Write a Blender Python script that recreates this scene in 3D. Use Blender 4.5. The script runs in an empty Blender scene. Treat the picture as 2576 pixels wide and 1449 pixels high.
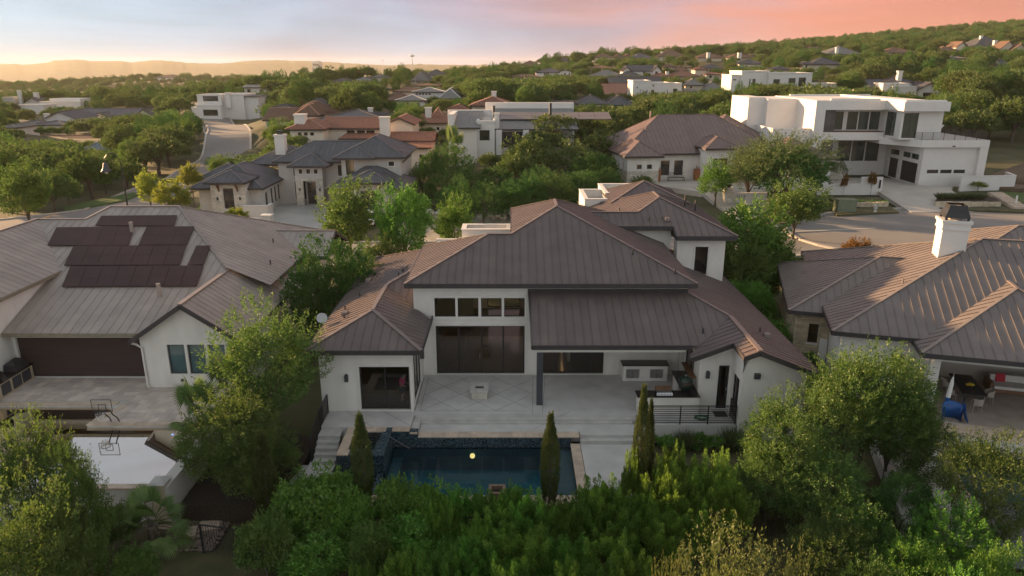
import bpy, math, random
import numpy as np
from mathutils import Vector, Matrix

# ------------------------------------------------------------------ camera, sky, sun, exposure
SC = bpy.context.scene
COL = SC.collection
cam_data = bpy.data.cameras.new('camera')
cam = bpy.data.objects.new('camera', cam_data)
COL.objects.link(cam)
cam.location = (0, 0, 17)
cam.rotation_euler = (math.radians(90 - 17.07), 0, 0)
cam_data.sensor_width = 36
cam_data.lens = 1820 / 2576 * 36
cam_data.clip_end = 20000
SC.camera = cam

SUN_EL = math.radians(11.0)
SUN_AZ = math.radians(-59.0)      # from +Y (away from the camera) towards -X (left)
SUN_DIR = Vector((math.sin(SUN_AZ) * math.cos(SUN_EL), math.cos(SUN_AZ) * math.cos(SUN_EL), math.sin(SUN_EL)))
world = bpy.data.worlds.new('World')
SC.world = world
world.use_nodes = True
wn, wl = world.node_tree.nodes, world.node_tree.links
wn.clear()
def W(t, **k):
    n = wn.new(t)
    for a, v in k.items():
        setattr(n, a, v)
    return n
w_out = W('ShaderNodeOutputWorld')
w_add = W('ShaderNodeAddShader')
w_sky = W('ShaderNodeTexSky', sky_type='NISHITA', sun_disc=False, sun_elevation=SUN_EL, sun_rotation=SUN_AZ,
          altitude=300, air_density=1.0, dust_density=0.8, ozone_density=3.0)
w_b1 = W('ShaderNodeBackground'); w_b1.inputs[1].default_value = 0.006
w_b2 = W('ShaderNodeBackground'); w_b2.inputs[1].default_value = 0.77
wl.new(w_sky.outputs[0], w_b1.inputs[0])
w_tc = W('ShaderNodeTexCoord')
w_sep = W('ShaderNodeSeparateXYZ')
wl.new(w_tc.outputs['Generated'], w_sep.inputs[0])
# thin high cloud streaks
w_map = W('ShaderNodeMapping'); w_map.inputs['Scale'].default_value = (1.3, 1.3, 9.0)
w_map.inputs['Rotation'].default_value = (0.0, 0.10, 0.0)
wl.new(w_tc.outputs['Generated'], w_map.inputs[0])
w_noi = W('ShaderNodeTexNoise'); w_noi.inputs['Scale'].default_value = 2.2; w_noi.inputs['Detail'].default_value = 5
w_noi.inputs['Roughness'].default_value = 0.5; w_noi.inputs['Distortion'].default_value = 0.5
wl.new(w_map.outputs[0], w_noi.inputs[0])
# the afterglow: pale blue in the west (left) through lilac to salmon low in the east (right), blue-grey overhead
w_m1 = W('ShaderNodeMath', operation='MULTIPLY_ADD'); w_m1.inputs[1].default_value = 0.60; w_m1.inputs[2].default_value = -0.30
wl.new(w_noi.outputs[0], w_m1.inputs[0])
w_m2 = W('ShaderNodeMath', operation='ADD'); wl.new(w_sep.outputs[0], w_m2.inputs[0]); wl.new(w_m1.outputs[0], w_m2.inputs[1])
w_m2b = W('ShaderNodeMath', operation='MULTIPLY_ADD'); w_m2b.inputs[1].default_value = 0.55
wl.new(w_sep.outputs[2], w_m2b.inputs[0]); wl.new(w_m2.outputs[0], w_m2b.inputs[2])
w_mr = W('ShaderNodeMapRange'); w_mr.inputs[1].default_value = -0.62; w_mr.inputs[2].default_value = 0.62
wl.new(w_m2b.outputs[0], w_mr.inputs[0])
w_rmp = W('ShaderNodeValToRGB')
cr = w_rmp.color_ramp
cr.interpolation = 'B_SPLINE'
stops = [(0.0, (0.215, 0.285, 0.355)), (0.25, (0.22, 0.272, 0.345)), (0.42, (0.195, 0.20, 0.255)), (0.56, (0.205, 0.165, 0.21)),
         (0.68, (0.29, 0.165, 0.165)), (0.82, (0.40, 0.14, 0.085)), (1.0, (0.34, 0.13, 0.095))]
cr.elements[0].position, cr.elements[0].color = stops[0][0], (*stops[0][1], 1)
cr.elements[1].position, cr.elements[1].color = stops[-1][0], (*stops[-1][1], 1)
for p_, c_ in stops[1:-1]:
    e_ = cr.elements.new(p_); e_.color = (*c_, 1)
wl.new(w_mr.outputs[0], w_rmp.inputs[0])
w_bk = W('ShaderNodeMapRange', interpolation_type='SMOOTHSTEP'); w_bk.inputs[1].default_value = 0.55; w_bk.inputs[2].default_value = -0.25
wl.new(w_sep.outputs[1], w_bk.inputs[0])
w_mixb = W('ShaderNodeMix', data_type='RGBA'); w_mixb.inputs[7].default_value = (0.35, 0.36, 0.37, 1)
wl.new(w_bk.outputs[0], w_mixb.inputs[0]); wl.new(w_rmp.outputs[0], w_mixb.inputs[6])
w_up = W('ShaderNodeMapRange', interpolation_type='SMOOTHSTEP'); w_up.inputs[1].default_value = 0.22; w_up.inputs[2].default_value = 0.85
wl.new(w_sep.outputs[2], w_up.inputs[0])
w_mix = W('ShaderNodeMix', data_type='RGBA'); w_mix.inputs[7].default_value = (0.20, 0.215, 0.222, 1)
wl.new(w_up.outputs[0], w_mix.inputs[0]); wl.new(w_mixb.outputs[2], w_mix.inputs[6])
w_n2 = W('ShaderNodeTexNoise'); w_n2.inputs['Scale'].default_value = 3.1; w_n2.inputs['Detail'].default_value = 6; w_n2.inputs['Roughness'].default_value = 0.55; w_n2.inputs['Distortion'].default_value = 0.8
w_map2 = W('ShaderNodeMapping'); w_map2.inputs['Scale'].default_value = (1.0, 1.0, 7.0); w_map2.inputs['Rotation'].default_value = (0.0, 0.14, 0.0); w_map2.inputs['Location'].default_value = (3.1, 0.7, 0.0)
wl.new(w_tc.outputs['Generated'], w_map2.inputs[0]); wl.new(w_map2.outputs[0], w_n2.inputs[0])
w_cl = W('ShaderNodeMapRange'); w_cl.inputs[1].default_value = 0.3; w_cl.inputs[2].default_value = 0.7; w_cl.inputs[3].default_value = 0.84; w_cl.inputs[4].default_value = 1.13
wl.new(w_n2.outputs[0], w_cl.inputs[0])
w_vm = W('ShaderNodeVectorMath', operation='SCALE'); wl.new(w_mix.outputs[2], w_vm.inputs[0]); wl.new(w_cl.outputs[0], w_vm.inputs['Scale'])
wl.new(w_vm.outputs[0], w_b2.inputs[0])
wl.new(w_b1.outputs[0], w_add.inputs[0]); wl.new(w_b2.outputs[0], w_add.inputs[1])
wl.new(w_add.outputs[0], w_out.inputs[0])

sun_data = bpy.data.lights.new('sun', 'SUN')
sun_data.energy = 5.0
sun_data.angle = math.radians(1.2)
sun_data.color = (1.0, 0.61, 0.31)
sun = bpy.data.objects.new('sun', sun_data)
COL.objects.link(sun)
sun.rotation_euler = (-SUN_DIR).to_track_quat('-Z', 'Y').to_euler()

vs = SC.view_settings
vs.view_transform = 'Standard'; vs.look = 'None'; vs.exposure = 1.5; vs.gamma = 1.0; vs.use_curve_mapping = False
SC.cycles.max_bounces = 6
SC.cycles.diffuse_bounces = 3
SC.cycles.glossy_bounces = 3
SC.cycles.transmission_bounces = 4
SC.cycles.transparent_max_bounces = 8
SC.cycles.volume_bounces = 1
SC.cycles.use_denoising = True

# ------------------------------------------------------------------ helpers
rnd = random.Random(7)
def tag(o, label=None, cat=None, group=None, kind=None):
    if label: o['label'] = label
    if cat: o['category'] = cat
    if group: o['group'] = group
    if kind: o['kind'] = kind
    return o
def empty(name, loc=(0, 0, 0), rz=0.0, parent=None):
    o = bpy.data.objects.new(name, None); COL.objects.link(o)
    o.location = loc; o.rotation_euler = (0, 0, rz); o.empty_display_size = 0.2
    if parent: o.parent = parent
    return o
def link(name, me, m=None, parent=None):
    o = bpy.data.objects.new(name, me); COL.objects.link(o)
    if m is not None and len(me.materials) == 0: me.materials.append(m)
    if parent: o.parent = parent
    return o
class MB:
    """collects shapes into one mesh"""
    def __init__(s): s.v = []; s.f = []
    def add(s, vs_, fs_):
        b = len(s.v); s.v += [tuple(v) for v in vs_]; s.f += [tuple(i + b for i in f) for f in fs_]; return s
    def box(s, x0, x1, y0, y1, z0, z1):
        return s.add([(x0,y0,z0),(x1,y0,z0),(x1,y1,z0),(x0,y1,z0),(x0,y0,z1),(x1,y0,z1),(x1,y1,z1),(x0,y1,z1)],
                     [(3,2,1,0),(4,5,6,7),(0,1,5,4),(1,2,6,5),(2,3,7,6),(3,0,4,7)])
    def prism(s, poly, z0, z1):
        n = len(poly)
        v = [(p[0],p[1],z0) for p in poly] + [(p[0],p[1],z1) for p in poly]
        f = [tuple(range(n-1,-1,-1)), tuple(range(n,2*n))] + [(i,(i+1)%n,(i+1)%n+n,i+n) for i in range(n)]
        return s.add(v, f)
    def slab(s, poly3, thick):
        """a flat polygon in space, thickened downwards along its normal"""
        P = [Vector(p) for p in poly3]; n = nrm(P)
        Q = [p - n*thick for p in P]; k = len(P)
        return s.add(P + Q, [tuple(range(k)), tuple(range(2*k-1,k-1,-1))] + [((i+1)%k,i,i+k,(i+1)%k+k) for i in range(k)])
    def beam(s, a, b, w, h, up=(0,0,1)):
        """bar of width w and height h from a to b"""
        a, b = Vector(a), Vector(b); d = (b-a).normalized(); u = Vector(up)
        sd = d.cross(u)
        if sd.length < 1e-5: sd = d.cross(Vector((1,0,0)))
        sd.normalize(); u = sd.cross(d).normalized()
        v = []
        for p in (a, b):
            for sx, sz in ((-1,-1),(1,-1),(1,1),(-1,1)): v.append(p + sd*(w/2*sx) + u*(h/2*sz))
        return s.add(v, [(0,1,2,3),(7,6,5,4),(4,5,1,0),(5,6,2,1),(6,7,3,2),(7,4,0,3)])
    def tube(s, path, r, n=8, cap=True):
        P = [Vector(p) for p in path]; k = len(P)
        R = list(r) if hasattr(r, '__len__') else [r]*k
        v = []; 
        for i, p in enumerate(P):
            d = (P[min(i+1,k-1)] - P[max(i-1,0)]).normalized()
            a = d.cross(Vector((0,0,1)) if abs(d.z) < .95 else Vector((1,0,0))).normalized(); b = d.cross(a)
            for j in range(n):
                t = 2*math.pi*j/n; v.append(p + a*(math.cos(t)*R[i]) + b*(math.sin(t)*R[i]))
        f = [(i*n+j, i*n+(j+1)%n, (i+1)*n+(j+1)%n, (i+1)*n+j) for i in range(k-1) for j in range(n)]
        if cap: f += [tuple(range(n-1,-1,-1)), tuple(range((k-1)*n, k*n))]
        return s.add(v, f)
    def lathe(s, c, prof, n=16, sy=1.0):
        v = []; k = len(prof)
        for r, z in prof:
            for j in range(n):
                t = 2*math.pi*j/n; v.append((c[0]+r*math.cos(t), c[1]+r*math.sin(t)*sy, c[2]+z))
        f = [(i*n+j, i*n+(j+1)%n, (i+1)*n+(j+1)%n, (i+1)*n+j) for i in range(k-1) for j in range(n)]
        f += [tuple(range(n-1,-1,-1)), tuple(range((k-1)*n, k*n))]
        return s.add(v, f)
    def build(s, name, m, parent=None, smooth=False):
        me = bpy.data.meshes.new(name); me.from_pydata(s.v, [], s.f); me.update()
        if smooth: me.polygons.foreach_set('use_smooth', [True]*len(me.polygons))
        return link(name, me, m, parent)
def nrm(P):
    n = Vector((0,0,0)); k = len(P)
    for i in range(k):
        a, b = P[i], P[(i+1)%k]
        n += Vector(((a.y-b.y)*(a.z+b.z), (a.z-b.z)*(a.x+b.x), (a.x-b.x)*(a.y+b.y)))
    return n.normalized()
def box(name, m, parent, *d): return MB().box(*d).build(name, m, parent)
def copy_tree(o, parent=None):
    c = o.copy(); COL.objects.link(c); c.parent = parent
    for ch in o.children: copy_tree(ch, c)
    return c
# a picture point at a known distance, as a place in the world (used for far things)
_F, _cx, _cy, _p = 1820., 1288., 724.5, math.radians(17.07)
def ray(x, y):
    u, v = (x-_cx)/_F, (y-_cy)/_F
    return u, math.cos(_p)-v*math.sin(_p), -(math.sin(_p)+v*math.cos(_p))
def at(x, y, Y):
    r = ray(x, y); t = Y/r[1]; return Vector((r[0]*t, Y, 17+r[2]*t))
def atz(x, y, z):
    r = ray(x, y); t = (z-17)/r[2]; return Vector((r[0]*t, r[1]*t, z))

# ------------------------------------------------------------------ materials
def mat(name, col, rough=0.6, var=0.12, scale=6.0, bump=0.0, bscale=40.0, metal=0.0, spec=0.5, col2=None, detail=4, sc3=None, island=0.0):
    m = bpy.data.materials.new(name); m.use_nodes = True
    N, L = m.node_tree.nodes, m.node_tree.links
    b = N['Principled BSDF']
    b.inputs['Roughness'].default_value = rough; b.inputs['Metallic'].default_value = metal
    b.inputs['Specular IOR Level'].default_value = spec
    tc = N.new('ShaderNodeTexCoord'); mp = N.new('ShaderNodeMapping'); L.new(tc.outputs['Object'], mp.inputs[0])
    if sc3: mp.inputs['Scale'].default_value = sc3
    no = N.new('ShaderNodeTexNoise'); no.inputs['Scale'].default_value = scale; no.inputs['Detail'].default_value = detail
    L.new(mp.outputs[0], no.inputs[0])
    mx = N.new('ShaderNodeMix'); mx.data_type = 'RGBA'
    c2 = col2 or tuple(min(1, c*(1+var)) for c in col); c1 = col if col2 else tuple(c*(1-var) for c in col)
    mx.inputs[6].default_value = (*c1, 1); mx.inputs[7].default_value = (*c2, 1)
    mr = N.new('ShaderNodeMapRange'); mr.inputs[1].default_value = 0.32; mr.inputs[2].default_value = 0.68
    L.new(no.outputs[0], mr.inputs[0])
    src = mr.outputs[0]
    L.new(src, mx.inputs[0])
    out = mx.outputs[2]
    if island:
        oi = N.new('ShaderNodeObjectInfo'); h = N.new('ShaderNodeHueSaturation')
        m2 = N.new('ShaderNodeMapRange'); m2.inputs[3].default_value = 1-island; m2.inputs[4].default_value = 1+island
        L.new(oi.outputs['Random'], m2.inputs[0]); L.new(m2.outputs[0], h.inputs['Value']); L.new(out, h.inputs['Color']); out = h.outputs[0]
    L.new(out, b.inputs['Base Color'])
    if bump:
        n2 = N.new('ShaderNodeTexNoise'); n2.inputs['Scale'].default_value = bscale; n2.inputs['Detail'].default_value = 3
        L.new(mp.outputs[0], n2.inputs[0])
        bp = N.new('ShaderNodeBump'); bp.inputs['Strength'].default_value = bump; bp.inputs['Distance'].default_value = 0.02
        L.new(n2.outputs[0], bp.inputs['Height']); L.new(bp.outputs[0], b.inputs['Normal'])
    return m
def leaf_mat(name, c1, c2, trans=0.35, rough=0.55, obj_var=0.12):
    m = bpy.data.materials.new(name); m.use_nodes = True
    N, L = m.node_tree.nodes, m.node_tree.links
    N.remove(N['Principled BSDF'])
    g = N.new('ShaderNodeNewGeometry'); mx = N.new('ShaderNodeMix'); mx.data_type = 'RGBA'
    mx.inputs[6].default_value = (*c1, 1); mx.inputs[7].default_value = (*c2, 1)
    tc = N.new('ShaderNodeTexCoord'); no = N.new('ShaderNodeTexNoise'); no.inputs['Scale'].default_value = 1.0
    L.new(tc.outputs['Object'], no.inputs[0])
    ad = N.new('ShaderNodeMath'); ad.operation = 'MULTIPLY_ADD'; ad.inputs[1].default_value = 0.55
    sb = N.new('ShaderNodeMath'); sb.operation = 'MULTIPLY_ADD'; sb.inputs[1].default_value = 1.5; sb.inputs[2].default_value = -0.5
    L.new(no.outputs[0], sb.inputs[0]); L.new(g.outputs['Random Per Island'], ad.inputs[0]); L.new(sb.outputs[0], ad.inputs[2])
    L.new(ad.outputs[0], mx.inputs[0])
    oi = N.new('ShaderNodeObjectInfo'); h = N.new('ShaderNodeHueSaturation')
    m2 = N.new('ShaderNodeMapRange'); m2.inputs[3].default_value = 1-obj_var; m2.inputs[4].default_value = 1+obj_var
    m3 = N.new('ShaderNodeMapRange'); m3.inputs[3].default_value = 0.485; m3.inputs[4].default_value = 0.512
    L.new(oi.outputs['Random'], m2.inputs[0]); L.new(oi.outputs['Random'], m3.inputs[0])
    L.new(m2.outputs[0], h.inputs['Value']); L.new(m3.outputs[0], h.inputs['Hue']); L.new(mx.outputs[2], h.inputs['Color'])
    d = N.new('ShaderNodeBsdfDiffuse'); t = N.new('ShaderNodeBsdfTranslucent'); s1 = N.new('ShaderNodeMixShader'); s1.inputs[0].default_value = min(.55, trans*1.3)
    gl = N.new('ShaderNodeBsdfGlossy'); gl.inputs['Roughness'].default_value = rough; s2 = N.new('ShaderNodeMixShader'); s2.inputs[0].default_value = 0.035
    L.new(h.outputs[0], d.inputs[0]); L.new(h.outputs[0], t.inputs[0])
    L.new(d.outputs[0], s1.inputs[1]); L.new(t.outputs[0], s1.inputs[2]); L.new(s1.outputs[0], s2.inputs[1]); L.new(gl.outputs[0], s2.inputs[2])
    L.new(s2.outputs[0], N['Material Output'].inputs[0])
    return m
def glass_mat(name, tint, refl_ior=1.55, rough=0.02, base=0.04):
    """thin pane: sees through with a tint, mirrors by angle"""
    m = bpy.data.materials.new(name); m.use_nodes = True
    N, L = m.node_tree.nodes, m.node_tree.links
    N.remove(N['Principled BSDF'])
    t = N.new('ShaderNodeBsdfTransparent'); t.inputs[0].default_value = (*tint, 1)
    g = N.new('ShaderNodeBsdfGlossy'); g.inputs['Roughness'].default_value = rough
    f = N.new('ShaderNodeFresnel'); f.inputs[0].default_value = refl_ior
    a = N.new('ShaderNodeMath'); a.operation = 'ADD'; a.use_clamp = True; a.inputs[1].default_value = base
    L.new(f.outputs[0], a.inputs[0])
    x = N.new('ShaderNodeMixShader'); L.new(a.outputs[0], x.inputs[0]); L.new(t.outputs[0], x.inputs[1]); L.new(g.outputs[0], x.inputs[2])
    L.new(x.outputs[0], N['Material Output'].inputs[0])
    return m
def water_mat(name, tint, ior, base, ripple=0.02, scale=2.0):
    m = glass_mat(name, tint, ior, 0.01, base)
    N, L = m.node_tree.nodes, m.node_tree.links
    tc = N.new('ShaderNodeTexCoord'); no = N.new('ShaderNodeTexNoise'); no.inputs['Scale'].default_value = scale; no.inputs['Detail'].default_value = 2
    L.new(tc.outputs['Object'], no.inputs[0])
    bp = N.new('ShaderNodeBump'); bp.inputs['Strength'].default_value = ripple; bp.inputs['Distance'].default_value = 0.05
    L.new(no.outputs[0], bp.inputs['Height'])
    for n in N:
        if n.type in ('BSDF_GLOSSY', 'FRESNEL'): L.new(bp.outputs[0], n.inputs['Normal'])
    return m
def emit_mat(name, col, e):
    m = bpy.data.materials.new(name); m.use_nodes = True
    b = m.node_tree.nodes['Principled BSDF']
    b.inputs['Base Color'].default_value = (*col, 1); b.inputs['Emission Color'].default_value = (*col, 1); b.inputs['Emission Strength'].default_value = e
    return m
def mosaic_mat(name):
    m = bpy.data.materials.new(name); m.use_nodes = True
    N, L = m.node_tree.nodes, m.node_tree.links; b = N['Principled BSDF']; b.inputs['Roughness'].default_value = 0.25
    tc = N.new('ShaderNodeTexCoord'); v = N.new('ShaderNodeTexVoronoi'); v.inputs['Scale'].default_value = 24.0; L.new(tc.outputs['Object'], v.inputs[0])
    r = N.new('ShaderNodeValToRGB'); r.color_ramp.interpolation = 'CONSTANT'
    e = r.color_ramp.elements; e[0].position = 0; e[0].color = (0.012,0.024,0.032,1); e[1].position = .4; e[1].color = (0.026,0.055,0.075,1)
    q = e.new(.7); q.color = (0.05,0.095,0.12,1); q = e.new(.88); q.color = (0.10,0.15,0.18,1)
    sx = N.new('ShaderNodeSeparateColor'); L.new(v.outputs['Color'], sx.inputs[0]); L.new(sx.outputs[0], r.inputs[0]); L.new(r.outputs[0], b.inputs['Base Color'])
    return m
M = {}
M['stucco'] = mat('stucco', (0.74,0.71,0.66), 0.85, 0.07, 1.3, 0.25, 60, sc3=(1.2,1.2,.45), detail=7)
M['stucco_white'] = mat('stucco_white', (0.68,0.655,0.62), 0.85, 0.04, 1.0, 0.2, 60)
M['stucco_grey'] = mat('stucco_grey', (0.56,0.535,0.50), 0.85, 0.05, 1.0, 0.2, 60)
M['stucco_cream'] = mat('stucco_cream', (0.66,0.58,0.46), 0.85, 0.06, 1.0, 0.2, 60)
M['trim'] = mat('trim', (0.70,0.675,0.63), 0.7, 0.04, 2.0)
M['roof'] = mat('roof_metal_bronze', (0.142,0.115,0.110), 0.42, 0.10, 0.9, 0.04, 3.0, 0.0, 0.15, island=0.06)
M['roof_cap'] = mat('roof_cap_bronze', (0.20,0.165,0.155), 0.4, 0.08, 1.5, 0, 3, 0.0, 0.2)
M['roof_grey'] = mat('roof_metal_slate', (0.10,0.104,0.115), 0.42, 0.10, 0.9, 0.04, 3.0, 0.0, 0.15, island=0.06)
M['roof_pale'] = mat('roof_metal_pale', (0.21,0.215,0.21), 0.5, 0.08, 0.9, 0.03, 3.0, 0.0, 0.15, island=0.05)
M['roof_taupe'] = mat('roof_metal_taupe', (0.34,0.295,0.265), 0.42, 0.10, 0.9, 0.04, 3.0, 0.0, 0.15, island=0.06)
M['roof_brown'] = mat('roof_metal_brown', (0.20,0.15,0.14), 0.45, 0.08, 0.9, 0.03, 3.0, 0.0, 0.15, island=0.05)
M['fascia'] = mat('fascia', (0.045,0.04,0.042), 0.5, 0.1, 3)
M['soffit'] = mat('soffit', (0.16,0.13,0.11), 0.7, 0.1, 3)
M['dark'] = mat('dark_bronze_metal', (0.022,0.022,0.024), 0.4, 0.1, 3)
M['black'] = mat('black_metal', (0.015,0.017,0.022), 0.45, 0.1, 3)
M['steelblue'] = mat('column_paint', (0.055,0.057,0.068), 0.45, 0.08, 3)
M['concrete'] = mat('patio_concrete', (0.45,0.435,0.42), 0.75, 0.0, 1.1, 0.12, 25, col2=(0.56,0.545,0.525), detail=8)
M['stepconc'] = mat('step_concrete', (0.40,0.39,0.37), 0.8, 0.0, 2.0, 0.15, 25, col2=(0.52,0.505,0.48), detail=8)
M['coping'] = mat('travertine', (0.50,0.40,0.31), 0.7, 0.14, 2.5, 0.15, 30, island=0.10)
M['mosaic'] = mosaic_mat('glass_mosaic')
M['pool_floor'] = mat('pool_plaster', (0.03,0.155,0.20), 0.6, 0.15, 1.5)
M['pool_shelf'] = mat('pool_shelf_plaster', (0.16,0.17,0.18), 0.6, 0.12, 1.5)
M['water'] = water_mat('pool_water', (0.62,0.82,0.86), 1.36, 0.0, 0.05, 2.2)
M['water_l'] = water_mat('still_pool_water', (0.35,0.62,0.68), 1.9, 0.52, 0.012, 1.2)
for n_ in M['water_l'].node_tree.nodes:
    if n_.type == 'BSDF_GLOSSY': n_.inputs[0].default_value = (1.0, 0.90, 0.77, 1)  # cream of the reflected sky is put into the gloss colour
M['glass'] = glass_mat('window_glass', (0.62,0.64,0.62), 1.5, 0.02, 0.06)
M['glass_far'] = mat('far_window_glass', (0.03,0.035,0.035), 0.08, 0.2, 1.0, spec=0.8)
M['glass_green'] = mat('tinted_window_glass', (0.05,0.07,0.062), 0.06, 0.2, 0.6, spec=0.9)
M['floor_in'] = mat('interior_floor', (0.17,0.16,0.135), 0.12, 0.15, 2.5, sc3=(1,8,1), spec=1.0)
M['wall_in'] = mat('interior_wall', (0.45,0.41,0.36), 0.9, 0.05, 1.0)
M['wood'] = mat('wood', (0.16,0.08,0.04), 0.6, 0.25, 3, sc3=(1,6,1))
M['granite'] = mat('granite', (0.02,0.018,0.018), 0.22, 0.4, 30)
M['steel'] = mat('stainless', (0.45,0.45,0.45), 0.3, 0.08, 3, metal=0.9)
M['lantern'] = mat('lantern_metal', (0.05,0.055,0.065), 0.5, 0.1, 3)
M['bark'] = mat('bark', (0.10,0.08,0.06), 0.9, 0.3, 8, 0.6, 20)
M['mulch'] = mat('mulch', (0.035,0.026,0.018), 0.95, 0.5, 10, 0.6, 30)
M['asphalt'] = mat('asphalt', (0.19,0.18,0.168), 0.9, 0.0, 0.12, 0.15, 30, col2=(0.25,0.235,0.22), detail=9)
M['kerb'] = mat('kerb_concrete', (0.40,0.375,0.34), 0.85, 0.1, 3, 0.1, 20)
M['drive'] = mat('driveway_concrete', (0.42,0.375,0.325), 0.85, 0.0, 0.35, 0.1, 25, col2=(0.52,0.475,0.42), detail=8)
M['drive_grey'] = mat('driveway_grey', (0.33,0.325,0.30), 0.85, 0.0, 0.35, 0.1, 25, col2=(0.42,0.41,0.385), detail=8)
M['stone'] = mat('limestone', (0.56,0.52,0.45), 0.9, 0.14, 3.0, 0.5, 12, island=0.14)
M['stone_y'] = mat('limestone_cream', (0.50,0.42,0.30), 0.9, 0.16, 3.0, 0.5, 12, island=0.16)
M['paver'] = mat('travertine_paver', (0.55,0.475,0.42), 0.8, 0.14, 1.6, 0.15, 18, island=0.16)
M['lawn'] = None
# ------------------------------------------------------------------ building kit
def clip(poly, k, c, keep_gt):
    out = []; n = len(poly)
    for i in range(n):
        a, b = poly[i], poly[(i+1)%n]
        ina, inb = ((a[k] >= c) == keep_gt) or a[k] == c, ((b[k] >= c) == keep_gt) or b[k] == c
        if ina: out.append(a)
        if ina != inb:
            t = (c-a[k])/(b[k]-a[k]); out.append(tuple(a[j]+(b[j]-a[j])*t for j in range(2)))
    return out
def roof_plane(parent, poly, m, sp=0.45, rw=0.028, rh=0.03, thick=0.03, phase=0.0, name='roof_panel', join=None):
    """a sloping plane of standing-seam pans: each pan is an object with its raised seam"""
    P = [Vector(p) for p in poly]; n = nrm(P)
    if n.z < 0: P.reverse(); n = -n
    o = P[0]
    d = Vector((n.x, n.y, 0))
    if d.length < 1e-6: d = Vector((0,-1,0))
    d.normalize(); d = (d - n*d.dot(n)).normalized(); a = d.cross(n).normalized()
    q = [((p-o).dot(a), (p-o).dot(d)) for p in P]
    a0, a1 = min(x[0] for x in q), max(x[0] for x in q)
    k0 = math.floor((a0-phase)/sp)
    objs = []
    for k in range(k0, int(math.ceil((a1-phase)/sp))):
        lo, hi = k*sp+phase, (k+1)*sp+phase
        s = clip(clip(q, 0, lo, True), 0, hi, False)
        if len(s) < 3: continue
        if max(x[0] for x in s)-min(x[0] for x in s) < 0.02: continue
        mb = join if join is not None else MB()
        T = [o + a*x + d*y for x, y in s]
        kk = len(T)
        mb.add(T + [t - n*thick for t in T], [tuple(range(kk)), tuple(range(2*kk-1,kk-1,-1))] + [((i+1)%kk,i,i+kk,(i+1)%kk+kk) for i in range(kk)])
        ys = [y for x, y in s if abs(x-lo) < 1e-4]
        if len(ys) >= 2 and max(ys)-min(ys) > 0.05 and rh > 0:
            x = lo
            A, B = o + a*x + d*min(ys), o + a*x + d*max(ys)
            mb.beam(A + n*(rh/2), B + n*(rh/2), rw, rh, up=n)
        if join is None: objs.append(mb.build(name, m, parent))
    return objs
def cap(parent, pts, m, w=0.16, h=0.05, lift=0.04, name='ridge_cap'):
    mb = MB()
    for A, B in zip(pts[:-1], pts[1:]): mb.beam(Vector(A)+Vector((0,0,lift)), Vector(B)+Vector((0,0,lift)), w, h)
    return mb.build(name, m, parent)
def fascia(parent, pts, m, h=0.24, w=0.07, closed=False, name='fascia'):
    mb = MB(); pts = list(pts) + ([pts[0]] if closed else [])
    for A, B in zip(pts[:-1], pts[1:]):
        mb.beam(Vector(A)-Vector((0,0,h/2-0.015)), Vector(B)-Vector((0,0,h/2-0.015)), w, h)
    return mb.build(name, m, parent)
def hip_roof(parent, x0, x1, y0, y1, ze, s, m, capm, fm, sp=0.45, rh=0.03, gable=(), soffit=True, caps=True, fh=0.24, name='roof_panel', skip=()):
    """hip roof over a rectangle; gable: sides ('x0','x1','y0','y1') that end in a gable"""
    w, dp = x1-x0, y1-y0
    c = [(x0,y0,ze),(x1,y0,ze),(x1,y1,ze),(x0,y1,ze)]
    if w >= dp:
        h = dp/2; zr = ze+s*h; ym = (y0+y1)/2
        R0 = (x0 if 'x0' in gable else x0+h, ym, zr); R1 = (x1 if 'x1' in gable else x1-h, ym, zr)
        planes = {'y0': [c[0],c[1],R1,R0], 'y1': [c[2],c[3],R0,R1], 'x0': [c[3],c[0],R0], 'x1': [c[1],c[2],R1]}
    else:
        h = w/2; zr = ze+s*h; xm = (x0+x1)/2
        R0 = (xm, y0 if 'y0' in gable else y0+h, zr); R1 = (xm, y1 if 'y1' in gable else y1-h, zr)
        planes = {'x0': [c[3],c[0],R0,R1], 'x1': [c[1],c[2],R1,R0], 'y0': [c[0],c[1],R0], 'y1': [c[2],c[3],R1]}
    for k, pl in planes.items():
        if k in gable or k in skip: continue
        roof_plane(parent, pl, m, sp, rh=rh, name=name)
    if caps:
        cap(parent, [R0, R1], capm)
        for k, pl in planes.items():
            pass
        if w >= dp:
            if 'x0' not in gable: cap(parent, [c[0], R0, c[3]], capm, name='hip_cap')
            if 'x1' not in gable: cap(parent, [c[1], R1, c[2]], capm, name='hip_cap')
        else:
            if 'y0' not in gable: cap(parent, [c[0], R0, c[1]], capm, name='hip_cap')
            if 'y1' not in gable: cap(parent, [c[2], R1, c[3]], capm, name='hip_cap')
    if fm is not None:
        E = [('y0',c[0],c[1]),('x1',c[1],c[2]),('y1',c[2],c[3]),('x0',c[3],c[0])]
        for k, A, B in E:
            if k in gable:
                R = {'x0':R0,'x1':R1,'y0':R0,'y1':R1}[k]; fascia(parent, [A, R, B], fm, fh)
            elif k not in skip: fascia(parent, [A, B], fm, fh)
        if soffit: MB().box(x0+.02, x1-.02, y0+.02, y1-.02, ze-fh-.01, ze-fh+.03).build('soffit', M['soffit'], parent)
    return zr, R0, R1
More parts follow.
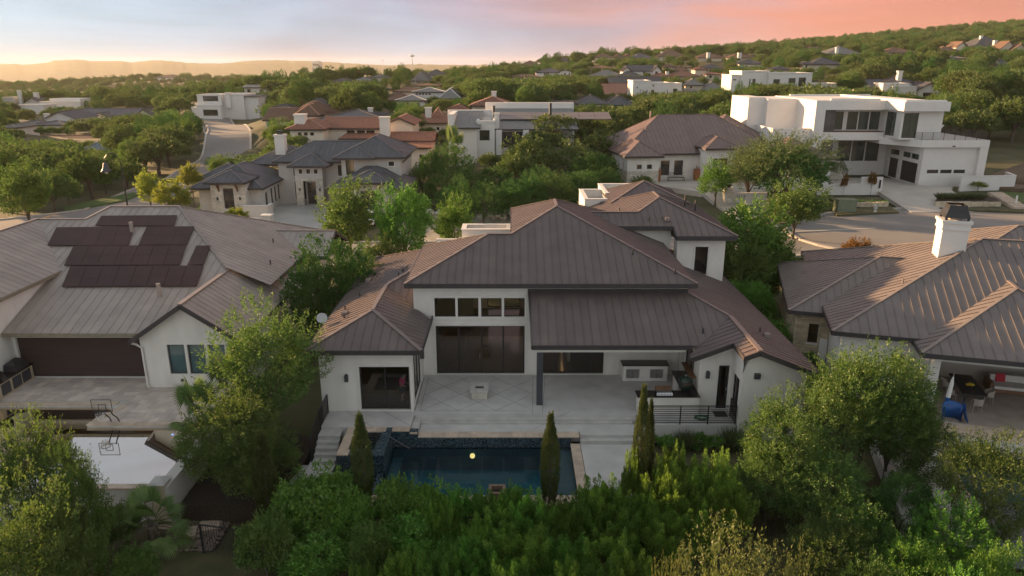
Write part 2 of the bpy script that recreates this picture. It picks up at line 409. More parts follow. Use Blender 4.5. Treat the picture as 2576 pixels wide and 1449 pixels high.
class Wall:
    """a wall from a to b (outside on the right when walking a -> b) with real openings"""
    def __init__(s, parent, a, b, z0, z1, m, op=(), thick=0.25, name='wall', top=None):
        s.parent = parent; s.a = Vector((a[0],a[1],0)); s.b = Vector((b[0],b[1],0))
        s.d = (s.b-s.a).normalized(); s.L = (s.b-s.a).length; s.n = Vector((s.d.y,-s.d.x,0)); s.z0, s.z1 = z0, z1; s.thick = thick
        us = sorted({0, s.L, *[o[0] for o in op], *[o[1] for o in op]}); zs = sorted({z0, z1, *[o[2] for o in op], *[o[3] for o in op]})
        us = [u for u in us if -1e-6 <= u <= s.L+1e-6]; zs = [z for z in zs if z0-1e-6 <= z <= z1+1e-6]
        hole = lambda u, z: any(o[0] < u < o[1] and o[2] < z < o[3] for o in op)
        solid = lambda i, j: 0 <= i < len(us)-1 and 0 <= j < len(zs)-1 and not hole((us[i]+us[i+1])/2, (zs[j]+zs[j+1])/2)
        mb = MB()
        for i in range(len(us)-1):
            for j in range(len(zs)-1):
                if not solid(i, j): continue
                u0, u1, w0, w1 = us[i], us[i+1], zs[j], zs[j+1]; P = s.P; t = -thick
                mb.add([P(u0,w0),P(u1,w0),P(u1,w1),P(u0,w1)], [(0,1,2,3)])
                mb.add([P(u0,w0,t),P(u1,w0,t),P(u1,w1,t),P(u0,w1,t)], [(3,2,1,0)])
                if i > 0 and not solid(i-1,j): mb.add([P(u0,w0,t),P(u0,w0),P(u0,w1),P(u0,w1,t)], [(0,1,2,3)])
                if i < len(us)-2 and not solid(i+1,j): mb.add([P(u1,w0),P(u1,w0,t),P(u1,w1,t),P(u1,w1)], [(0,1,2,3)])
                if not solid(i,j-1): mb.add([P(u0,w0,t),P(u1,w0,t),P(u1,w0),P(u0,w0)], [(0,1,2,3)])
                if not solid(i,j+1): mb.add([P(u0,w1),P(u1,w1),P(u1,w1,t),P(u0,w1,t)], [(0,1,2,3)])
        if top:   # a gable peak: (u, z)
            u, z = top
            P = s.P
            mb.add([P(0,z1),P(s.L,z1),P(u,z),P(0,z1,-thick),P(s.L,z1,-thick),P(u,z,-thick)], [(0,1,2),(5,4,3),(1,4,5,2),(3,0,2,5)])
        s.o = mb.build(name, m, parent)
    def P(s, u, z, off=0.0):
        p = s.a + s.d*u + s.n*off; return Vector((p.x, p.y, z))
    def bar(s, mb, u0, u1, z0, z1, o0, o1):
        P = s.P
        mb.add([P(u0,z0,o1),P(u1,z0,o1),P(u1,z1,o1),P(u0,z1,o1),P(u0,z0,o0),P(u1,z0,o0),P(u1,z1,o0),P(u0,z1,o0)],
               [(0,1,2,3),(7,6,5,4),(4,5,1,0),(5,6,2,1),(6,7,3,2),(7,4,0,3)])
    def window(s, u0, u1, z0, z1, v=(), h=(), fm=None, gm=None, fw=0.06, inset=0.10, name='window', trim=None, trim_m=None, sill=False, back=None):
        """frame with bars, a pane in each light; trim: width of a raised surround"""
        fm = fm or M['dark']; gm = gm or M['glass']
        mb = MB(); i0, i1 = -inset-0.06, -inset
        s.bar(mb, u0, u1, z0, z0+fw, i0, i1); s.bar(mb, u0, u1, z1-fw, z1, i0, i1)
        s.bar(mb, u0, u0+fw, z0+fw, z1-fw, i0, i1); s.bar(mb, u1-fw, u1, z0+fw, z1-fw, i0, i1)
        vs_ = [u0+fw/2] + [u0+(u1-u0)*t for t in v] + [u1-fw/2]; hs_ = [z0+fw/2] + [z0+(z1-z0)*t for t in h] + [z1-fw/2]
        for t in vs_[1:-1]: s.bar(mb, t-fw/2, t+fw/2, z0+fw, z1-fw, i0+.005, i1-.005)
        for t in hs_[1:-1]: s.bar(mb, u0+fw, u1-fw, t-fw/2, t+fw/2, i0+.008, i1-.008)
        w = mb.build(name, fm, s.parent)
        for p, q in zip(vs_[:-1], vs_[1:]):
            for r, t in zip(hs_[:-1], hs_[1:]):
                g = MB(); P = s.P; o = -inset-0.03
                g.add([P(p,r,o),P(q,r,o),P(q,t,o),P(p,t,o)], [(0,1,2,3)]); g.build('pane', gm, w)
        if trim:
            t = MB(); e = trim; o = 0.03
            s.bar(t, u0-e, u1+e, z1, z1+e, -.02, o); s.bar(t, u0-e, u0, z0, z1, -.02, o); s.bar(t, u1, u1+e, z0, z1, -.02, o)
            if z0 > s.z0+.1: s.bar(t, u0-e, u1+e, z0-e, z0, -.02, o)
            t.build('window_surround', trim_m or M['trim'], w)
        if sill:
            t = MB(); s.bar(t, u0-.08, u1+.08, z0-.1, z0, -.03, .06); t.build('sill', trim_m or M['trim'], w)
        return w
    def lantern(s, u, z, w=0.18, h=0.34, m=None, name='wall_lantern'):
        mb = MB(); s.bar(mb, u-w/2, u+w/2, z-h/2, z+h/2, 0.02, 0.16); s.bar(mb, u-w/2+.04, u+w/2-.04, z+h/2, z+h/2+.04, 0.0, 0.12)
        return mb.build(name, m or M['lantern'], s.parent)
    def stones(s, z0, z1, m, u0=0.0, u1=None, op=(), ch=0.3, lw=0.62, seed=1, name='stone', off=0.05, stuff_after=300):
        """veneer of rough blocks laid in courses, each its own object; blocks stop at openings"""
        R = random.Random(seed); u1 = s.L if u1 is None else u1
        z = z0; n = 0
        while z < z1-0.05:
            h = min(ch*R.uniform(.75,1.3), z1-z)
            if z1-(z+h) < 0.1: h = z1-z
            u = u0
            while u < u1-0.03:
                w = min(lw*R.uniform(.5,1.5), u1-u)
                if u1-(u+w) < 0.12: w = u1-u
                segs = [(u, u+w)]
                for o in op:
                    if o[2] < z+h-.02 and o[3] > z+.02:
                        segs = [q for a_, b_ in segs for q in ((a_, min(b_, o[0])), (max(a_, o[1]), b_)) if q[1]-q[0] > .03]
                for a_, b_ in segs:
                    mb = MB(); g = 0.012; f = off*R.uniform(.6,1.25)
                    P = s.P; j = lambda: R.uniform(-.012,.012)
                    A, B, C, D_ = (a_+g, z+g), (b_-g, z+g), (b_-g, z+h-g), (a_+g, z+h-g)
                    e = 0.02
                    V = [P(A[0],A[1],-.01),P(B[0],B[1],-.01),P(C[0],C[1],-.01),P(D_[0],D_[1],-.01),
                         P(A[0]+e,A[1]+e,f+j()),P(B[0]-e,B[1]+e,f+j()),P(C[0]-e,C[1]-e,f+j()),P(D_[0]+e,D_[1]-e,f+j())]
                    mb.add(V, [(4,5,6,7),(0,1,5,4),(1,2,6,5),(2,3,7,6),(3,0,4,7)])
                    mb.build(name, m, s.o); n += 1
                u += w
            z += h
        return n
def pipe_vent(parent, x, y, z, h=0.35, r=0.045, m=None, name='vent_pipe'):
    return MB().tube([(x,y,z-.1),(x,y,z+h)], r, 8).build(name, m or M['fascia'], parent)
def box_vent(parent, x, y, z, rz=0, m=None):
    o = MB().add([(-.17,-.2,-.06),(.17,-.2,-.06),(.17,.2,-.06),(-.17,.2,-.06),(-.15,-.17,.13),(.15,-.17,.13),(.15,.12,.17),(-.15,.12,.17)],
                 [(3,2,1,0),(4,5,6,7),(0,1,5,4),(1,2,6,5),(2,3,7,6),(3,0,4,7)]).build('roof_vent', m or M['roof_cap'], parent)
    o.location = (x,y,z); o.rotation_euler = (0,0,rz); return o
def railing(name, pts, label, h=1.0, nr=9, parent=None, post=0.05, vertical=False, sp=0.11, rail_r=0.014, m=None, post_sp=1.6, group=None, cat='railing'):
    """posts, a top rail, and either horizontal bars or pickets"""
    m = m or M['black']
    t = parent or tag(empty(name, pts[0]), label, cat, group)
    o0 = Vector(pts[0]) if parent is None else Vector((0,0,0))
    up = Vector((0,0,h))
    for A, B in zip(pts[:-1], pts[1:]):
        A, B = Vector(A)-o0, Vector(B)-o0; L = (B-A).length; n = max(1, round(L/post_sp))
        for i in range(n+1):
            p = A+(B-A)*(i/n); MB().box(p.x-post/2,p.x+post/2,p.y-post/2,p.y+post/2,p.z-.12,p.z+h+.02).build('post', m, t)
        MB().beam(A+up, B+up, .05, .04).build('top_rail', m, t)
        if vertical:
            MB().beam(A+up*.06, B+up*.06, .03, .03).build('bottom_rail', m, t)
            k = int(L/sp)
            for i in range(1, k):
                p = A+(B-A)*(i/k); MB().box(p.x-.009,p.x+.009,p.y-.009,p.y+.009,p.z+.08,p.z+h).build('picket', m, t)
        else:
            for i in range(1, nr+1): MB().beam(A+up*(i/(nr+1)), B+up*(i/(nr+1)), rail_r*2, rail_r*2).build('rail', m, t)
    return t
# ------------------------------------------------------------------ the main house
def main_house():
    H = tag(empty('house', (0, 38, 0)), 'central white stucco house with bronze metal roof, covered patio and pool behind', 'house')
    H.location = (0,0,0)
    W_, T_ = M['stucco'], M['trim']
    S = 0.4
    # --- great room front wall: upper windows, big sliders, sliders under the porch roof
    gx0, gx1, gy = -5.5, 9.75, 38.4
    u = lambda X: X-gx0
    tw = [(-4.22,-2.98),(-2.78,-1.54),(-1.33,-0.1),(0.1-.02,1.32-.0)]
    tw = [(-4.34,-3.17),(-3.04,-1.88),(-1.73,-0.58),(-0.44,.71)]
    sl = (-4.32, 0.72)
    ops = [(u(a),u(b),3.5,4.62) for a,b in tw] + [(u(sl[0]),u(sl[1]),0.04,2.98),(u(1.5),u(5.25),0.04,2.6),(u(7.3),u(9.0),2.35,2.75)]
    w = Wall(H, (gx0,gy), (gx1,gy), -0.4, 5.6, W_, ops)
    for a,b in tw: w.window(u(a),u(b),3.5,4.62, fw=.05, trim=.0)
    t = MB(); w.bar(t, u(-4.5), u(.92), 4.66, 4.82, -.02, .035); w.bar(t, u(-4.5), u(.92), 3.3, 3.46, -.02, .035)
    w.bar(t, u(-4.5), u(-4.36), 3.46, 4.66, -.02, .035); w.bar(t, u(.79), u(.92), 3.46, 4.66, -.02, .035); t.build('window_surround', T_, H)
    w.window(u(sl[0]),u(sl[1]),0.04,2.98, v=(.256,.516,.758), fw=.075, name='sliding_door', trim=.17)
    w.window(u(1.5),u(5.25),0.04,2.6, v=(.25,.5,.75), fw=.075, name='sliding_door', trim=.14)
    w.window(u(7.3),u(9.0),2.35,2.75, fw=.05)
    # handle on the slider
    t = MB(); w.bar(t, u(-1.86), u(-1.83), .95, 1.25, -.10, -.05); t.build('door_handle', M['steel'], H)
    Wall(H, (gx0,46), (gx0,gy), -0.4, 5.6, W_)                           # west side of the great room, above the wing
    Wall(H, (gx1,gy), (gx1,54), -0.4, 5.6, W_, thick=.2)
    # north wall with windows that light the room from behind
    nb = Wall(H, (9.7,50.5), (-5.4,50.5), -0.4, 5.2, W_, [(9.1,11.5,0.1,3.5),(13.0,14.6,0.4,2.6),(3.4,5.2,0.3,2.5)])
    nb.window(9.1,11.5,0.1,3.5, v=(.5,)); nb.window(13.0,14.6,0.4,2.6); nb.window(3.4,5.2,.3,2.5)
    box('interior_floor', M['floor_in'], H, -5.25, 9.5, 38.66, 50.25, -0.3, 0.02)
    box('interior_ceiling', M['wall_in'], H, -5.25, 9.5, 38.66, 50.25, 5.0, 5.1)
    box('interior_partition', M['wall_in'], H, 3.3, 3.5, 40.2, 50.2, 0.02, 5.0); box('kitchen_island', M['wood'], H, -4.4, -2.9, 41.5, 43.2, 0.02, .95)
    box('interior_partition', M['wall_in'], H, -5.2, -2.6, 46.3, 46.5, 0.02, 5.0)
    # --- roof over great room
    R = empty('roof', parent=H)
    PL, PR, AF, AB = (-5.83,37.6,5.68), (10.07,37.6,5.68), (2.8,44.87,8.59), (2.8,47.2,8.59)
    RL, BL, BB = (-1.43,42.0,7.44), (-.07,42.0,7.44), (-.07,50.07,7.44)
    PLb, PRb = (-5.83,46.4,5.68), (10.07,54.47,5.68)
    m, c, f = M['roof'], M['roof_cap'], M['fascia']
    roof_plane(R, [PL,PR,AF,BL,RL], m)
    roof_plane(R, [PLb,PL,RL], m)
    roof_plane(R, [PLb,RL,(2,42,7.44),(2,46.4,5.68)], m, rh=0)
    roof_plane(R, [BB,BL,AF,AB], m)
    roof_plane(R, [PR,PRb,AB,AF], m)
    roof_plane(R, [PRb,(-.07,54.47,5.68),BB,AB], m, rh=0)
    for pts in ([PL,RL],[RL,BL],[BL,AF],[AF,PR],[AF,AB],[AB,BB],[AB,PRb],[RL,PLb]): cap(R, pts, c)
    fascia(R, [PLb,PL,PR,PRb], f, .26); fascia(R, [BL,BB], f, .2)
    box('soffit', M['soffit'], R, -5.8, 10.04, 37.63, 46.3, 5.42, 5.46)
    for X,Y in ((6.9,40.1),(9.0,38.4)): pipe_vent(R, X, Y, 5.68+S*(Y-37.6), .3)
    # --- flat-roofed parts behind, with white parapets
    def parapet(x0,x1,y0,y1,zt,zb=-.3):
        P = empty('flat_roof', parent=H)
        for d in ((x0,x1,y0,y0+.25),(x0,x1,y1-.25,y1),(x0,x0+.25,y0+.25,y1-.25),(x1-.25,x1,y0+.25,y1-.25)): box('parapet', M['trim'], P, *d, zb, zt)
        box('roof_deck', M['steel'], P, x0+.25,x1-.25,y0+.25,y1-.25,zt-1.0,zt-.55)
        mb = MB()
        for d in ((x0-.05,x1+.05,y0-.05,y0+.3),(x0-.05,x1+.05,y1-.3,y1+.05),(x0-.05,x0+.3,y0+.3,y1-.3),(x1-.3,x1+.05,y0+.3,y1-.3)): mb.box(*d, zt, zt+.06)
        mb.build('parapet_cap', M['trim'], P)
    parapet(-3.6,-.1,50.8,52.7,5.75,3.7); parapet(5.6,8.0,55.3,60,7.15); parapet(7.4,11.0,57.2,62,7.3)
    # --- tower: upper storey on the right
    tw1 = Wall(H, (10.85,46.2), (14.0,46.2), 1.5, 6.35, W_, [(1.2,2.05,3.75,5.65)])
    tw1.window(1.2,2.05,3.75,5.65, fw=.06, trim=.14)
    Wall(H, (14.0,46.2), (14.0,55.5), -0.4, 6.35, W_)
    Wall(H, (10.85,47.2), (10.85,46.2), 1.5, 6.35, W_)
    Wall(H, (5.2,47.2), (10.6,47.2), 4.5, 6.75, W_)
    Wall(H, (5.2,55.5), (5.2,47.2), 4.5, 6.75, W_)
    TR = empty('tower_roof', parent=H)
    zc = lambda Y: 6.5+.41*(Y-45.5)
    a1, a2 = (10.2,49.85,8.28), (10.2,52.0,8.28)
    low0, low1 = (4.2,48.1,zc(48.1)), (8.46,48.1,zc(48.1))
    e1, e2, e3, e4 = (10.6,45.5,6.5), (14.55,45.5,6.5), (10.6,46.55,zc(46.55)), (4.2,46.55,zc(46.55))
    roof_plane(TR, [e4,e3,e1,e2,a1,low1,low0], m)
    bR, bL = (14.55,56.35,6.5), (5.85,56.35,6.5)
    roof_plane(TR, [e2,bR,a2,a1], m)
    roof_plane(TR, [(5.85,48.1,6.5),low1,a1,a2,bL], m)
    roof_plane(TR, [bR,bL,a2], m, rh=0)
    for pts in ([low0,low1],[low1,a1],[a1,e2],[a1,a2],[a2,bL],[a2,bR]): cap(TR, pts, c)
    fascia(TR, [e4,e3,e1,e2,bR], f, .26); fascia(TR, [bL,(5.85,48.3,6.5)], f, .2)
    box('soffit', M['soffit'], TR, 10.64, 14.5, 45.55, 56.0, 6.2, 6.25)
    box('soffit', M['soffit'], TR, 5.0, 10.6, 46.6, 48.0, 6.62, 6.66)
    hip_roof(TR, 7.4, 13.2, 53.6, 59.4, 7.2, .41, m, c, f)
    for X,Y,h in ((12.4,51.3,.8),(13.0,50.7,.8)): pipe_vent(TR, X, Y, 8.28-.41*(X-10.2), h, .07)
    for X,Y in ((9.1,47.2),(10.0,47.35)): pipe_vent(TR, X, Y, zc(Y), .25)
    box_vent(TR, 10.3, 47.2, zc(47.2)+.05)
    pipe_vent(TR, 7.6,50.5, 6.5+.41*1.75, .2)
    # --- porch roof, right wing roof and the small gable over the side door
    PRF = empty('porch_roof', parent=H)
    zd = lambda X: 5.0-.4*(X-9.68)
    ze = lambda X: zd(11.65)-.4*(11.65-X)
    roof_plane(PRF, [(1.0,34.3,3.4),(9.55,34.3,3.4),(11.65,36.43,zd(11.65)),(9.68,38.4,5.0),(.87,38.4,5.0)], m)
    d6 = [(11.65,31.55,zd(11.65)),(14.75,31.55,zd(14.75)),(14.75,51,zd(14.75)),(9.68,51,5.0),(9.68,38.4,5.0),(11.65,36.43,zd(11.65))]
    roof_plane(PRF, d6, m)
    roof_plane(PRF, [(10.95,31.55,ze(10.95)),(11.65,31.55,ze(11.65)),(11.65,36.43,ze(11.65)),(9.55,34.3,ze(9.55)),(8.9,33.7,ze(8.9)),(8.9,33.3,ze(8.9)),(10.95,33.3,ze(10.95))], m, sp=.42)
    cap(PRF, [(9.68,38.4,5.0),(11.65,36.43,zd(11.65))], c); cap(PRF, [(11.65,31.5,zd(11.65)),(11.65,36.43,zd(11.65))], c, w=.24)
    fascia(PRF, [(.98,38.3,4.98),(1.0,34.3,3.4),(9.2,34.3,3.4)], f, .24)
    fascia(PRF, [(8.88,33.28,ze(8.9)),(10.95,33.28,ze(10.95))], f, .24); fascia(PRF, [(10.93,33.3,ze(10.95)),(10.93,31.53,ze(10.95)),(11.65,31.53,zd(11.65)),(14.75,31.53,zd(14.75)),(14.77,51,zd(14.75))], f, .24)
    box('flashing', f, PRF, .87,9.75,38.25,38.39,4.98,5.16)
    box('porch_beam', T_, PRF, 1.15,8.9,34.5,34.75,2.96,3.14)
    box('porch_ceiling', M['trim'], PRF, 1.15,9.4,34.75,38.39,2.98,3.04)
    pipe_vent(PRF, 9.9,35.2, 3.4+.39*.9,.28); pipe_vent(PRF,13.0,35.6,zd(13.0),.25); box_vent(PRF,13.2,35.1,zd(13.2)+.03)
    col = empty('porch_column', parent=H)
    box('shaft', M['steelblue'], col, 1.28,1.60,34.42,34.74,0,2.96); 
    # --- right wing walls
    dw = Wall(H, (9.55,34.0), (11.15,34.0), -1.0, 3.15, W_, [(0.98,1.52,0.05,2.45)], top=(1.59,3.78))
    dw.window(.98,1.52,.05,2.45, fw=.13, name='side_door', inset=.06, trim=.1)
    dw.lantern(.42,1.95); 
    t = MB(); dw.bar(t, 1.42,1.46,1.05,1.2,-.06,.02); t.build('door_handle', M['steel'], H)
    al = Wall(H, (11.15,34.0), (11.15,32.2), -1.0, 3.8, W_, [(.35,1.45,.05,2.3)], thick=.2)
    al.window(.35,1.45,.05,2.3, fw=.08, name='side_door')
    rw = Wall(H, (11.15,32.2), (14.25,32.2), -1.2, 2.75, W_, top=(.45,4.0))
    t = MB(); rw.bar(t, .55,.83,2.55,2.82,.0,.16); t.build('gable_vent', M['lantern'], H)
    Wall(H, (14.25,32.2), (14.25,46), -1.2, 2.85, W_)
    Wall(H, (9.55,38.3), (9.55,34.0), -.4, 3.2, W_, [(1.1,3.2,.05,2.6)], thick=.2).window(1.1,3.2,.05,2.6, v=(.5,), name='sliding_door')
    box('floor_slab', M['stepconc'], H, -5.0, 14.2, 33.8, 50, -1.0, -.31)
    # --- left wing
    lw = Wall(H, (-9.75,33.8), (-5.05,33.8), -.6, 3.4, W_, [(2.0,4.55,.06,2.46)])
    lw.window(2.0,4.55,.06,2.46, v=(.5,), fw=.07, name='sliding_door', trim=.16)
    lw.lantern(1.35,1.85)
    lr = Wall(H, (-5.05,33.8), (-5.05,38.4), -.6, 3.4, W_, [(.5,3.6,.06,3.0)], thick=.2)
    lr.window(.5,3.6,.06,3.0, v=(.33,.66), fw=.07, name='corner_window')
    Wall(H, (-9.75,50.5), (-9.75,33.8), -.9, 3.4, W_, [(5,6.2,1.0,2.3),(10,11.2,1.0,2.3)]).window(5,6.2,1.0,2.3)
    box('interior_floor', M['floor_in'], H, -9.5,-5.25,34.05,44,-.25,.03)
    box('interior_ceiling', M['wall_in'], H, -9.5,-5.25,34.05,44,2.95,3.0)
    box('interior_partition', M['wall_in'], H, -9.5,-5.3,43.8,44,.03,2.95)
    box('wardrobe', M['wood'], H, -9.4,-8.7,38,43.6,.03,2.4)
    LR = empty('wing_roof', parent=H)
    zl = lambda X: 3.6+S*(X+10.2)
    zr_ = lambda X: 3.6+S*(-4.46-X)
    XR = -7.33
    q = [(-10.2,33.1),(XR,35.97),(XR,40.5),(-6.0,41.83),(-6.0,46.8),(-10.2,51)]
    roof_plane(LR, [(x,y,zl(x)) for x,y in q], m)
    roof_plane(LR, [(x,y,zr_(x)) for x,y in [(-4.46,33.1),(-4.46,37.65),(-5.48,38.67),(XR,40.5),(XR,35.97)]], m)
    roof_plane(LR, [(-10.2,33.1,3.6),(-4.46,33.1,3.6),(XR,35.97,zl(XR))], m)
    zf = lambda Y: zl(XR)+S*(Y-40.5)
    roof_plane(LR, [(XR,40.5,zf(40.5)),(-5.48,38.67,zf(38.67)),(-5.48,42.35,zf(42.35)),(-6.0,41.83,zf(41.83))], m)
    roof_plane(LR, [(-6.0,41.83,zl(-6)),(-5.48,42.35,zl(-6)-.2),(-5.48,47.3,zl(-6)-.2),(-6.0,46.8,zl(-6))], m)
    for pts in ([(-10.2,33.1,3.6),(XR,35.97,zl(XR))],[(-4.46,33.1,3.6),(XR,35.97,zl(XR))],[(XR,35.97,zl(XR)),(XR,40.5,zl(XR))],[(XR,40.5,zl(XR)),(-6,41.83,zl(-6))],[(-6,41.83,zl(-6)),(-6,46.8,zl(-6))],[(-6,46.8,zl(-6)),(-10.2,51,3.6)]): cap(LR, pts, c, w=.2)
    fascia(LR, [(-10.2,51,3.6),(-10.2,33.1,3.6),(-4.46,33.1,3.6),(-4.46,38.3,3.6)], f, .24)
    box('soffit', M['soffit'], LR, -10.17,-4.5,33.13,50,3.35,3.4)
    for X,Y in ((-9.0,36.6),(-9.35,38.4),(-8.9,40.3)): pipe_vent(LR, X, Y, zl(X), .22)
    for X,Y in ((-9.1,37.3),(-9.0,43.5),(-6.7,43.2)): box_vent(LR, X, Y, zl(X)+.03)
    pipe_vent(LR, -6.6,42.2, zl(-6.6), .22); pipe_vent(LR,-6.8,41.7,zl(-6.8),.22)
    MB().box(-4.55,-4.35,33.15,33.35,3.15,3.55).build('downspout_head', f, LR)
    return H
main_house()
# ------------------------------------------------------------------ the main house's terrace, pool and furniture
def plane_obj(name, poly, z, m, thick=0.25, parent=None): return MB().prism(poly, z-thick, z).build(name, m, parent)
def yard():
    P = tag(empty('terrace', (0,0,0)), 'grey scored concrete terrace with steps down to the pool behind the central house', 'terrace', kind='structure')
    c, sc = M['concrete'], M['stepconc']
    box('patio_slab', c, P, -5.0, 9.5, 33.42, 38.3, -.32, 0.0)
    box('landing_slab', c, P, -9.4, -5.003, 32.05, 33.75, -.9, -.004)
    box('side_slab', c, P, 9.5, 11.1, 32.25, 33.98, -1.0, 0.0)
    box('side_slab', c, P, 6.35, 9.497, 32.25, 33.40, -1.0, -.002)
    # tooled joints: a border and a diagonal cross pattern cut into the slab
    j = MB()
    def groove(a, b, w=.022): j.beam((a[0],a[1],.0015), (b[0],b[1],.0015), w, .003)
    groove((-4.75,33.8),(-4.75,38.0)); groove((-4.75,33.8),(1.05,33.8)); groove((1.05,33.42),(1.2,38.2)); groove((1.55,33.5),(1.9,38.2))
    for k in range(-3, 5):
        x0 = -4.75+1.95*k; groove((max(x0,-4.75), 33.8+max(0,-4.75-x0)), (min(x0+4.2,1.05), 33.8+min(4.2,1.05-x0)))
        x1 = -4.75+1.95*k+2; groove((min(x1,1.05) if x1 < 5.2 else 1.05, 33.8+max(0,x1-1.05)), (max(x1-4.2,-4.75), 33.8+min(4.2,x1+4.75)))
    j.build('tooled_joint', M['step_dark'], P)
    # steps
    box('step', sc, P, -4.95, 6.33, 33.14, 33.418, -.5, -.17)
    box('step', sc, P, -4.6, 6.1, 32.95, 33.138, -.6, -.255)
    box('deck', c, P, -4.6, 6.3, 32.2, 32.948, -.9, -.34)
    box('deck', c, P, 3.35, 6.3, 31.9, 32.198, -.9, -.342)
    box('step', sc, P, 3.35, 6.25, 31.6, 31.898, -1.2, -.52)
    box('deck', c, P, 3.35, 6.2, 27.0, 31.598, -1.5, -.70)
    box('cheek_wall', sc, P, -4.98, -4.62, 32.1, 33.13, -.9, -.10)
    # stair on the left
    for k in range(5): box('step', sc, P, -9.42+.0*k, -8.35, 31.75-.3*k-.3*(k>=0), 32.048-.3*k, -2.0, -.17*(k+1))
    box('landing_slab', c, P, -9.6, -8.35, 28.6, 30.545, -2.2, -1.02)
    for k in range(3): box('step', sc, P, -9.85-.35*(k+1), -9.85-.35*k+.25, 28.6, 30.5, -2.6, -1.2-.17*k)
    # spa: mosaic walls with a stone coping
    sp = tag(empty('spa', (0,0,0)), 'raised square spa clad in blue mosaic beside the left steps', 'spa')
    x0,x1,y0,y1 = -8.05,-5.85,29.35,32.0
    mo = M['mosaic']
    box('spa_wall', mo, sp, x0+.01, x0+.42, y0+.01, y1, -1.5, -.05); box('spa_wall', mo, sp, x0+.42, x1, y0+.005, y0+.5, -1.5, -.012)
    box('spa_wall', mo, sp, x1-.48, x1-.004, y0+.5, y1-.003, -1.5, -.012); box('spa_wall', mo, sp, x0+.42, x1-.48, y1-.4, y1-.006, -1.5, -.05)
    box('spa_floor', M['pool_floor'], sp, x0+.42, x1-.48, y0+.5, y1-.4, -1.5, -1.0)
    box('spa_bench', M['pool_shelf'], sp, x0+.42, x0+.75, y0+.5, y1-.4, -1.0, -.5); box('spa_bench', M['pool_shelf'], sp, x1-.75, x1-.48, y0+.5, y1-.4, -1.0, -.5)
    MB().add([(x0+.42,y0+.5,-.1),(x1-.48,y0+.5,-.1),(x1-.48,y1-.4,-.1),(x0+.42,y1-.4,-.1)],[(0,1,2,3)]).build('spa_water', M['water'], sp)
    def stones_row(parent, xa, xb, ya, yb, z, n, along, t=.06):
        for i in range(n):
            if along == 'x': d = (xa+(xb-xa)*i/n+.004, xa+(xb-xa)*(i+1)/n-.004, ya, yb)
            else: d = (xa, xb, ya+(yb-ya)*i/n+.004, ya+(yb-ya)*(i+1)/n-.004)
            box('coping_stone', M['coping'], parent, *d, z-t, z+rnd.uniform(-.003,.003))
    stones_row(sp, x0, x0+.44, y0, y1, .012, 5, 'y'); stones_row(sp, x0+.445, x0+.55, y0+.001, y0+.499, .012, 1, 'x')
    stones_row(sp, x0+.45, x1-.3, y1-.41, y1+.05, .012, 3, 'x')
    MB().lathe((-7.03,31.35,-.75), [(.0,0),(.09,.02),(.09,.05),(0,.07)], 12).build('spa_light', M['lamp'], sp)
    # pool
    po = tag(empty('swimming_pool', (0,0,0)), 'dark blue rectangular swimming pool with mosaic back wall and pale stone coping', 'pool')
    X0,X1,Y0,Y1 = -5.9,2.9,27.2,31.7
    box('pool_wall', mo, po, X0+1.3, X1, Y1, Y1+.3, -1.02, -.40); box('pool_wall', mo, po, X0, X0+1.3, Y1, Y1+.3, -1.02, -.06); box('pool_wall', M['pool_floor'], po, X0, X1, Y1+.005, Y1+.3, -2.3, -1.02)
    box('pool_wall', mo, po, X1, X1+.3, Y0, Y1-.002, -2.3, -.76); box('pool_wall', mo, po, X0-.2, X1, Y0-.3, Y0, -2.3, -.95)
    box('pool_wall', mo, po, X0-.3, X0, Y0, y0, -2.3, -.95)
    box('pool_floor', M['pool_floor'], po, X0, X1-1.0, Y0, Y1, -2.5, -2.2)
    box('pool_shelf', M['pool_shelf'], po, X1-1.0, X1, Y0, Y1, -2.5, -1.05)
    box('pool_bench', M['pool_floor'], po, X0, X0+.5, Y0, Y1, -2.2, -1.5)
    MB().add([(X0,Y0,-.92),(X1,Y0,-.92),(X1,Y1,-.92),(X0,Y1,-.92)],[(0,1,2,3)]).build('water', M['water'], po)
    stones_row(po, -4.6, 3.3, Y1-.04, Y1+.49, -.33, 12, 'x'); stones_row(po, X1-.04, X1+.42, Y0, Y1-.05, -.69, 7, 'y')
    stones_row(po, -5.86, -5.0, Y1-.05, Y1+.36, .008, 2, 'x'); stones_row(po, -4.99, -4.62, Y1-.1, Y1+.34, -.1, 1, 'x')
    stones_row(po, X0-.2, X1+.42, Y0-.75, Y0-.0, -.7, 14, 'x')
    MB().lathe((-1.91,31.66,-1.3), [(.0,0),(.0,0)], 8)
    l = MB().tube([(-1.95,31.70,-1.38),(-1.95,31.62,-1.38)], .12, 14).build('pool_light', M['lamp'], po)
    MB().tube([(2.05,27.3,-1.45),(2.05,27.22,-1.45)], .08, 12).build('pool_light', M['lamp'], po)
    # fire pit
    fp = tag(empty('fire_pit', (-1.74,35.6,0)), 'square concrete fire pit table with dark centre on the terrace', 'fire pit')
    for d in ((-.36,.36,-.4,-.28),(-.36,.36,.28,.4),(-.36,-.24,-.28,.28),(.24,.36,-.28,.28)): box('base_wall', M['stone'], fp, *d, 0, .36)
    for d in ((-.42,.42,-.48,-.18),(-.42,.42,.18,.48),(-.42,-.2,-.18,.18),(.2,.42,-.18,.18)): box('top_slab', M['stepconc'], fp, *d, .36, .46)
    box('burner_tray', M['black'], fp, -.2,.2,-.18,.18,.3,.38)
    fp.scale = (1.15,1.15,1.15)
    # outdoor bar against the house
    b = tag(empty('outdoor_cabinet', (7.5,37.85,0)), 'white stucco buffet with dark granite top against the terrace wall', 'cabinet')
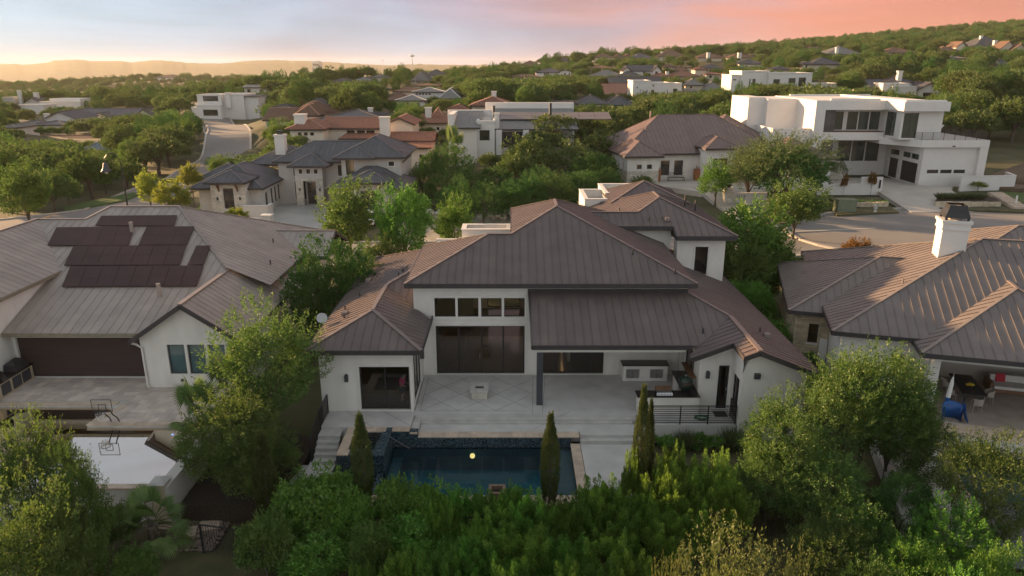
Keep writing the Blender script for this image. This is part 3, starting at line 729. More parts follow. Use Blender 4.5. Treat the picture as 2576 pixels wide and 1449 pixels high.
    box('body', M['stucco'], b, -1.25,1.25,-.35,.35,0,.92); box('counter_top', M['granite'], b, -1.32,1.32,-.42,.36,.92,.97)
    for xx in (-.72,.62):
        d = box('cabinet_door', M['steel'], b, xx-.36,xx+.36,-.385,-.352,.18,.72); box('door_split', M['fascia'], d, xx-.008,xx+.008,-.392,-.386,.2,.7)
    # L-shaped kitchen
    k = tag(empty('outdoor_kitchen', (0,0,0)), 'L shaped white outdoor kitchen counter with black granite top by the side door', 'counter')
    box('body', M['stucco'], k, 6.42,9.5,33.42,34.05,0,.95); box('body', M['stucco'], k, 8.85,9.52,34.05,36.6,0,.95)
    MB().prism([(6.34,33.36),(9.53,33.36),(9.53,36.65),(8.75,36.65),(8.75,34.12),(6.34,34.12)], .95, 1.0).build('counter_top', M['granite'], k)
    box('cabinet_door', M['steel'], k, 8.80,8.845,34.5,35.2,.2,.75); 
    box('shelf', M['wood'], k, 9.2,9.52,34.4,36.4,1.55,1.62)
    g = tag(empty('gas_grill', (7.75,33.74,1.0)), 'stainless gas grill set into the black counter', 'grill')
    box('grill_body', M['black'], g, -.42,.42,-.2,.28,.0,.12); MB().add([(-.4,-.28,.02),(.4,-.28,.02),(.4,-.2,.14),(-.4,-.2,.14),(-.4,-.2,.0),(.4,-.2,.0)],[(0,1,2,3),(1,5,2),(0,3,4),(0,4,5,1)]).build('control_panel', M['steel'], g)
    for i in range(5): box('knob', M['black'], g, -.3+.15*i-.02,-.3+.15*i+.02,-.29,-.25,.06,.10)
    box('grate', M['steel'], g, -.38,.38,-.12,.24,.121,.13); box('grill_hood', M['wood'], g, -.4,.4,.22,.3,.13,.3)
    e = tag(empty('egg_grill', (8.95,34.25,1.0)), 'dark green egg shaped ceramic grill in the counter corner', 'grill')
    MB().lathe((0,0,0),[(.16,0),(.3,.06),(.36,.2),(.375,.3),(.36,.38)],18).build('bowl', M['egg'], e, True)
    MB().lathe((0,0,0),[(.365,.39),(.37,.43),(.33,.58),(.22,.7),(.1,.75)],18).build('lid', M['egg'], e, True)
    MB().lathe((0,0,0),[(.06,.75),(.06,.82),(.03,.84)],10).build('chimney_cap', M['steel'], e); box('lid_handle', M['wood'], e, -.2,.2,-.46,-.42,.46,.5)
    MB().lathe((0,0,0),[(.38,.36),(.385,.4),(.38,.42)],18).build('band', M['black'], e)
    # railings
    railing('railing', [(6.95,32.32,0),(11.05,32.32,0)], 'black horizontal bar railing in front of the side door', 1.0, 9)
    railing('railing', [(11.05,32.36,0),(11.05,33.2,0)], 'short black return of the bar railing beside the right wing', 1.0, 9)
    railing('stair_railing', [(-9.42,33.6,0),(-9.42,32.05,0),(-9.55,30.5,-.9)], 'black metal railing beside the grey steps left of the spa', 1.0, 8, vertical=True, sp=.1)
    # hose and door mat
    pts = [(9.55+.36*math.cos(t*.5)*(1+.06*math.sin(t)), 32.95+.2*math.sin(t*.5)*(1+.05*math.cos(2*t)), .03+.012*(t%7)) for t in range(0, 52)]
    tag(MB().tube(pts, .022, 6).build('garden_hose', M['hose'], None, True), 'coiled green garden hose on the side landing', 'hose')
    tag(box('door_mat', M['mat'], None, 10.3,10.95,33.15,33.75,.004,.02), 'dark door mat before the glass side door', 'mat')
    # satellite dish on the roof edge
    s = tag(empty('satellite_dish', (-9.95,36.6,3.75)), 'pale grey satellite dish at the left roof edge', 'dish')
    n = 16; mb = MB(); v = [(0,0,0)]; 
    for r, d in ((.16,.02),(.3,.07),(.42,.13)): v += [(r*math.cos(2*math.pi*i/n)*.95, -d, r*math.sin(2*math.pi*i/n)) for i in range(n)]
    fa = [(0,1+i,1+(i+1)%n) for i in range(n)] + [(1+a*n+i,1+a*n+(i+1)%n,1+(a+1)*n+(i+1)%n,1+(a+1)*n+i)[::-1] for a in range(2) for i in range(n)]
    d = mb.add(v, fa).build('reflector', M['dishm'], s, True); d.location = (-.32,-.05,.42); d.rotation_euler = (math.radians(-42),0,math.radians(15))
    MB().tube([(.15,0,-.1),(-.1,0,.25),(-.3,.03,.42)], .025, 8).build('mast', M['dishm'], s); MB().tube([(-.35,-.02,.15),(-.3,-.45,.3)], .015, 6).build('feed_arm', M['dishm'], s)
    s.scale = (.72,.72,.72)
    # stuccoed planters with young cypresses, drawn with the plants below
    for X,Y,w,lb in ((-.63,26.72,.62,'weathered timber planter box at the pool edge near the middle cypress'),(6.25,26.35,.8,'weathered timber planter box at the right end of the low deck'),):
        p = tag(empty('planter_box', (X,Y,-.72)), lb, 'planter')
        for dd in ((-w/2,w/2,-w/2,-w/2+.06),(-w/2,w/2,w/2-.06,w/2),(-w/2,-w/2+.06,-w/2+.06,w/2-.06),(w/2-.06,w/2,-w/2+.06,w/2-.06)): box('side_board', M['wood_grey'], p, *dd, -.6, .6)
        box('soil', M['mulch'], p, -w/2+.06,w/2-.06,-w/2+.06,w/2-.06,-.5,.45)
        mb = MB()
        for dd in ((-w/2-.05,w/2+.05,-w/2-.05,-w/2+.08),(-w/2-.05,w/2+.05,w/2-.08,w/2+.05),(-w/2-.05,-w/2+.08,-w/2+.08,w/2-.08),(w/2-.08,w/2+.05,-w/2+.08,w/2-.08)): mb.box(*dd, .6, .64)
        mb.build('rim', M['wood_grey'], p)
    # back garden fence: one run of black pickets
    for i,(a,bb,lb) in enumerate((((-12.6,25.1,-2.25),(-9.3,24.6,-2.35),'black picket fence panel by the gravel bed at the lower left'),((-9.3,25.6,-2.3),(9.0,25.6,-2.2),'long black picket fence below the pool, half hidden by shrubs'),((9.0,25.6,-2.2),(17,27.5,-1.9),'black picket fence behind the shrubs below the right wing'))):
        railing('picket_fence', [a,bb], lb, 1.55, vertical=True, sp=.115, post_sp=2.4, post=.07, cat='fence')
    railing('picket_fence', [(14.6,37.5,-.4),(17.3,37.9,-.4)], 'black picket gate between the central house and the stone clad neighbour', 1.7, vertical=True, sp=.11, post_sp=1.35, cat='gate')
    person()
def skin_body(name, verts, edges, radii, m, parent, sub=2, root=0):
    me = bpy.data.meshes.new(name); me.from_pydata(verts, edges, []); me.update()
    o = link(name, me, m, parent)
    o.modifiers.new('skin', 'SKIN'); me.skin_vertices[0].data[root].use_root = True
    for i, r in enumerate(radii): me.skin_vertices[0].data[i].radius = r if isinstance(r, tuple) else (r, r)
    s = o.modifiers.new('sub', 'SUBSURF'); s.levels = s.render_levels = sub
    return o
def person():
    """a man seen from behind the glass of the left wing, head bent over what he holds"""
    P = tag(empty('person', (-5.75,34.75,.03), math.radians(70)), 'person in a pink shirt and grey shorts bending behind the left glass door', 'person')
    V = [(0,0,.92),(0,.02,1.08),(0,.0,1.26),(0,-.06,1.42),(0,-.11,1.50),(0,-.17,1.58),(0,-.2,1.68),          # pelvis..head
         (-.17,-.03,1.40),(-.22,-.02,1.14),(-.16,-.22,1.02),(-.12,-.32,1.03),                               # arm
         (.17,-.03,1.40),(.22,-.02,1.14),(.16,-.22,1.02),(.12,-.32,1.03),
         (-.1,0,.86),(-.12,-.05,.48),(-.12,.02,.09),(-.13,-.13,.04),
         (.1,0,.86),(.12,.02,.48),(.12,.10,.09),(.13,-.05,.04)]
    E = [(0,1),(1,2),(2,3),(3,4),(4,5),(5,6),(3,7),(7,8),(8,9),(9,10),(3,11),(11,12),(12,13),(13,14),(0,15),(15,16),(16,17),(17,18),(0,19),(19,20),(20,21),(21,22)]
    R = [(.15,.11),(.14,.1),(.17,.11),(.16,.1),.06,.085,.09,.06,.045,.036,.03,.06,.045,.036,.03,.085,.06,.042,.035,.085,.06,.042,.035]
    skin_body('body', V, E, R, M['skin'], P)
    sv = [(0,.01,.9),(0,.02,1.1),(0,0,1.28),(0,-.05,1.42),(-.18,-.03,1.40),(-.225,-.02,1.2),(.18,-.03,1.40),(.225,-.02,1.2)]
    skin_body('shirt', sv, [(0,1),(1,2),(2,3),(3,4),(4,5),(3,6),(6,7)], [(.19,.145),(.18,.135),(.2,.14),(.15,.11),.08,.075,.08,.075], M['pink'], P)
    hv = [(0,0,.9),(-.1,0,.84),(-.12,-.045,.52),(.1,0,.84),(.12,.015,.52)]
    skin_body('shorts', hv, [(0,1),(1,2),(0,3),(3,4)], [(.17,.13),.105,.09,.105,.09], M['shorts'], P)
    MB().lathe((0,-.19,1.60),[(.06,0),(.105,.05),(.11,.1),(.08,.17),(.02,.19)],14).build('hair', M['hair'], P, True)
    for sx, y in ((-1,-.06),(1,.02)):
        MB().add([(-.05+.125*sx,y+.12,0),(.05+.125*sx,y+.12,0),(.05+.125*sx,y-.16,0),(-.05+.125*sx,y-.16,0),(-.04+.125*sx,y+.11,.1),(.04+.125*sx,y+.11,.1),(.035+.125*sx,y-.14,.05),(-.035+.125*sx,y-.14,.05)],
                 [(3,2,1,0),(4,5,6,7),(0,1,5,4),(1,2,6,5),(2,3,7,6),(3,0,4,7)]).build('shoe', M['black'], P)
M['step_dark'] = mat('joint_dark', (0.20,0.195,0.185), 0.9, 0.1, 5)  # dark grey of the tooled joints and tar seams
M['lamp'] = emit_mat('warm_lamp', (1.0,0.62,0.22), 0.55)
M['egg'] = mat('egg_ceramic', (0.012,0.03,0.02), 0.3, 0.2, 6)
M['hose'] = mat('hose_rubber', (0.02,0.14,0.05), 0.5, 0.1, 5)
M['mat'] = mat('coir_mat', (0.03,0.03,0.03), 0.95, 0.3, 30)
M['dishm'] = mat('dish_paint', (0.42,0.44,0.45), 0.5, 0.05, 3)
M['wood_grey'] = mat('weathered_wood', (0.20,0.14,0.10), 0.85, 0.25, 4, 0.2, 20)
M['skin'] = mat('skin', (0.48,0.30,0.22), 0.6, 0.05, 5)
M['pink'] = mat('pink_cotton', (0.85,0.05,0.24), 0.8, 0.08, 5)
M['shorts'] = mat('grey_cotton', (0.12,0.12,0.12), 0.85, 0.08, 5)
M['hair'] = mat('hair', (0.03,0.022,0.016), 0.7, 0.2, 20)
yard()
# ------------------------------------------------------------------ left neighbour
M['screen'] = mat('brown_shade_cloth', (0.055,0.036,0.032), 0.8, 0.12, 1.2, 0.1, 2, sc3=(.3,1,5))
M['solar'] = mat('solar_glass', (0.055,0.031,0.031), 0.6, 0.15, 1.0, spec=0.2)
M['cover'] = mat('black_grill_cover', (0.03,0.03,0.035), 0.6, 0.2, 4, 0.4, 6)
M['copperg'] = mat('aged_gutter', (0.22,0.19,0.14), 0.6, 0.15, 3)
def left_house():
    H = tag(empty('house', (0,0,0)), 'white stucco house at left with solar panels on its taupe metal roof', 'house')
    R = empty('roof', parent=H)
    m, c, f = M['roof_taupe'], M['roof_cap_t'], M['copperg']
    zc = lambda Y: 3.0+.365*(Y-37.1)
    poly = [(-27.9,37.1),(-20.4,37.1),(-17.5,42.8),(-23.2,49.8),(-27.95,49.8),(-28.9,48.2),(-32.2,48.2),(-27.9,42.9)]
    roof_plane(R, [(x,y,zc(y)) for x,y in poly], m, sp=.52)
    zr = lambda X: zc(49.8)-.43*(X+23.2)
    zg = 4.98
    roof_plane(R, [(-23.2,49.8,zr(-23.2)),(-17.5,42.8,zr(-17.5)),(-14.9,42.8,zr(-14.9)),(-14.9,57.9,zr(-14.9))], m, sp=.5)
    roof_plane(R, [(-23.2,49.8,zc(49.8)),(-14.9,57.9,zr(-14.9)),(-34,57.9,4.0),(-27.95,49.8,zc(49.8))], m, rh=0)
    zl = lambda X: 5.02+.46*(-27.6-X)
    roof_plane(R, [(-27.6,31,5.02),(-27.6,42.9,5.02),(-32.1,48.2,zl(-32.1)),(-32.1,31,zl(-32.1))], m, sp=.52)
    roof_plane(R, [(-32.1,31,zl(-32.1)),(-32.1,50.5,zl(-32.1)),(-37,50.5,5.0),(-37,31,5.0)], m, sp=.52)
    gz = lambda X: 4.98-.68*abs(X+17.5)
    roof_plane(R, [(-20.5,36.15,gz(-20.5)),(-17.5,36.15,gz(-17.5)),(-17.5,43.0,gz(-17.5)),(-20.5,37.3,gz(-20.5))], m, sp=.5)
    roof_plane(R, [(-17.5,36.15,gz(-17.5)),(-14.45,36.15,gz(-14.45)),(-14.45,44.6,gz(-14.45)),(-17.5,44.6,gz(-17.5))], m, sp=.5)
    cap(R, [(-28.9,48.2,zc(48.2)),(-32.2,48.2,zc(48.2))], c); cap(R, [(-28.9,48.2,zc(48.2)),(-27.95,49.8,zc(49.8)),(-23.2,49.8,zc(49.8)),(-17.5,42.8,zc(42.8))], c, w=.2)
    cap(R, [(-17.5,36.1,gz(-17.5)),(-17.5,43.0,gz(-17.5))], c, w=.26); cap(R, [(-32.1,31,zl(-32.1)),(-32.1,48.2,zl(-32.1))], c)
    cap(R, [(-23.2,49.8,zc(49.8)),(-14.9,57.9,zr(-14.9))], c)
    fascia(R, [(-27.9,37.08,3.0),(-20.5,37.08,3.0)], f, .2, .12, name='gutter'); fascia(R, [(-27.58,31,5.02),(-27.58,42.9,5.02)], f, .2, .12, name='gutter')
    fascia(R, [(-20.5,36.13,gz(-20.5)),(-17.5,36.13,gz(-17.5)),(-14.45,36.13,gz(-14.45))], M['fascia'], .24); fascia(R, [(-14.43,36.1,gz(-14.45)),(-14.43,44.6,gz(-14.45))], M['fascia'], .2); fascia(R, [(-14.88,44.6,zr(-14.9)),(-14.88,57.9,zr(-14.9))], M['fascia'], .2)
    hip_roof(R, -21, -13.2, 50, 56, 4.0, .4, M['roof_taupe'], c, M['fascia'], sp=.5, gable=('x1',))
    pipe_vent(R, -25.0,46.6, zc(46.6), .75, .13, m); pipe_vent(R, -20.55,40.2, zc(40.2), .8, .13, m)
    pipe_vent(R, -15.9,46.0, zr(-15.9), .3); pipe_vent(R, -17.0,50.2, zr(-17), .3); pipe_vent(R,-13,51.5,4.6,.2)
    # walls
    st = M['stucco']
    Wall(H, (-28.0,31), (-28.0,50), -1.0, 4.9, st)
    sw = Wall(H, (-28.0,38.0), (-20.2,38.0), -.4, 3.0, st, [(.12,7.3,0.02,2.42)])
    mb = MB(); sw.bar(mb, .12,7.3,.02,2.42,-.14,-.11); mb.build('shade_screen', M['screen'], H)
    mb = MB(); sw.bar(mb, -.02,7.6,2.44,2.66,.0,.05); sw.bar(mb,.0,.12,0,2.44,.0,.05); sw.bar(mb,7.3,7.45,0,2.44,.0,.05); sw.bar(mb,.12,7.3,0.0,.035,.0,.05); mb.build('screen_frame', M['white'], H)
    g0 = at(410,862,36.67); g1 = at(458,946,36.67); h0 = at(458,862,36.67); h1 = at(506,946,36.67)
    X0 = -20.2; u = lambda X: X-X0
    op = [(1.42,2.36,.78,2.52),(2.52,3.46,.78,2.52),(3.62,4.56,.78,2.52)]
    gw = Wall(H, (X0,36.67), (-14.9,36.67), -.4, 3.0, st, op, top=(2.7,4.85))
    for o in op: gw.window(*o, fw=.07, fm=M['lantern'], gm=M['teal_glass'], sill=False)
    Wall(H, (X0,38.1), (X0,36.67), -.4, 3.0, st); Wall(H, (-14.9,36.67), (-14.9,57), -.8, 3.2, st)
    box('core', M['stucco'], H, -27.8, -15.2, 45, 57, -.5, 3.2)
    MB().tube([(-20.45,36.2,2.8),(-20.3,36.45,2.62),(-20.1,36.6,2.35),(-20.1,36.6,.1),(-19.95,36.5,.05)], .06, 8).build('downspout', M['trim'], H)
    mb = MB(); gw.bar(mb,1.95,2.1,.35,.5,0,.05); mb.build('outlet_box', M['lantern'], H)
    # solar panels: black glass rectangles on rails, each its own panel
    nv = Vector((0,-.365,1)).normalized()
    def onp(x, y):
        r = ray(x*.30515, (750+y/2.061)*.6289); o = Vector((0,0,17)); d = Vector(r)
        p0 = Vector((0,37.1,3.0)); t = (p0-o).dot(nv)/d.dot(nv); return o+d*t
    def array(q, nx, ny, lb):
        t = tag(empty('solar_array', (0,0,0)), lb, 'solar panels', 'solar arrays on the left roof')
        q = [onp(*p)+nv*.13 for p in q]    # top-left, top-right, bottom-right, bottom-left
        f2 = lambda s_, r_: (q[0]*(1-s_)+q[1]*s_)*(1-r_) + (q[3]*(1-s_)+q[2]*s_)*r_
        for i in range(nx):
            for j in range(ny):
                e = .0012; a, b, c2, d = i/nx+e, (i+1)/nx-e, j/ny+e*2.5, (j+1)/ny-e*2.5
                MB().slab([f2(a,d),f2(b,d),f2(b,c2),f2(a,c2)], .04).build('solar_panel', M['solar'], t)
        for r_ in (.2,.8):
            MB().beam(f2(0,r_)-nv*.07, f2(1,r_)-nv*.07, .04, .05).build('mounting_rail', M['steel'], t)
    array([(840,245),(1465,240),(1440,328),(790,325)], 6, 1, 'single row of six solar panels nearest the left ridge')
    array([(470,340),(1110,335),(1065,488),(395,490)], 5, 2, 'left solar array of the second row, beside the vent pipe')
    array([(1215,333),(1605,333),(1545,485),(1145,486)], 3, 2, 'right solar array of the second row, near the hip')
    array([(612,492),(1540,489),(1487,650),(532,655)], 7, 2, 'wide solar array in the third row of the left roof')
    array([(1622,491),(1738,491),(1682,648),(1552,650)], 1, 2, 'narrow pair of solar panels beside the hip')
    array([(585,661),(1682,656),(1625,824),(515,831)], 8, 2, 'lowest and widest solar array on the left roof')
M['roof_cap_t'] = mat('roof_cap_taupe', (0.24,0.20,0.175), 0.4, 0.08, 1.5, 0, 3, 0.0)
M['white'] = mat('white_paint', (0.74,0.73,0.70), 0.6, 0.03, 2)
M['teal_glass'] = mat('teal_window_film', (0.04,0.10,0.11), 0.08, 0.3, 0.8, spec=0.8)
left_house()
def left_yard():
    D = tag(empty('terrace', (0,0,0)), 'travertine pool deck of the left house', 'terrace', kind='structure')
    poly = [(-28,38),(-28,34.5),(-21.3,34.5),(-20.45,34.0),(-21.05,32.25),(-15.2,32.25),(-15.2,38)]
    MB().prism(poly, -.5, -.035).build('deck_bed', M['stepconc'], D)
    # pavers laid in broken courses
    y = 32.6; R = random.Random(3); row = 0
    while y < 37.95:
        h = R.choice((.41,.41,.61)); h = min(h, 37.97-y)
        x = -27.95 + R.uniform(-.5,0); lim0 = -27.95 if y >= 34.85 else -20.6+(y-34.0)*.34
        while x < -15.25:
            w = R.choice((.41,.61,.61,.81)); a, b = max(x, lim0), min(x+w, -15.25)
            if b-a > .08: box('paver', M['paver'], D, a+.006, b-.006, y+.006, y+h-.006, -.035, R.uniform(-.004,.004))
            x += w
        y += h; row += 1
    def edge(a, b, n, w=.34):
        a, b = Vector((*a,0)), Vector((*b,0)); s = Vector((-(b-a).y,(b-a).x,0)).normalized()*w
        for i in range(n):
            p, q = a+(b-a)*((i+.01)/n), a+(b-a)*((i+.99)/n)
            MB().prism([(p.x,p.y),(q.x,q.y),((q+s).x,(q+s).y),((p+s).x,(p+s).y)], -.05, .012).build('edge_stone', M['coping'], D)
    edge((-28,34.5),(-20.75,34.5),11); edge((-21.1,32.24),(-15.2,32.24),10)
    edge((-20.45,34.5),(-21.05,32.6),4,)
    # pool
    P = tag(empty('swimming_pool', (0,0,0)), 'still pool of the left house mirroring the pale sky', 'pool')
    box('pool_floor', M['pool_blue'], P, -30, -14.6, 27.4, 32.2, -1.9, -1.5); box('pool_shelf', M['pool_shelf'], P, -30, -21.2, 32.3, 34.45, -1.0, -.42)
    box('pool_floor', M['pool_blue'], P, -30, -21.2, 32.2, 32.3, -1.9, -.5)
    box('pool_wall', M['pool_blue'], P, -21.1, -14.6, 32.2, 32.5, -1.9, -.16); box('pool_wall', M['pool_blue'], P, -14.9, -14.6, 27.4, 32.2, -1.9, -.05)
    MB().add([(-30,27.2,-.14),(-14.75,27.2,-.14),(-14.75,32.24,-.14),(-21.06,32.24,-.14),(-20.46,34.2,-.14),(-21,34.5,-.14),(-30,34.5,-.14)],[(0,1,2,3,4,5,6)]).build('water', M['water_l'], P)
    box('spill_wall', M['stucco_grey'], P, -30, -15.0, 26.9, 27.25, -2.6, -.18)
    for i in range(9): box('edge_stone', M['coping'], P, -19.0+.44*i+.004, -19.0+.44*(i+1)-.004, 26.84, 27.2, -.2, -.135)
    box('spill_wall', M['stucco_grey'], P, -15.0, -14.5, 26.7, 32.2, -2.6, .05)
    for X, Y in ((-14.95,26.95),(-19.3,26.95)):
        q = box('end_pier', M['stone_y'], P, X-.28,X+.28,Y-.35,Y+.3,-2.6,.18); MB().add([(X-.36,Y-.43,.18),(X+.36,Y-.43,.18),(X+.36,Y+.38,.18),(X-.36,Y+.38,.18),(X-.1,Y-.1,.34),(X+.1,Y-.1,.34),(X+.1,Y+.1,.34),(X-.1,Y+.1,.34)],[(0,1,5,4),(1,2,6,5),(2,3,7,6),(3,0,4,7),(4,5,6,7),(3,2,1,0)]).build('pier_cap', M['stepconc'], q)
    for X, Y in ((-16.7,31.9),(-23.6,32.28)): MB().lathe((X,Y,-.36),[(0,0),(.05,.01),(.05,.03),(0,.04)],10).build('pool_light', M['bluelamp'], P)
    # poolside basketball hoop
    h = tag(empty('basketball_hoop', (-19.85,32.6,0)), 'poolside basketball hoop with clear backboard on two bent posts', 'basketball hoop')
    for s in (-.2,.2): MB().tube([(s*1.0,.05,0),(s*.95,-.05,.25),(s*.9-.04,-.30,.55),(s*.85-.1,-.32,.78)], .03, 8).build('post', M['dark'], h, True)
    fr = MB(); x0,x1,z0,z1 = -.78,.2,.72,1.38; Y = -.36
    for a,b in (((x0,z0),(x1,z0)),((x1,z0),(x1,z1)),((x1,z1),(x0,z1)),((x0,z1),(x0,z0)),((-.46,.78),(-.1,.78)),((-.1,.78),(-.1,1.12)),((-.1,1.12),(-.46,1.12)),((-.46,1.12),(-.46,.78))): fr.beam((a[0],Y,a[1]),(b[0],Y,b[1]),.022,.022,(0,1,0))
    fr.build('backboard_frame', M['dark'], h)
    MB().add([(x0,Y,z0),(x1,Y,z0),(x1,Y,z1),(x0,Y,z1)],[(0,1,2,3)]).build('backboard', M['clearp'], h)
    ring = [(-.28+.22*math.cos(t*math.pi/8), Y-.26+.22*math.sin(t*math.pi/8), .76) for t in range(17)]
    MB().tube(ring, .014, 6, False).build('rim', M['dark'], h)
    nt = MB()
    for t in range(12):
        a, b = t*math.pi/6, (t+1)*math.pi/6
        nt.tube([(-.28+.22*math.cos(a),Y-.26+.22*math.sin(a),.76),(-.28+.13*math.cos(b),Y-.26+.13*math.sin(b),.42)], .006, 4); nt.tube([(-.28+.22*math.cos(b),Y-.26+.22*math.sin(b),.76),(-.28+.13*math.cos(a),Y-.26+.13*math.sin(a),.42)], .006, 4)
    nt.build('net', M['white'], h)
    # kitchen counter, covered grill, smoker
    k = tag(empty('outdoor_kitchen', (0,0,0)), 'stone ended outdoor kitchen counter at the far left of the paved deck', 'counter')
    box('counter', M['stone_y'], k, -28.0,-27.2,34.9,37.9,0,.86); box('counter_top', M['granite'], k, -28.0,-27.12,34.85,37.95,.86,.92)
    for yy in (35.6,36.5,37.3): box('cabinet_door', M['lantern'], k, -27.195,-27.17,yy-.35,yy+.35,.12,.75)
    v = tag(empty('grill', (-27.55,37.2,.92)), 'gas grill under a slumped black cover on the left counter', 'grill')
    MB().add([(-.4,-.55,0),(.36,-.55,0),(.36,.5,0),(-.4,.5,0),(-.36,-.5,.35),(.25,-.5,.28),(.25,.45,.3),(-.36,.45,.4),(-.2,-.3,.5),(.1,-.3,.47),(.1,.3,.48),(-.2,.3,.52)],[(0,1,5,4),(1,2,6,5),(2,3,7,6),(3,0,4,7),(4,5,9,8),(5,6,10,9),(6,7,11,10),(7,4,8,11),(8,9,10,11)]).build('cover', M['cover'], v)
    s = tag(empty('smoker', (-27.6,35.4,.92)), 'round black smoker with a tall flue at the left end of the counter', 'smoker')
    MB().tube([(-.3,-.1,.34),(.45,-.1,.34)], .28, 16).build('barrel', M['black'], s, True); MB().tube([(-.1,.1,.4),(-.1,.1,1.25),(-.15,.1,1.3)], .08, 10).build('flue', M['black'], s)
    for a in (-.2,.35): box('leg', M['black'], s, a-.04,a+.04,-.3,.1,-.0,.2)
    # stepping stones and river-rock bed below the spill wall
    for (x,y,r,lb) in ((-13.9,26.4,.3,'square cream stepping stone nearer the palm'),(-13.1,26.9,.35,'square cream stepping stone beside the fence end')):
        o = MB().prism([(-.42,-.33),(.4,-.38),(.45,.32),(-.38,.38)], -.06, .05).build('stepping_stone', M['coping'], None); o.location = (x,y,-2.02); o.rotation_euler = (0,0,r)
        tag(o, lb, 'stepping stone', 'stepping stones')
M['pool_blue'] = mat('pool_blue_plaster', (0.012,0.10,0.17), 0.6, 0.15, 1.5)
M['bluelamp'] = emit_mat('blue_lamp', (0.35,0.4,1.0), 4.0)
M['clearp'] = glass_mat('clear_acrylic', (0.93,0.93,0.92), 1.3, 0.05, 0.0)
left_yard()
# ------------------------------------------------------------------ right neighbour (turned about 16 degrees)
RO, RA = (19.4, 33.0, 0), math.radians(-16)
M['stainw'] = mat('spot_white', (0.8,0.75,0.68), 0.5, 0.02, 2)
M['slide'] = mat('blue_plastic', (0.01,0.10,0.34), 0.35, 0.08, 3)
M['cushion'] = mat('cushion', (0.55,0.53,0.50), 0.9, 0.06, 4)
M['red'] = mat('red_cushion', (0.42,0.03,0.05), 0.9, 0.08, 4)
M['slate'] = mat('dark_table', (0.035,0.034,0.034), 0.45, 0.15, 3)
M['wicker'] = mat('chair_taupe', (0.32,0.28,0.24), 0.7, 0.08, 6)
M['patio_r'] = mat('patio_pavers', (0.33,0.27,0.225), 0.8, 0.12, 1.5, 0.15, 12)
def right_house():
    H = tag(empty('house', RO, RA), 'house at right with bronze metal roof, white chimney and stone side wall', 'house')
    R = empty('roof', parent=H)
    m, c, f = M['roof_r'], M['roof_cap_t'], M['fascia']
    hip_roof(R, .85, 11.9, .8, 14.2, 3.3, .4, m, c, f, sp=.47)
    hip_roof(R, -3.1, 24, 2.5, 20.5, 3.45, .4, m, c, f, sp=.47)
    hip_roof(R, -5.0, 9, 6.3, 17.5, 3.2, .405, m, c, f, sp=.44)
    hip_roof(R, 7, 17, 17, 25, 4.6, .4, m, c, f, sp=.47)
    for x,y in ((-1.2,9.5),(1.0,7.2),(-3.6,12.8)): pipe_vent(R, x, y, 3.45+.4*(x+3.1) if x > -3 else 3.2+.4*(x+5), .3, .045, c)
    pipe_vent(R, .9, 13.2, 3.45+.4*4, .3, .045, c)
    ch = empty('chimney', parent=R)
    box('stack', M['stucco_white'], ch, 3.35,4.75,10.15,11.5,5.2,7.75); box('band', M['stucco_white'], ch, 3.28,4.82,10.08,11.57,7.75,7.86); box('stack', M['stucco_white'], ch, 3.31,4.79,10.11,11.54,7.86,8.15); box('band', M['stucco_white'], ch, 3.24,4.86,10.04,11.61,8.15,8.32)
    MB().add([(3.2,9.95,5.72),(4.9,9.95,6.4),(4.9,10.15,6.55),(3.2,10.15,5.85)],[(0,1,2,3)]).build('flashing', c, ch)
    mb = MB(); prof = [(.66,8.46),(.60,8.7),(.5,8.95),(.46,9.2)]
    v = []; cx, cy = 4.05, 10.83
    for r, z in prof: v += [(cx-r,cy-r,z),(cx+r,cy-r,z),(cx+r,cy+r,z),(cx-r,cy+r,z)]
    mb.add(v, [(i*4+j,i*4+(j+1)%4,(i+1)*4+(j+1)%4,(i+1)*4+j) for i in range(3) for j in range(4)]); 
    for sx in (-.58,.58):
        for sy in (-.58,.58): mb.box(cx+sx-.06,cx+sx+.06,cy+sy-.06,cy+sy+.06,8.32,8.6)
    mb.build('metal_shroud', M['dark'], ch); box('flue', M['coping'], ch, cx-.3,cx+.3,cy-.3,cy+.3,8.32,9.1)
    sw, st = M['stucco_white'], M['stucco']
    # covered patio
    box('corner_pier', sw, H, 1.5,1.95,1.4,2.6,-.3,3.1); Wall(H,(1.5,7),(1.5,2.6),-.3,3.2,sw)
    bw = Wall(H, (1.7,6.5), (12,6.5), -.3, 3.2, M['wall_in'], [(2.2,4.9,1.4,2.5),(5.2,8.4,1.4,2.5)])
    bw.window(2.2,4.9,1.4,2.5, v=(.5,), trim=.12); bw.window(5.2,8.4,1.4,2.5, v=(.5,), trim=.12)
    box('patio_beam', sw, H, 1.95,12,1.4,1.8,2.75,3.1); box('patio_ceiling', M['soffit'], H, 1.95,11.8,1.8,6.4,3.02,3.06)
    box('core', M['wall_in'], H, 1.8,22,9,19,-.3,3.2)
    fw = Wall(H, (-2.55,3.1), (1.5,3.1), -.8, 3.25, st, [(2.6,3.3,.9,2.3)]); fw.window(2.6,3.3,.9,2.3)
    Wall(H, (-2.55,7), (-2.55,3.1), -.8, 3.3, st)
    op = [(.75,1.3,1.1,2.3)]
    s1 = Wall(H, (-4.45,6.9), (-2.55,6.9), -.8, 3.05, M['stone_y'], op); s1.window(.75,1.3,1.1,2.3, h=(.5,), sill=True); s1.stones(-.4, 3.05, M['stone_y'], op=op, ch=.2, lw=.42, seed=5)
    s2 = Wall(H, (-4.45,17), (-4.45,6.9), -.8, 3.05, M['stone_y']); s2.stones(-.4, 3.05, M['stone_y'], u0=5.0, ch=.24, lw=.5, seed=6)
    mb = MB(); s1.bar(mb,1.42,1.85,-.1,1.45,.05,.25); e = mb.build('electric_cabinet', M['white'], H)
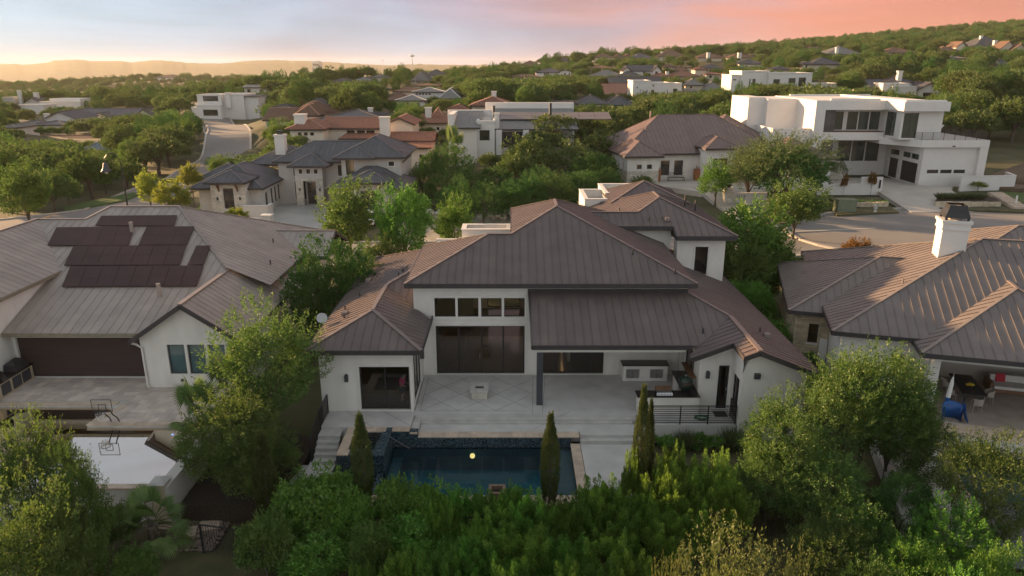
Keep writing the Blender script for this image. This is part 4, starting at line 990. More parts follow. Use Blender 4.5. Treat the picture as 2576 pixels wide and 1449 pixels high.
    fl = empty('floodlight', parent=H)
    for dx in (-.12,.14): MB().lathe((1.35+dx,1.2,2.86),[(.09,0),(.1,.03),(.07,.1),(.03,.13)],12).build('lamp_head', M['stainw'], fl)
    for dx in (-.12,.14): MB().lathe((1.35+dx,1.2,2.85),[(.0,0),(.085,.002),(.085,.01),(0,.012)],12).build('lamp_lens', M['lamp'], fl)
    # terrace
    T = tag(empty('terrace', RO, RA), 'stone terrace and steps of the right house', 'terrace', kind='structure')
    box('patio_floor', M['patio_r'], T, 1.3,14,.22,6.4,-.3,.0); 
    for i in range(12): box('edge_stone', M['coping'], T, 1.3+i*1.0+.005,1.3+(i+1)*1.0-.005,-.18,.218,-.2,.01)
    box('step', M['coping'], T, .9,14,-.5,-.182,-.5,-.17); box('deck', M['deck_pale'], T, -1.2,14,-1.5,-.502,-.8,-.34); box('deck', M['deck_pale'], T, -1.4,1.35,-9,-1.502,-1.0,-.36)
    P = tag(empty('swimming_pool', RO, RA), 'corner of a grey blue pool at the right edge', 'pool')
    box('pool_floor', M['pool_shelf'], P, 1.7,14,-9,-1.9,-1.6,-1.3); MB().add([(1.7,-9,-.5),(14,-9,-.5),(14,-1.85,-.5),(1.7,-1.85,-.5)],[(0,1,2,3)]).build('water', M['water'], P)
    for i in range(10): box('coping_stone', M['coping'], P, 1.36+i*.9+.005,1.36+(i+1)*.9-.005,-1.86,-1.505,-.6,-.33)
    for i in range(9): box('coping_stone', M['coping'], P, 1.36,1.72,-9.0+i*.79+.005,-9.0+(i+1)*.79-.005,-.6,-.334)
    box('pool_wall', M['mosaic'], P, 1.72,14,-1.9,-1.87,-1.6,-.5)
    # furniture
    t = tag(empty('dining_table', RO, RA), 'long dark dining table under the right house patio roof', 'table')
    box('table_top', M['slate'], t, 3.5,4.6,2.3,5.0,.70,.76)
    for a in (3.6,4.42):
        for b in (2.4,4.8): box('leg', M['slate'], t, a,a+.08,b,b+.08,0,.7)
    fl = tag(empty('flower_bowl', RO, RA), 'bowl of yellow flowers on the dark dining table', 'flowers')
    MB().lathe((4.05,3.3,.76),[(.07,0),(.16,.06),(.17,.1)],12).build('bowl', M['slate'], fl)
    for i in range(14): 
        a = i*2.4; MB().lathe((4.05+.05*math.sqrt(i)*math.cos(a),3.3+.05*math.sqrt(i)*math.sin(a),.85+.02*(i%3)),[(.0,0),(.05,.03),(.03,.07)],6).build('flower', M['yellow'], fl)
    def chair(x,y,rz,lb):
        q = tag(empty('dining_chair', (0,0,0)), lb, 'chair', 'dining chairs on the right patio')
        w = Matrix.Translation(Vector(RO)) @ Matrix.Rotation(RA,4,'Z') @ Matrix.Translation((x,y,0)) @ Matrix.Rotation(rz,4,'Z'); q.matrix_world = w
        MB().prism([(-.24,-.24),(.24,-.24),(.22,.22),(-.22,.22)],.42,.47).build('seat', M['wicker'], q)
        pts = [(-.24,-.1),(-.2,.2),(0,.27),(.2,.2),(.24,-.1)]
        mb = MB(); n = len(pts); mb.add([(a,b,.47) for a,b in pts]+[(a*1.08,b*1.12,.82 if 0<i<4 else .66) for i,(a,b) in enumerate(pts)],[(i,i+1,i+1+n,i+n) for i in range(n-1)]); mb.build('backrest', M['wicker'], q)
        for a in (-.2,.2):
            for b in (-.2,.2): MB().tube([(a*1.1,b*1.1,0),(a*.9,b*.9,.43)], .018, 6).build('leg', M['wicker'], q)
    chair(4.05,1.85,math.pi,'pale dining chair at the near end of the patio table')
    chair(3.15,3.0,math.pi/2,'pale dining chair on the left side of the patio table, nearer the pool'); chair(3.15,4.0,math.pi/2,'pale dining chair on the left side of the patio table, farther from the pool'); chair(4.95,3.2,-math.pi/2,'pale dining chair on the right side of the patio table')
    s = tag(empty('sofa', RO, RA), 'pale outdoor sofa at the back of the right patio', 'sofa')
    box('base', M['wood'], s, 5.6,8.6,4.6,5.7,.05,.3); box('seat_cushion', M['cushion'], s, 5.65,7.08,4.55,5.4,.3,.46); box('seat_cushion', M['cushion'], s, 7.1,8.55,4.55,5.4,.3,.46); box('back_cushion', M['cushion'], s, 5.65,8.55,5.4,5.7,.3,.82); box('arm', M['wood'], s, 5.45,5.62,4.6,5.7,.05,.6)
    p = tag(MB().slab([(5.9,5.25,.47),(6.35,5.25,.47),(6.35,5.38,.9),(5.9,5.38,.9)],.14).build('throw_pillow', M['red'], None), 'red throw pillow on the pale outdoor sofa', 'pillow'); p.location = RO; p.rotation_euler = (0,0,RA)
    u = tag(empty('folded_umbrella', RO, RA), 'folded blue and white patio umbrella beside the blue slide', 'umbrella')
    MB().tube([(2.35,.95,0),(2.55,1.15,2.35)], .022, 8).build('pole', M['steel'], u); MB().tube([(2.39,.99,.45),(2.44,1.04,1.0)], [.05,.11], 8).build('canopy', M['slide'], u); MB().tube([(2.44,1.04,1.0),(2.5,1.1,1.7),(2.53,1.13,2.1)], [.115,.10,.03], 8).build('canopy', M['white'], u)
    sl = tag(empty('pool_slide', RO, RA), 'curved blue plastic pool slide at the patio edge', 'slide')
    n = 14; v = []; 
    for i in range(n+1):
        a = math.radians(-30+230*i/n); z0_ = .02; 
        for r, z in ((.52,0.0),(.56,.75+.15*math.sin(a)),(.50,.75+.15*math.sin(a)),(.46,0.0)): v.append((2.6+r*math.cos(a)*.85, .55+r*math.sin(a)*.6, z))
    MB().add(v,[(i*4+j,i*4+(j+1)%4,(i+1)*4+(j+1)%4,(i+1)*4+j) for i in range(n) for j in range(4)]).build('side_shell', M['slide'], sl, True)
    v = []; n = 8
    for i in range(n+1):
        t2 = i/n; x = 3.0+.25*t2; z = .95*(1-t2)**1.5+.05
        for yy, dz in ((.25,.16),(.3,.0),(.75,.0),(.8,.16)): v.append((x, yy-.1*t2, z+dz))
    MB().add(v,[(i*4+j,i*4+j+1,(i+1)*4+j+1,(i+1)*4+j) for i in range(n) for j in range(3)]).build('chute', M['slide'], sl, True)
    ac = tag(empty('air_conditioner', (19.4-2.2,39.7,-.4), RA), 'grey air conditioning unit by the stone wall of the right house', 'air conditioner')
    box('casing', M['acm'], ac, -.45,.45,-.45,.45,0,.9); MB().lathe((0,0,.9),[(.38,0),(.38,.04),(.1,.06)],16).build('fan_grille', M['lantern'], ac)
M['roof_r'] = mat('roof_metal_umber', (0.185,0.16,0.15), 0.42, 0.10, 0.9, 0.04, 3.0, 0.0, 0.15, island=0.06)
M['deck_pale'] = mat('pale_deck', (0.52,0.50,0.46), 0.85, 0.08, 2)
M['yellow'] = mat('yellow_petals', (0.7,0.5,0.03), 0.7, 0.1, 5)
M['acm'] = mat('ac_paint', (0.42,0.42,0.40), 0.5, 0.06, 3)
right_house()
# ------------------------------------------------------------------ houses across the street
CTRL = []          # ground heights gathered while building
def low_wall(name, label, pts, h, w, m, cat='wall', capm=None, group=None):
    t = tag(empty(name, pts[0]), label, cat, group, 'thing'); o = Vector(pts[0])
    for A, B in zip(pts[:-1], pts[1:]):
        A, B = Vector(A)-o, Vector(B)-o
        MB().beam(A+Vector((0,0,h/2-.2)), B+Vector((0,0,h/2-.2)), w, h+.4).build('wall_run', m, t); MB().beam(A+Vector((0,0,h+.03)), B+Vector((0,0,h+.03)), w+.08, .06).build('wall_cap', capm or M['trim'], t)
    return t
def bracket(parent, x, y, z, m=None):
    mb = MB(); mb.beam((x,y-.75,z),(x,y,z-.95),.14,.18); mb.box(x-.07,x+.07,y-.05,y,z-1.1,z); mb.build('roof_bracket', m or M['wood'], parent)
def grey_house():
    H = tag(empty('house', (0,0,0)), 'grey stucco house with slate coloured metal roofs and a stone entry, beyond the left roof', 'house')
    R = empty('roof', parent=H); m, c, f = M['roof_grey'], M['cap_grey'], M['fascia']
    st, so = M['stucco_grey'], M['stone']
    hr = lambda *a, **k: hip_roof(R, *a, m, c, f, sp=.62, **k)
    hr(-38.2,-29.4,85.0,97,3.2,.5); hr(-35.7,-30.9,83.4,88.5,4.1,.47); hr(-40.4,-34,92,99,3.2,.5)
    hr(-35,-26,96,104,4.6,.5); hr(-30.4,-13.9,92.3,101,5.4,.5); hr(-28,-22.9,90.3,95.5,5.1,.5)
    hr(-21.9,-13.2,90.1,102,6.2,.5); hr(-22.0,-16.9,89.3,95,6.2,.5); hr(-22.2,-12.4,85.6,94,3.05,.5); hr(-19.3,-14.3,83.7,88.6,4.05,.47)
    box_vent(R,-13.9,92.5,6.7); pipe_vent(R,-31.3,93.5,4.7,.3)
    # left wing
    op = [(1.45,2.65,.9,3.3)]
    w = Wall(H, (-35.3,84.3), (-31.2,84.3), -.4, 4.0, st, op); w.window(1.45,2.65,.9,3.3, v=(.5,), h=(.72,), gm=M['glass_far']); w.stones(0,3.95,so,op=op,ch=.42,lw=.8,seed=11); w.lantern(.75,2.1); w.lantern(3.4,2.1)
    for x in (-34.3,-32.1): bracket(R, x, 84.3, 4.0)
    Wall(H, (-37.4,85.9), (-35.3,85.9), -.4, 3.1, st); Wall(H, (-31.2,85.9), (-29.9,85.9), -.4, 3.1, st)
    op = [(1.2,2.1,.1,2.3),(3.3,4.1,.6,2.5),(4.7,5.5,.6,2.5),(6.1,6.9,.6,2.5)]
    w = Wall(H, (-29.9,85.9), (-29.9,93), -.4, 3.1, st, op)
    for o in op: w.window(*o, gm=M['glass_far'])
    Wall(H, (-37.4,98), (-37.4,85.9), -.4, 3.1, st); Wall(H, (-31.2,84.3), (-31.2,86), -.4, 4.0, st)
    # middle and entry
    op = [(1.9,3.3,.5,2.8),(1.9,3.3,3.5,5.0),(7.6,8.4,.5,2.8),(7.6,8.4,3.5,4.9)]
    w = Wall(H, (-29.9,93), (-21,93), -.4, 5.4, st, op)
    for o in op: w.window(*o, v=(.5,), h=((.7,) if o[2] < 1 else ()), gm=M['glass_far'], trim=.12)
    op = [(.95,2.55,-.02,3.05)]; op2 = [(.55,.98,4.0,4.55),(1.5,1.97,4.0,4.55),(2.45,2.9,4.0,4.55)]
    w = Wall(H, (-27.4,91.4), (-23.9,91.4), -.4, 5.1, st, op+op2)
    for o in op2: w.window(*o, gm=M['glass_far'], trim=.1)
    w.stones(0,3.4,so,op=op,ch=.42,lw=.8,seed=12); w.lantern(.5,2.0); w.lantern(3.05,2.0)
    Wall(H, (-27.4,93), (-27.4,91.4), -.4, 5.1, st); Wall(H, (-23.9,91.4), (-23.9,93), -.4, 5.1, st)
    dw = Wall(H, (-26.4,92.5), (-24.8,92.5), -.1, 3.1, st, [(.15,1.4,0,2.7)], thick=.1)
    d = dw.window(.15,1.4,0,2.7, h=(.17,.33,.5,.67,.83), fw=.1, name='front_door', gm=M['glass_far'], inset=.02)
    # upper storey
    op = [(.55,1.6,3.9,5.85),(5.9,6.6,5.05,5.6)]
    w = Wall(H, (-21.3,90.8), (-13.9,90.8), -.4, 6.2, st, op); w.window(*op[0], gm=M['glass_green'], trim=.1); w.window(*op[1], gm=M['glass_far'], trim=.12)
    Wall(H, (-13.9,90.8), (-13.9,101), -.4, 6.2, st); Wall(H, (-21.3,93), (-21.3,90.8), 3, 6.2, st)
    # right stone bay
    op = [(1.0,2.9,.3,2.95)]
    w = Wall(H, (-18.8,84.5), (-14.8,84.5), -.4, 4.0, st, op); w.window(*op[0], v=(.5,), gm=M['glass_far']); w.stones(0,3.95,so,op=op,ch=.42,lw=.8,seed=13); w.lantern(3.5,2.0)
    for x in (-18.0,-15.5): bracket(R, x, 84.5, 3.95)
    Wall(H, (-21.5,86.3), (-18.8,86.3), -.4, 3.0, st); Wall(H, (-14.8,86.3), (-13.2,86.3), -.4, 3.0, st); Wall(H, (-13.2,86.3), (-13.2,93), -.4, 3.0, st); Wall(H,(-14.8,84.5),(-14.8,86.4),-.4,3.9,st)
    ch = empty('chimney', parent=R); box('stack', M['stucco_white'], ch, -31.7,-30.4,98,99.2,4.5,8.0); box('band', M['stucco_white'], ch, -31.8,-30.3,97.9,99.3,8.0,8.25); box('metal_shroud', M['dark'], ch, -31.4,-30.7,98.3,98.9,8.25,8.75)
    box('core', st, H, -37,-14.2,95,101,-.4,3.0)
    # forecourt
    D = tag(MB().prism([(-29.6,91.2),(-28.5,92.7),(-23.6,92.7),(-21.4,86.1),(-20,80),(-19.5,72),(-27.5,72),(-28.8,77),(-31,80),(-31,85)],-.35,.0).build('driveway', M['drive_grey'], None), 'grey stamped concrete motor court before the slate roofed house', 'driveway', kind='structure')
    low_wall('garden_wall', 'low grey stucco wall with house number below the slate roofed house', [(-36.5,83.0,0),(-36.4,80.0,0),(-27.6,79.2,0)], .75, .3, st)
    q = tag(empty('gate_pillar', (-27.2,79.2,0)), 'grey stucco pillar at the end of the low wall', 'pillar'); box('shaft', st, q, -.5,.5,-.5,.5,-.4,1.15); box('pillar_cap', M['trim'], q, -.6,.6,-.6,.6,1.15,1.25)
    low_wall('garden_wall', 'tall grey screen wall beside the left stone bay', [(-31.3,83.2,0),(-28.4,83.2,0),(-28.4,84.6,0)], 1.45, .25, st)
    CTRL.extend([(-36,84,-.3),(-25,90,-.35),(-14,86,-.35),(-25,75,-.4),(-25,100,-.4)])
M['cap_grey'] = mat('cap_slate', (0.10,0.105,0.115), 0.4, 0.08, 2, 0, 3, 0.0)
M['cap_brown'] = mat('cap_brown', (0.16,0.12,0.105), 0.4, 0.08, 2, 0, 3, 0.0)
M['tile'] = mat('clay_tile', (0.26,0.125,0.085), 0.75, 0.25, 3, 0.3, 10, island=0.16)
M['tile_cap'] = mat('clay_tile_cap', (0.33,0.18,0.13), 0.75, 0.2, 4)
M['tile_brown'] = mat('brown_tile', (0.17,0.10,0.068), 0.8, 0.2, 3, 0.3, 10, island=0.12)
M['shingle'] = mat('grey_shingle', (0.10,0.10,0.105), 0.85, 0.15, 3, 0.2, 10, island=0.10)
grey_house()
def brown_house():
    H = tag(empty('house', (15.45,100,1.3), math.radians(7)), 'house with brown metal roof, stone entry pillars and twin planters', 'house')
    R = empty('roof', parent=H); m, c, f = M['roof_brown'], M['cap_brown'], M['fascia']
    hr = lambda *a, **k: hip_roof(R, *a, m, c, f, sp=.62, **k)
    hr(0,24.5,2.7,18.5,3.8,.62); hr(0,5.6,0,9,3.8,.62); hr(12,26.5,5,20.5,3.8,.64); hr(11.4,16.8,-.2,7.5,4.75,.5); hr(19.2,28.5,-4.5,6,3.7,.5)
    for x,y in ((2.2,9),(3.5,12),(5,7),(1.4,11.5),(1.8,5)): box_vent(R,x,y,3.8+.62*x+.03)
    pipe_vent(R,7.3,12.5,8.2,.9,.16,c); pipe_vent(R,21,3.2,5.1,1.0,.09)
    st = M['stucco']
    op = [(1.35,2.05,2.0,2.6),(2.8,3.5,2.0,2.6)]
    w = Wall(H, (.6,.6),(5.1,.6),-.6,3.8,st,op); [w.window(*o, gm=M['glass_far'], trim=.1) for o in op]; w.stones(0,1.75,M['stone'],ch=.3,lw=.6,seed=21)
    op = [(2,2.5,1,2.8),(4.5,5.0,.6,2.9),(8,8.5,.6,2.9)]
    w = Wall(H, (.6,17.5),(.6,.6),-.6,3.8,st,[(17-o[1],17-o[0],o[2],o[3]) for o in op]); [w.window(17-o[1],17-o[0],o[2],o[3], h=(.5,), gm=M['glass_far']) for o in op]; w.stones(0,1.75,M['stone'],u0=8.5,ch=.3,lw=.7,seed=22)
    Wall(H, (5.1,.6),(5.1,3.4),-.6,3.8,st)
    op = [(1.2,2.5,.65,2.75),(3.2,4.5,.65,2.75)]
    w = Wall(H, (5.1,3.4),(11.8,3.4),-.6,3.8,st,op); [w.window(*o, h=(.35,), gm=M['glass_far'], fw=.08) for o in op]
    w = Wall(H, (11.8,.6),(16.3,.6),-.6,4.75,st,[(1.15,3.3,.45,3.3)])
    w.stones(.0,2.8,M['stone'],u0=0,u1=1.15,ch=.3,lw=.5,seed=23); w.stones(.0,2.8,M['stone'],u0=3.3,u1=4.5,ch=.3,lw=.5,seed=24)
    w.lantern(.6,2.1,.22,.42); w.lantern(3.9,2.1,.22,.42); Wall(H,(11.8,3.5),(11.8,.6),-.6,4.75,st); Wall(H,(16.3,.6),(16.3,3.5),-.6,4.75,st)
    dd = Wall(H,(12.8,3.0),(15.3,3.0),0,3.5,st,[(.3,1.3,.45,2.9)]); dd.window(.3,1.3,.45,2.9,h=(.2,.4,.6,.8),name='front_door',gm=M['glass_far'],fw=.1)
    box('entry_floor', M['drive'], H, 12.0,16.1,.0,3.0,-.3,.44); box('entry_step', M['drive'], H, 12.4,15.7,-.6,.0,-.3,.22)
    w = Wall(H, (16.3,3.4),(20,3.4),-.6,3.8,st,[(1.0,2.2,.6,2.7)]); w.window(1.0,2.2,.6,2.7,gm=M['glass_far'])
    w = Wall(H, (20,3.4),(20,-3.8),-.6,3.7,st,[(1.5,2.3,.4,2.6),(4,5,.4,2.6)]); w.window(1.5,2.3,.4,2.6,gm=M['glass_far']); w.window(4,5,.4,2.6,gm=M['glass_far'])
    Wall(H,(20,-3.8),(28,-3.8),-.6,3.7,st); box('core', st, H, 1,24,8,17,-.6,3.7)
    D = tag(MB().prism([(18.2,103.2),(34.8,105.5),(35.5,97),(32.5,94),(24.8,94),(19,100)],.3,1.28).slab([(24.8,94,1.279),(32.5,94,1.279),(31,77,.0),(25.5,77,.0)][::-1],.5).build('driveway', M['drive'], None), 'pale concrete drive before the brown roofed house', 'driveway', kind='structure')
    def planter(x,lb):
        p = tag(empty('tall_planter',(x[0],x[1],1.28)),lb,'planter'); MB().add([(-.35,-.35,0),(.35,-.35,0),(.35,.35,0),(-.35,.35,0),(-.42,-.42,1.6),(.42,-.42,1.6),(.42,.42,1.6),(-.42,.42,1.6),(-.3,-.3,1.6),(.3,-.3,1.6),(.3,.3,1.6),(-.3,.3,1.6)],[(0,1,5,4),(1,2,6,5),(2,3,7,6),(3,0,4,7),(4,5,9,8),(5,6,10,9),(6,7,11,10),(7,4,8,11),(8,9,10,11)]).build('pot', M['corten'], p)
        for i in range(9): MB().tube([(0,0,1.5),(.25*math.cos(i*2.1),.25*math.sin(i*2.1),1.6+.45*((i*7)%5)/5+.2)],[.05,.01],5).build('sprig', M['twig'], p)
    planter((20.7,103.0),'tall rust coloured planter left of the bench'); planter((26.5,104.0),'tall rust coloured planter right of the bench'); planter((30.2,105.4),'rust coloured planter in the stone entry porch')
    b = tag(empty('garden_bench',(23.4,103.3,1.28),math.radians(7)),'black metal bench against the wall between two rust planters','bench')
    mb = MB(); [mb.beam((-1.2,-.3+.12*i,.5),(1.2,-.3+.12*i,.5),.08,.03) for i in range(5)]; mb.build('seat',M['black'],b); mb = MB(); mb.beam((-1.2,.3,1.15),(1.2,.3,1.15),.05,.05); mb.beam((-1.2,.26,.62),(1.2,.26,.62),.04,.04); [mb.beam((-1.1+.2*i,.27,.6),(-1.1+.2*i,.3,1.15),.03,.03) for i in range(12)]; mb.build('backrest',M['black'],b)
    for x in (-1.15,1.15):
        for y in (-.3,.28): box('leg',M['black'],b,x-.03,x+.03,y-.03,y+.03,-.02,.52)
    p = tag(empty('address_pillar',(26.6,88.6,.9)),'pale stone pillar topped with a bowl plant','pillar'); wl_ = Wall(p,(-.55,-.55),(.55,-.55),-.4,1.7,M['stone'])
    box('shaft',M['stone'],p,-.53,.53,-.5,.55,-.4,1.7); wl_.stones(0,1.7,M['stone'],ch=.3,lw=.5,seed=31); box('pillar_cap',M['trim'],p,-.65,.65,-.65,.65,1.7,1.82); MB().lathe((0,0,1.82),[(.15,0),(.4,.2),(.42,.26)],12).build('bowl',M['slate'],p)
    for i in range(12): MB().tube([(0,0,2.05),(.45*math.cos(i*2.4),.45*math.sin(i*2.4),2.15+.25*((i*5)%4)/4)],[.06,.012],5).build('succulent_leaf',M['leafd'],p)
    nw = low_wall('garden_wall','low grey wall with house numerals beside the stone pillar',[(27.3,88.6,.9),(31.5,88.9,.9)],1.1,.3,M['stucco_grey'])
    # numerals 7 1 1 3 as small raised bars
    def digit(d,x):
        seg = {'7':[((0,1),(1,1)),((1,1),(.4,0))],'1':[((.5,0),(.5,1)),((.5,1),(.25,.8))],'3':[((0,1),(1,1)),((0,.5),(1,.5)),((0,0),(1,0)),((1,0),(1,1))]}[d]; mb = MB()
        for a,b2 in seg: mb.beam((x+a[0]*.17,-.17,.55+a[1]*.32),(x+b2[0]*.17,-.17,.55+b2[1]*.32),.04,.03,(0,1,0))
        mb.build('numeral',M['black'],nw)
    for i,d in enumerate('7113'): digit(d,.35+.28*i)
    h = tag(empty('basketball_hoop',(34.0,96,1.0)),'tall basketball hoop with red rim by the brown roofed house','basketball hoop')
    MB().tube([(.6,-1.6,0),(.2,-.6,1.8),(-.3,.6,3.4)],.09,8).build('post',M['black'],h); box('base',M['black'],h,.2,1.1,-2.2,-1.2,-.1,.25); MB().box(-1.2,.5,.6,.66,3.0,4.1).build('backboard',M['clearp'],h)
    mb = MB(); [mb.beam((a[0],.58,a[1]),(b2[0],.58,b2[1]),.06,.06,(0,1,0)) for a,b2 in (((-1.2,3),(.5,3)),((.5,3),(.5,4.1)),((.5,4.1),(-1.2,4.1)),((-1.2,4.1),(-1.2,3)))]; mb.build('backboard_frame',M['white'],h)
    MB().tube([(-.4+.3*math.cos(t*math.pi/6),.2+.3*math.sin(t*math.pi/6),3.1) for t in range(13)],.04,6,False).build('rim',M['redp'],h); MB().lathe((-.4,.2,2.6),[(.16,0),(.2,.2),(.29,.5)],10).build('net',M['white'],h)
    CTRL.extend([(15,100,.7),(20,103,.8),(33,104,.9),(27,88,.5),(20,118,1.0),(40,112,1.2)])
M['corten'] = mat('rusted_steel',(0.30,0.12,0.05),0.8,0.2,3); M['twig'] = mat('dry_twig',(0.22,0.11,0.06),0.9,0.2,3); M['leafd'] = mat('dark_leaf',(0.03,0.05,0.02),0.7,0.3,4); M['redp'] = mat('red_paint',(0.5,0.04,0.03),0.6,0.1,3)
brown_house()
def white_modern():
    H = tag(empty('house',(0,0,0)),'large white flat roofed modern house with two garage doors and roof deck','house')
    w0 = M['white_m']; z0 = 1.2
    def B(*d, n='wall_block', m=None): return box(n, m or w0, H, *d)
    # left stepped blocks
    B(35.9,38.4,113.2,122,z0-.6,12.45); B(38.4,42.9,112.0,122,z0-.6,12.25); B(37.6,44.2,106.2,112,z0-.6,8.0); B(37.4,42.9,105.9,106.2,z0-.6,8.45,n='parapet'); B(37.3,37.6,106.2,113.2,z0-.6,8.45,n='parapet')
    B(42.9,44.3,105,122,z0-.6,12.35)
    # upper storey with the recessed balcony
    B(44.3,52.7,105,122,11.05,12.34,n='roof_slab'); B(44.3,53,105.02,118,6.85,7.95,n='floor_slab')
    op = [(1.5,3.9,8.05,10.8),(4.8,6.8,8.05,10.8),(7.0,8.9,8.05,10.8),(9.1,11.0,8.05,10.8)]
    X0 = 44.3; op = [(1.6,3.5,8.15,10.7),(4.1,5.6,8.15,10.7),(5.75,7.2,8.15,10.7),(7.35,8.8,8.15,10.7)]
    w = Wall(H,(X0,107),(53.2,107),7.95,11.05,w0,op); [w.window(*o,gm=M['glass_green'],fw=.07) for o in op]
    B(44.32,45.8,105.06,107.4,7.96,11.04,n='stone_panel',m=M['darkstone']); B(45.8,53,105.1,106.9,7.955,8.05,n='balcony_floor',m=M['wood'])
    B(52.7,58.9,100,122,11.15,12.38,n='roof_slab')
    op = [(1.2,4.0,7.6,10.9)]
    w = Wall(H,(53.2,107),(53.2,101.2),7.3,11.15,w0,[(1.6,4.3,7.6,10.85)]); w.window(1.6,4.3,7.6,10.85,v=(.5,),h=(.72,),gm=M['glass_green'])
    w = Wall(H,(53.2,101.2),(58.6,101.2),7.3,11.15,w0,[(.3,2.3,7.5,10.85)]); w.window(.3,2.3,7.5,10.85,v=(.5,),h=(.72,),gm=M['glass_green'])
    B(58.6,58.85,101.2,118,7.3,11.14); B(54,58.6,107.5,118,7.3,11.14)
    # parapet upstands on the flat roof
    for d in ((45,52,105.3,105.6),(53,58.5,100.4,100.7),(53,53.3,100.7,121),(45,58,121,121.4)): B(*d,12.36,12.6,n='roof_upstand')
    # slab band that wraps the roof deck
    MB().prism([(52.5,105.01),(55.9,100.0),(65.1,100.0),(65.1,118),(52.5,118)],6.35,7.3).build('deck_slab',w0,H)
    MB().prism([(55.5,101.4),(56.2,100.35),(64.8,100.35),(64.8,112),(55.5,112)],7.31,7.36).build('deck_paving',M['deck_pale'],H)
    # ground floor
    op = [(1.3,3.0,3.0,5.9),(4.6,6.6,3.3,6.3),(6.75,8.7,3.3,6.3),(8.85,10.8,3.3,6.3)]
    w = Wall(H,(44.3,110),(56.2,110),z0-.5,6.9,w0,op)
    w.window(*op[0],h=(.2,.4,.6,.8),fw=.1,name='front_door',gm=M['glass_far']); [w.window(*o,h=(.2,),gm=M['glass_green'],fw=.07) for o in op[1:]]
    B(44.31,46.0,105.2,110.2,z0-.5,6.84,n='stone_panel',m=M['darkstone'])
    op = [(1.2,3.9,z0+.05,4.05),(4.7,9.3,z0+.05,4.05),(1.4,3.9,4.55,5.3),(4.9,7.0,4.55,5.3),(7.1,9.2,4.55,5.3)]
    w = Wall(H,(56.2,110),(56.2,100.4),z0-.5,6.36,w0,op)
    for o in op[:2]: w.window(*o,h=(.25,.5,.75),fw=.04,name='garage_door',gm=M['garage'],fm=M['garage'],inset=.2)
    [w.window(*o,gm=M['glass_green']) for o in op[2:]]
    op = [(1.3,2.9,2.75,3.25),(3.15,4.75,2.75,3.25),(5.0,6.6,2.75,3.25)]
    w = Wall(H,(56.2,100.6),(65,100.6),z0-.8,6.36,w0,op); [w.window(*o,v=(.5,),gm=M['glass_far']) for o in op]
    B(64.0,65.1,100.05,100.6,z0-.8,6.35); B(64.75,65.05,100.6,118,z0-.8,6.35); B(56.4,64.7,109,118,z0-.8,6.34)
    t = MB(); w.bar(t,3.9,4.2,6.45,6.6,.6,.75); t.build('deck_light',M['lantern'],H)
    # steps and landing
    S = tag(empty('entry_steps',(0,0,0)),'pale steps with thin dark rails up to the white modern house','steps')
    for i in range(6): box('step',M['drive'],S,46.2,49.2,109.9-.45*(i+1)-.9,109.9-.45*i-.9,z0-.4,2.9-.28*i)
    box('landing',M['drive'],S,46.2,49.4,109.0,109.98,z0-.4,3.0)
    railing('stair_rail',[(46.3,106.4,1.5),(46.3,109.2,3.0)],'dark stair rail left of the white house entry steps',1.0,6,post_sp=1.5); railing('stair_rail',[(49.2,106.4,1.5),(49.2,109.2,3.0)],'dark stair rail right of the white house entry steps',1.0,6,post_sp=1.5)
    railing('roof_railing',[(53.3,104.2,7.32),(55.9,100.35,7.32),(64.9,100.35,7.32),(64.9,112,7.32)],'thin dark cable railing round the white house roof deck',1.0,6,post_sp=1.5)
    lo = tag(empty('sun_lounger',(59.5,104.5,7.36)),'white lounger propped up on the roof deck','lounger'); MB().slab([(-.9,-.4,.35),(.2,-.4,.35),(.2,.4,.35),(-.9,.4,.35)],.1).build('seat',M['white'],lo); MB().slab([(.2,-.4,.35),(1.3,-.4,1.7),(1.3,.4,1.7),(.2,.4,.35)],.1).build('backrest',M['white'],lo); [box('leg',M['white'],lo,x,x+.06,y,y+.06,0,.3) for x in (-.8,.1) for y in (-.35,.3)]
    # drive, walls, beds
    tag(MB().prism([(45.5,106.5),(50,107.5),(56.1,107.5),(56.1,100.5),(60.5,99),(58.8,96.5),(48.6,95.8),(45.5,98.5)],.3,1.12).slab([(48.6,95.8,1.119),(58.8,96.5,1.119),(57.2,86.5,.17),(48.0,85.8,.17)][::-1],.5).build('driveway',M['drive'],None),'broad pale concrete drive in front of the white modern house','driveway',kind='structure')
    low_wall('garden_wall','low white wall stepping up at the left of the white house drive',[(40.5,95.6,1.0),(46.2,95.6,1.0)],1.0,.3,w0,capm=w0); low_wall('garden_wall','taller white wall block with a dark mailbox slot',[(46.2,95.6,1.0),(49.0,95.7,1.0)],1.9,.32,w0,capm=w0)
    low_wall('garden_wall','long white wall behind the raised planting bed on the right',[(60.8,98.0,1.0),(68.5,98.6,1.0),(69.5,102,1.0)],1.7,.3,w0,capm=w0)
    q = tag(box('mail_slot',M['dark'],None,48.55,48.75,95.4,95.54,1.5,2.6),'dark vertical mailbox slot on the white wall','mailbox')
    CTRL.extend([(36,110,.9),(46,100,.8),(60,99,.8),(66,100,.9),(75,105,1.5),(50,122,1.5),(52,91,-.1),(41,87,-.2),(63,88,-.15),(72,86,-.1),(46,93,.2),(58,93,.2)])
M['white_m'] = mat('white_render',(0.70,0.67,0.635),0.8,0.03,1.0,0.08,40); M['darkstone'] = mat('dark_marble',(0.03,0.028,0.03),0.35,0.5,0.9,detail=8,col2=(0.10,0.085,0.085)); M['garage'] = mat('garage_black',(0.018,0.017,0.018),0.5,0.1,2)
white_modern()
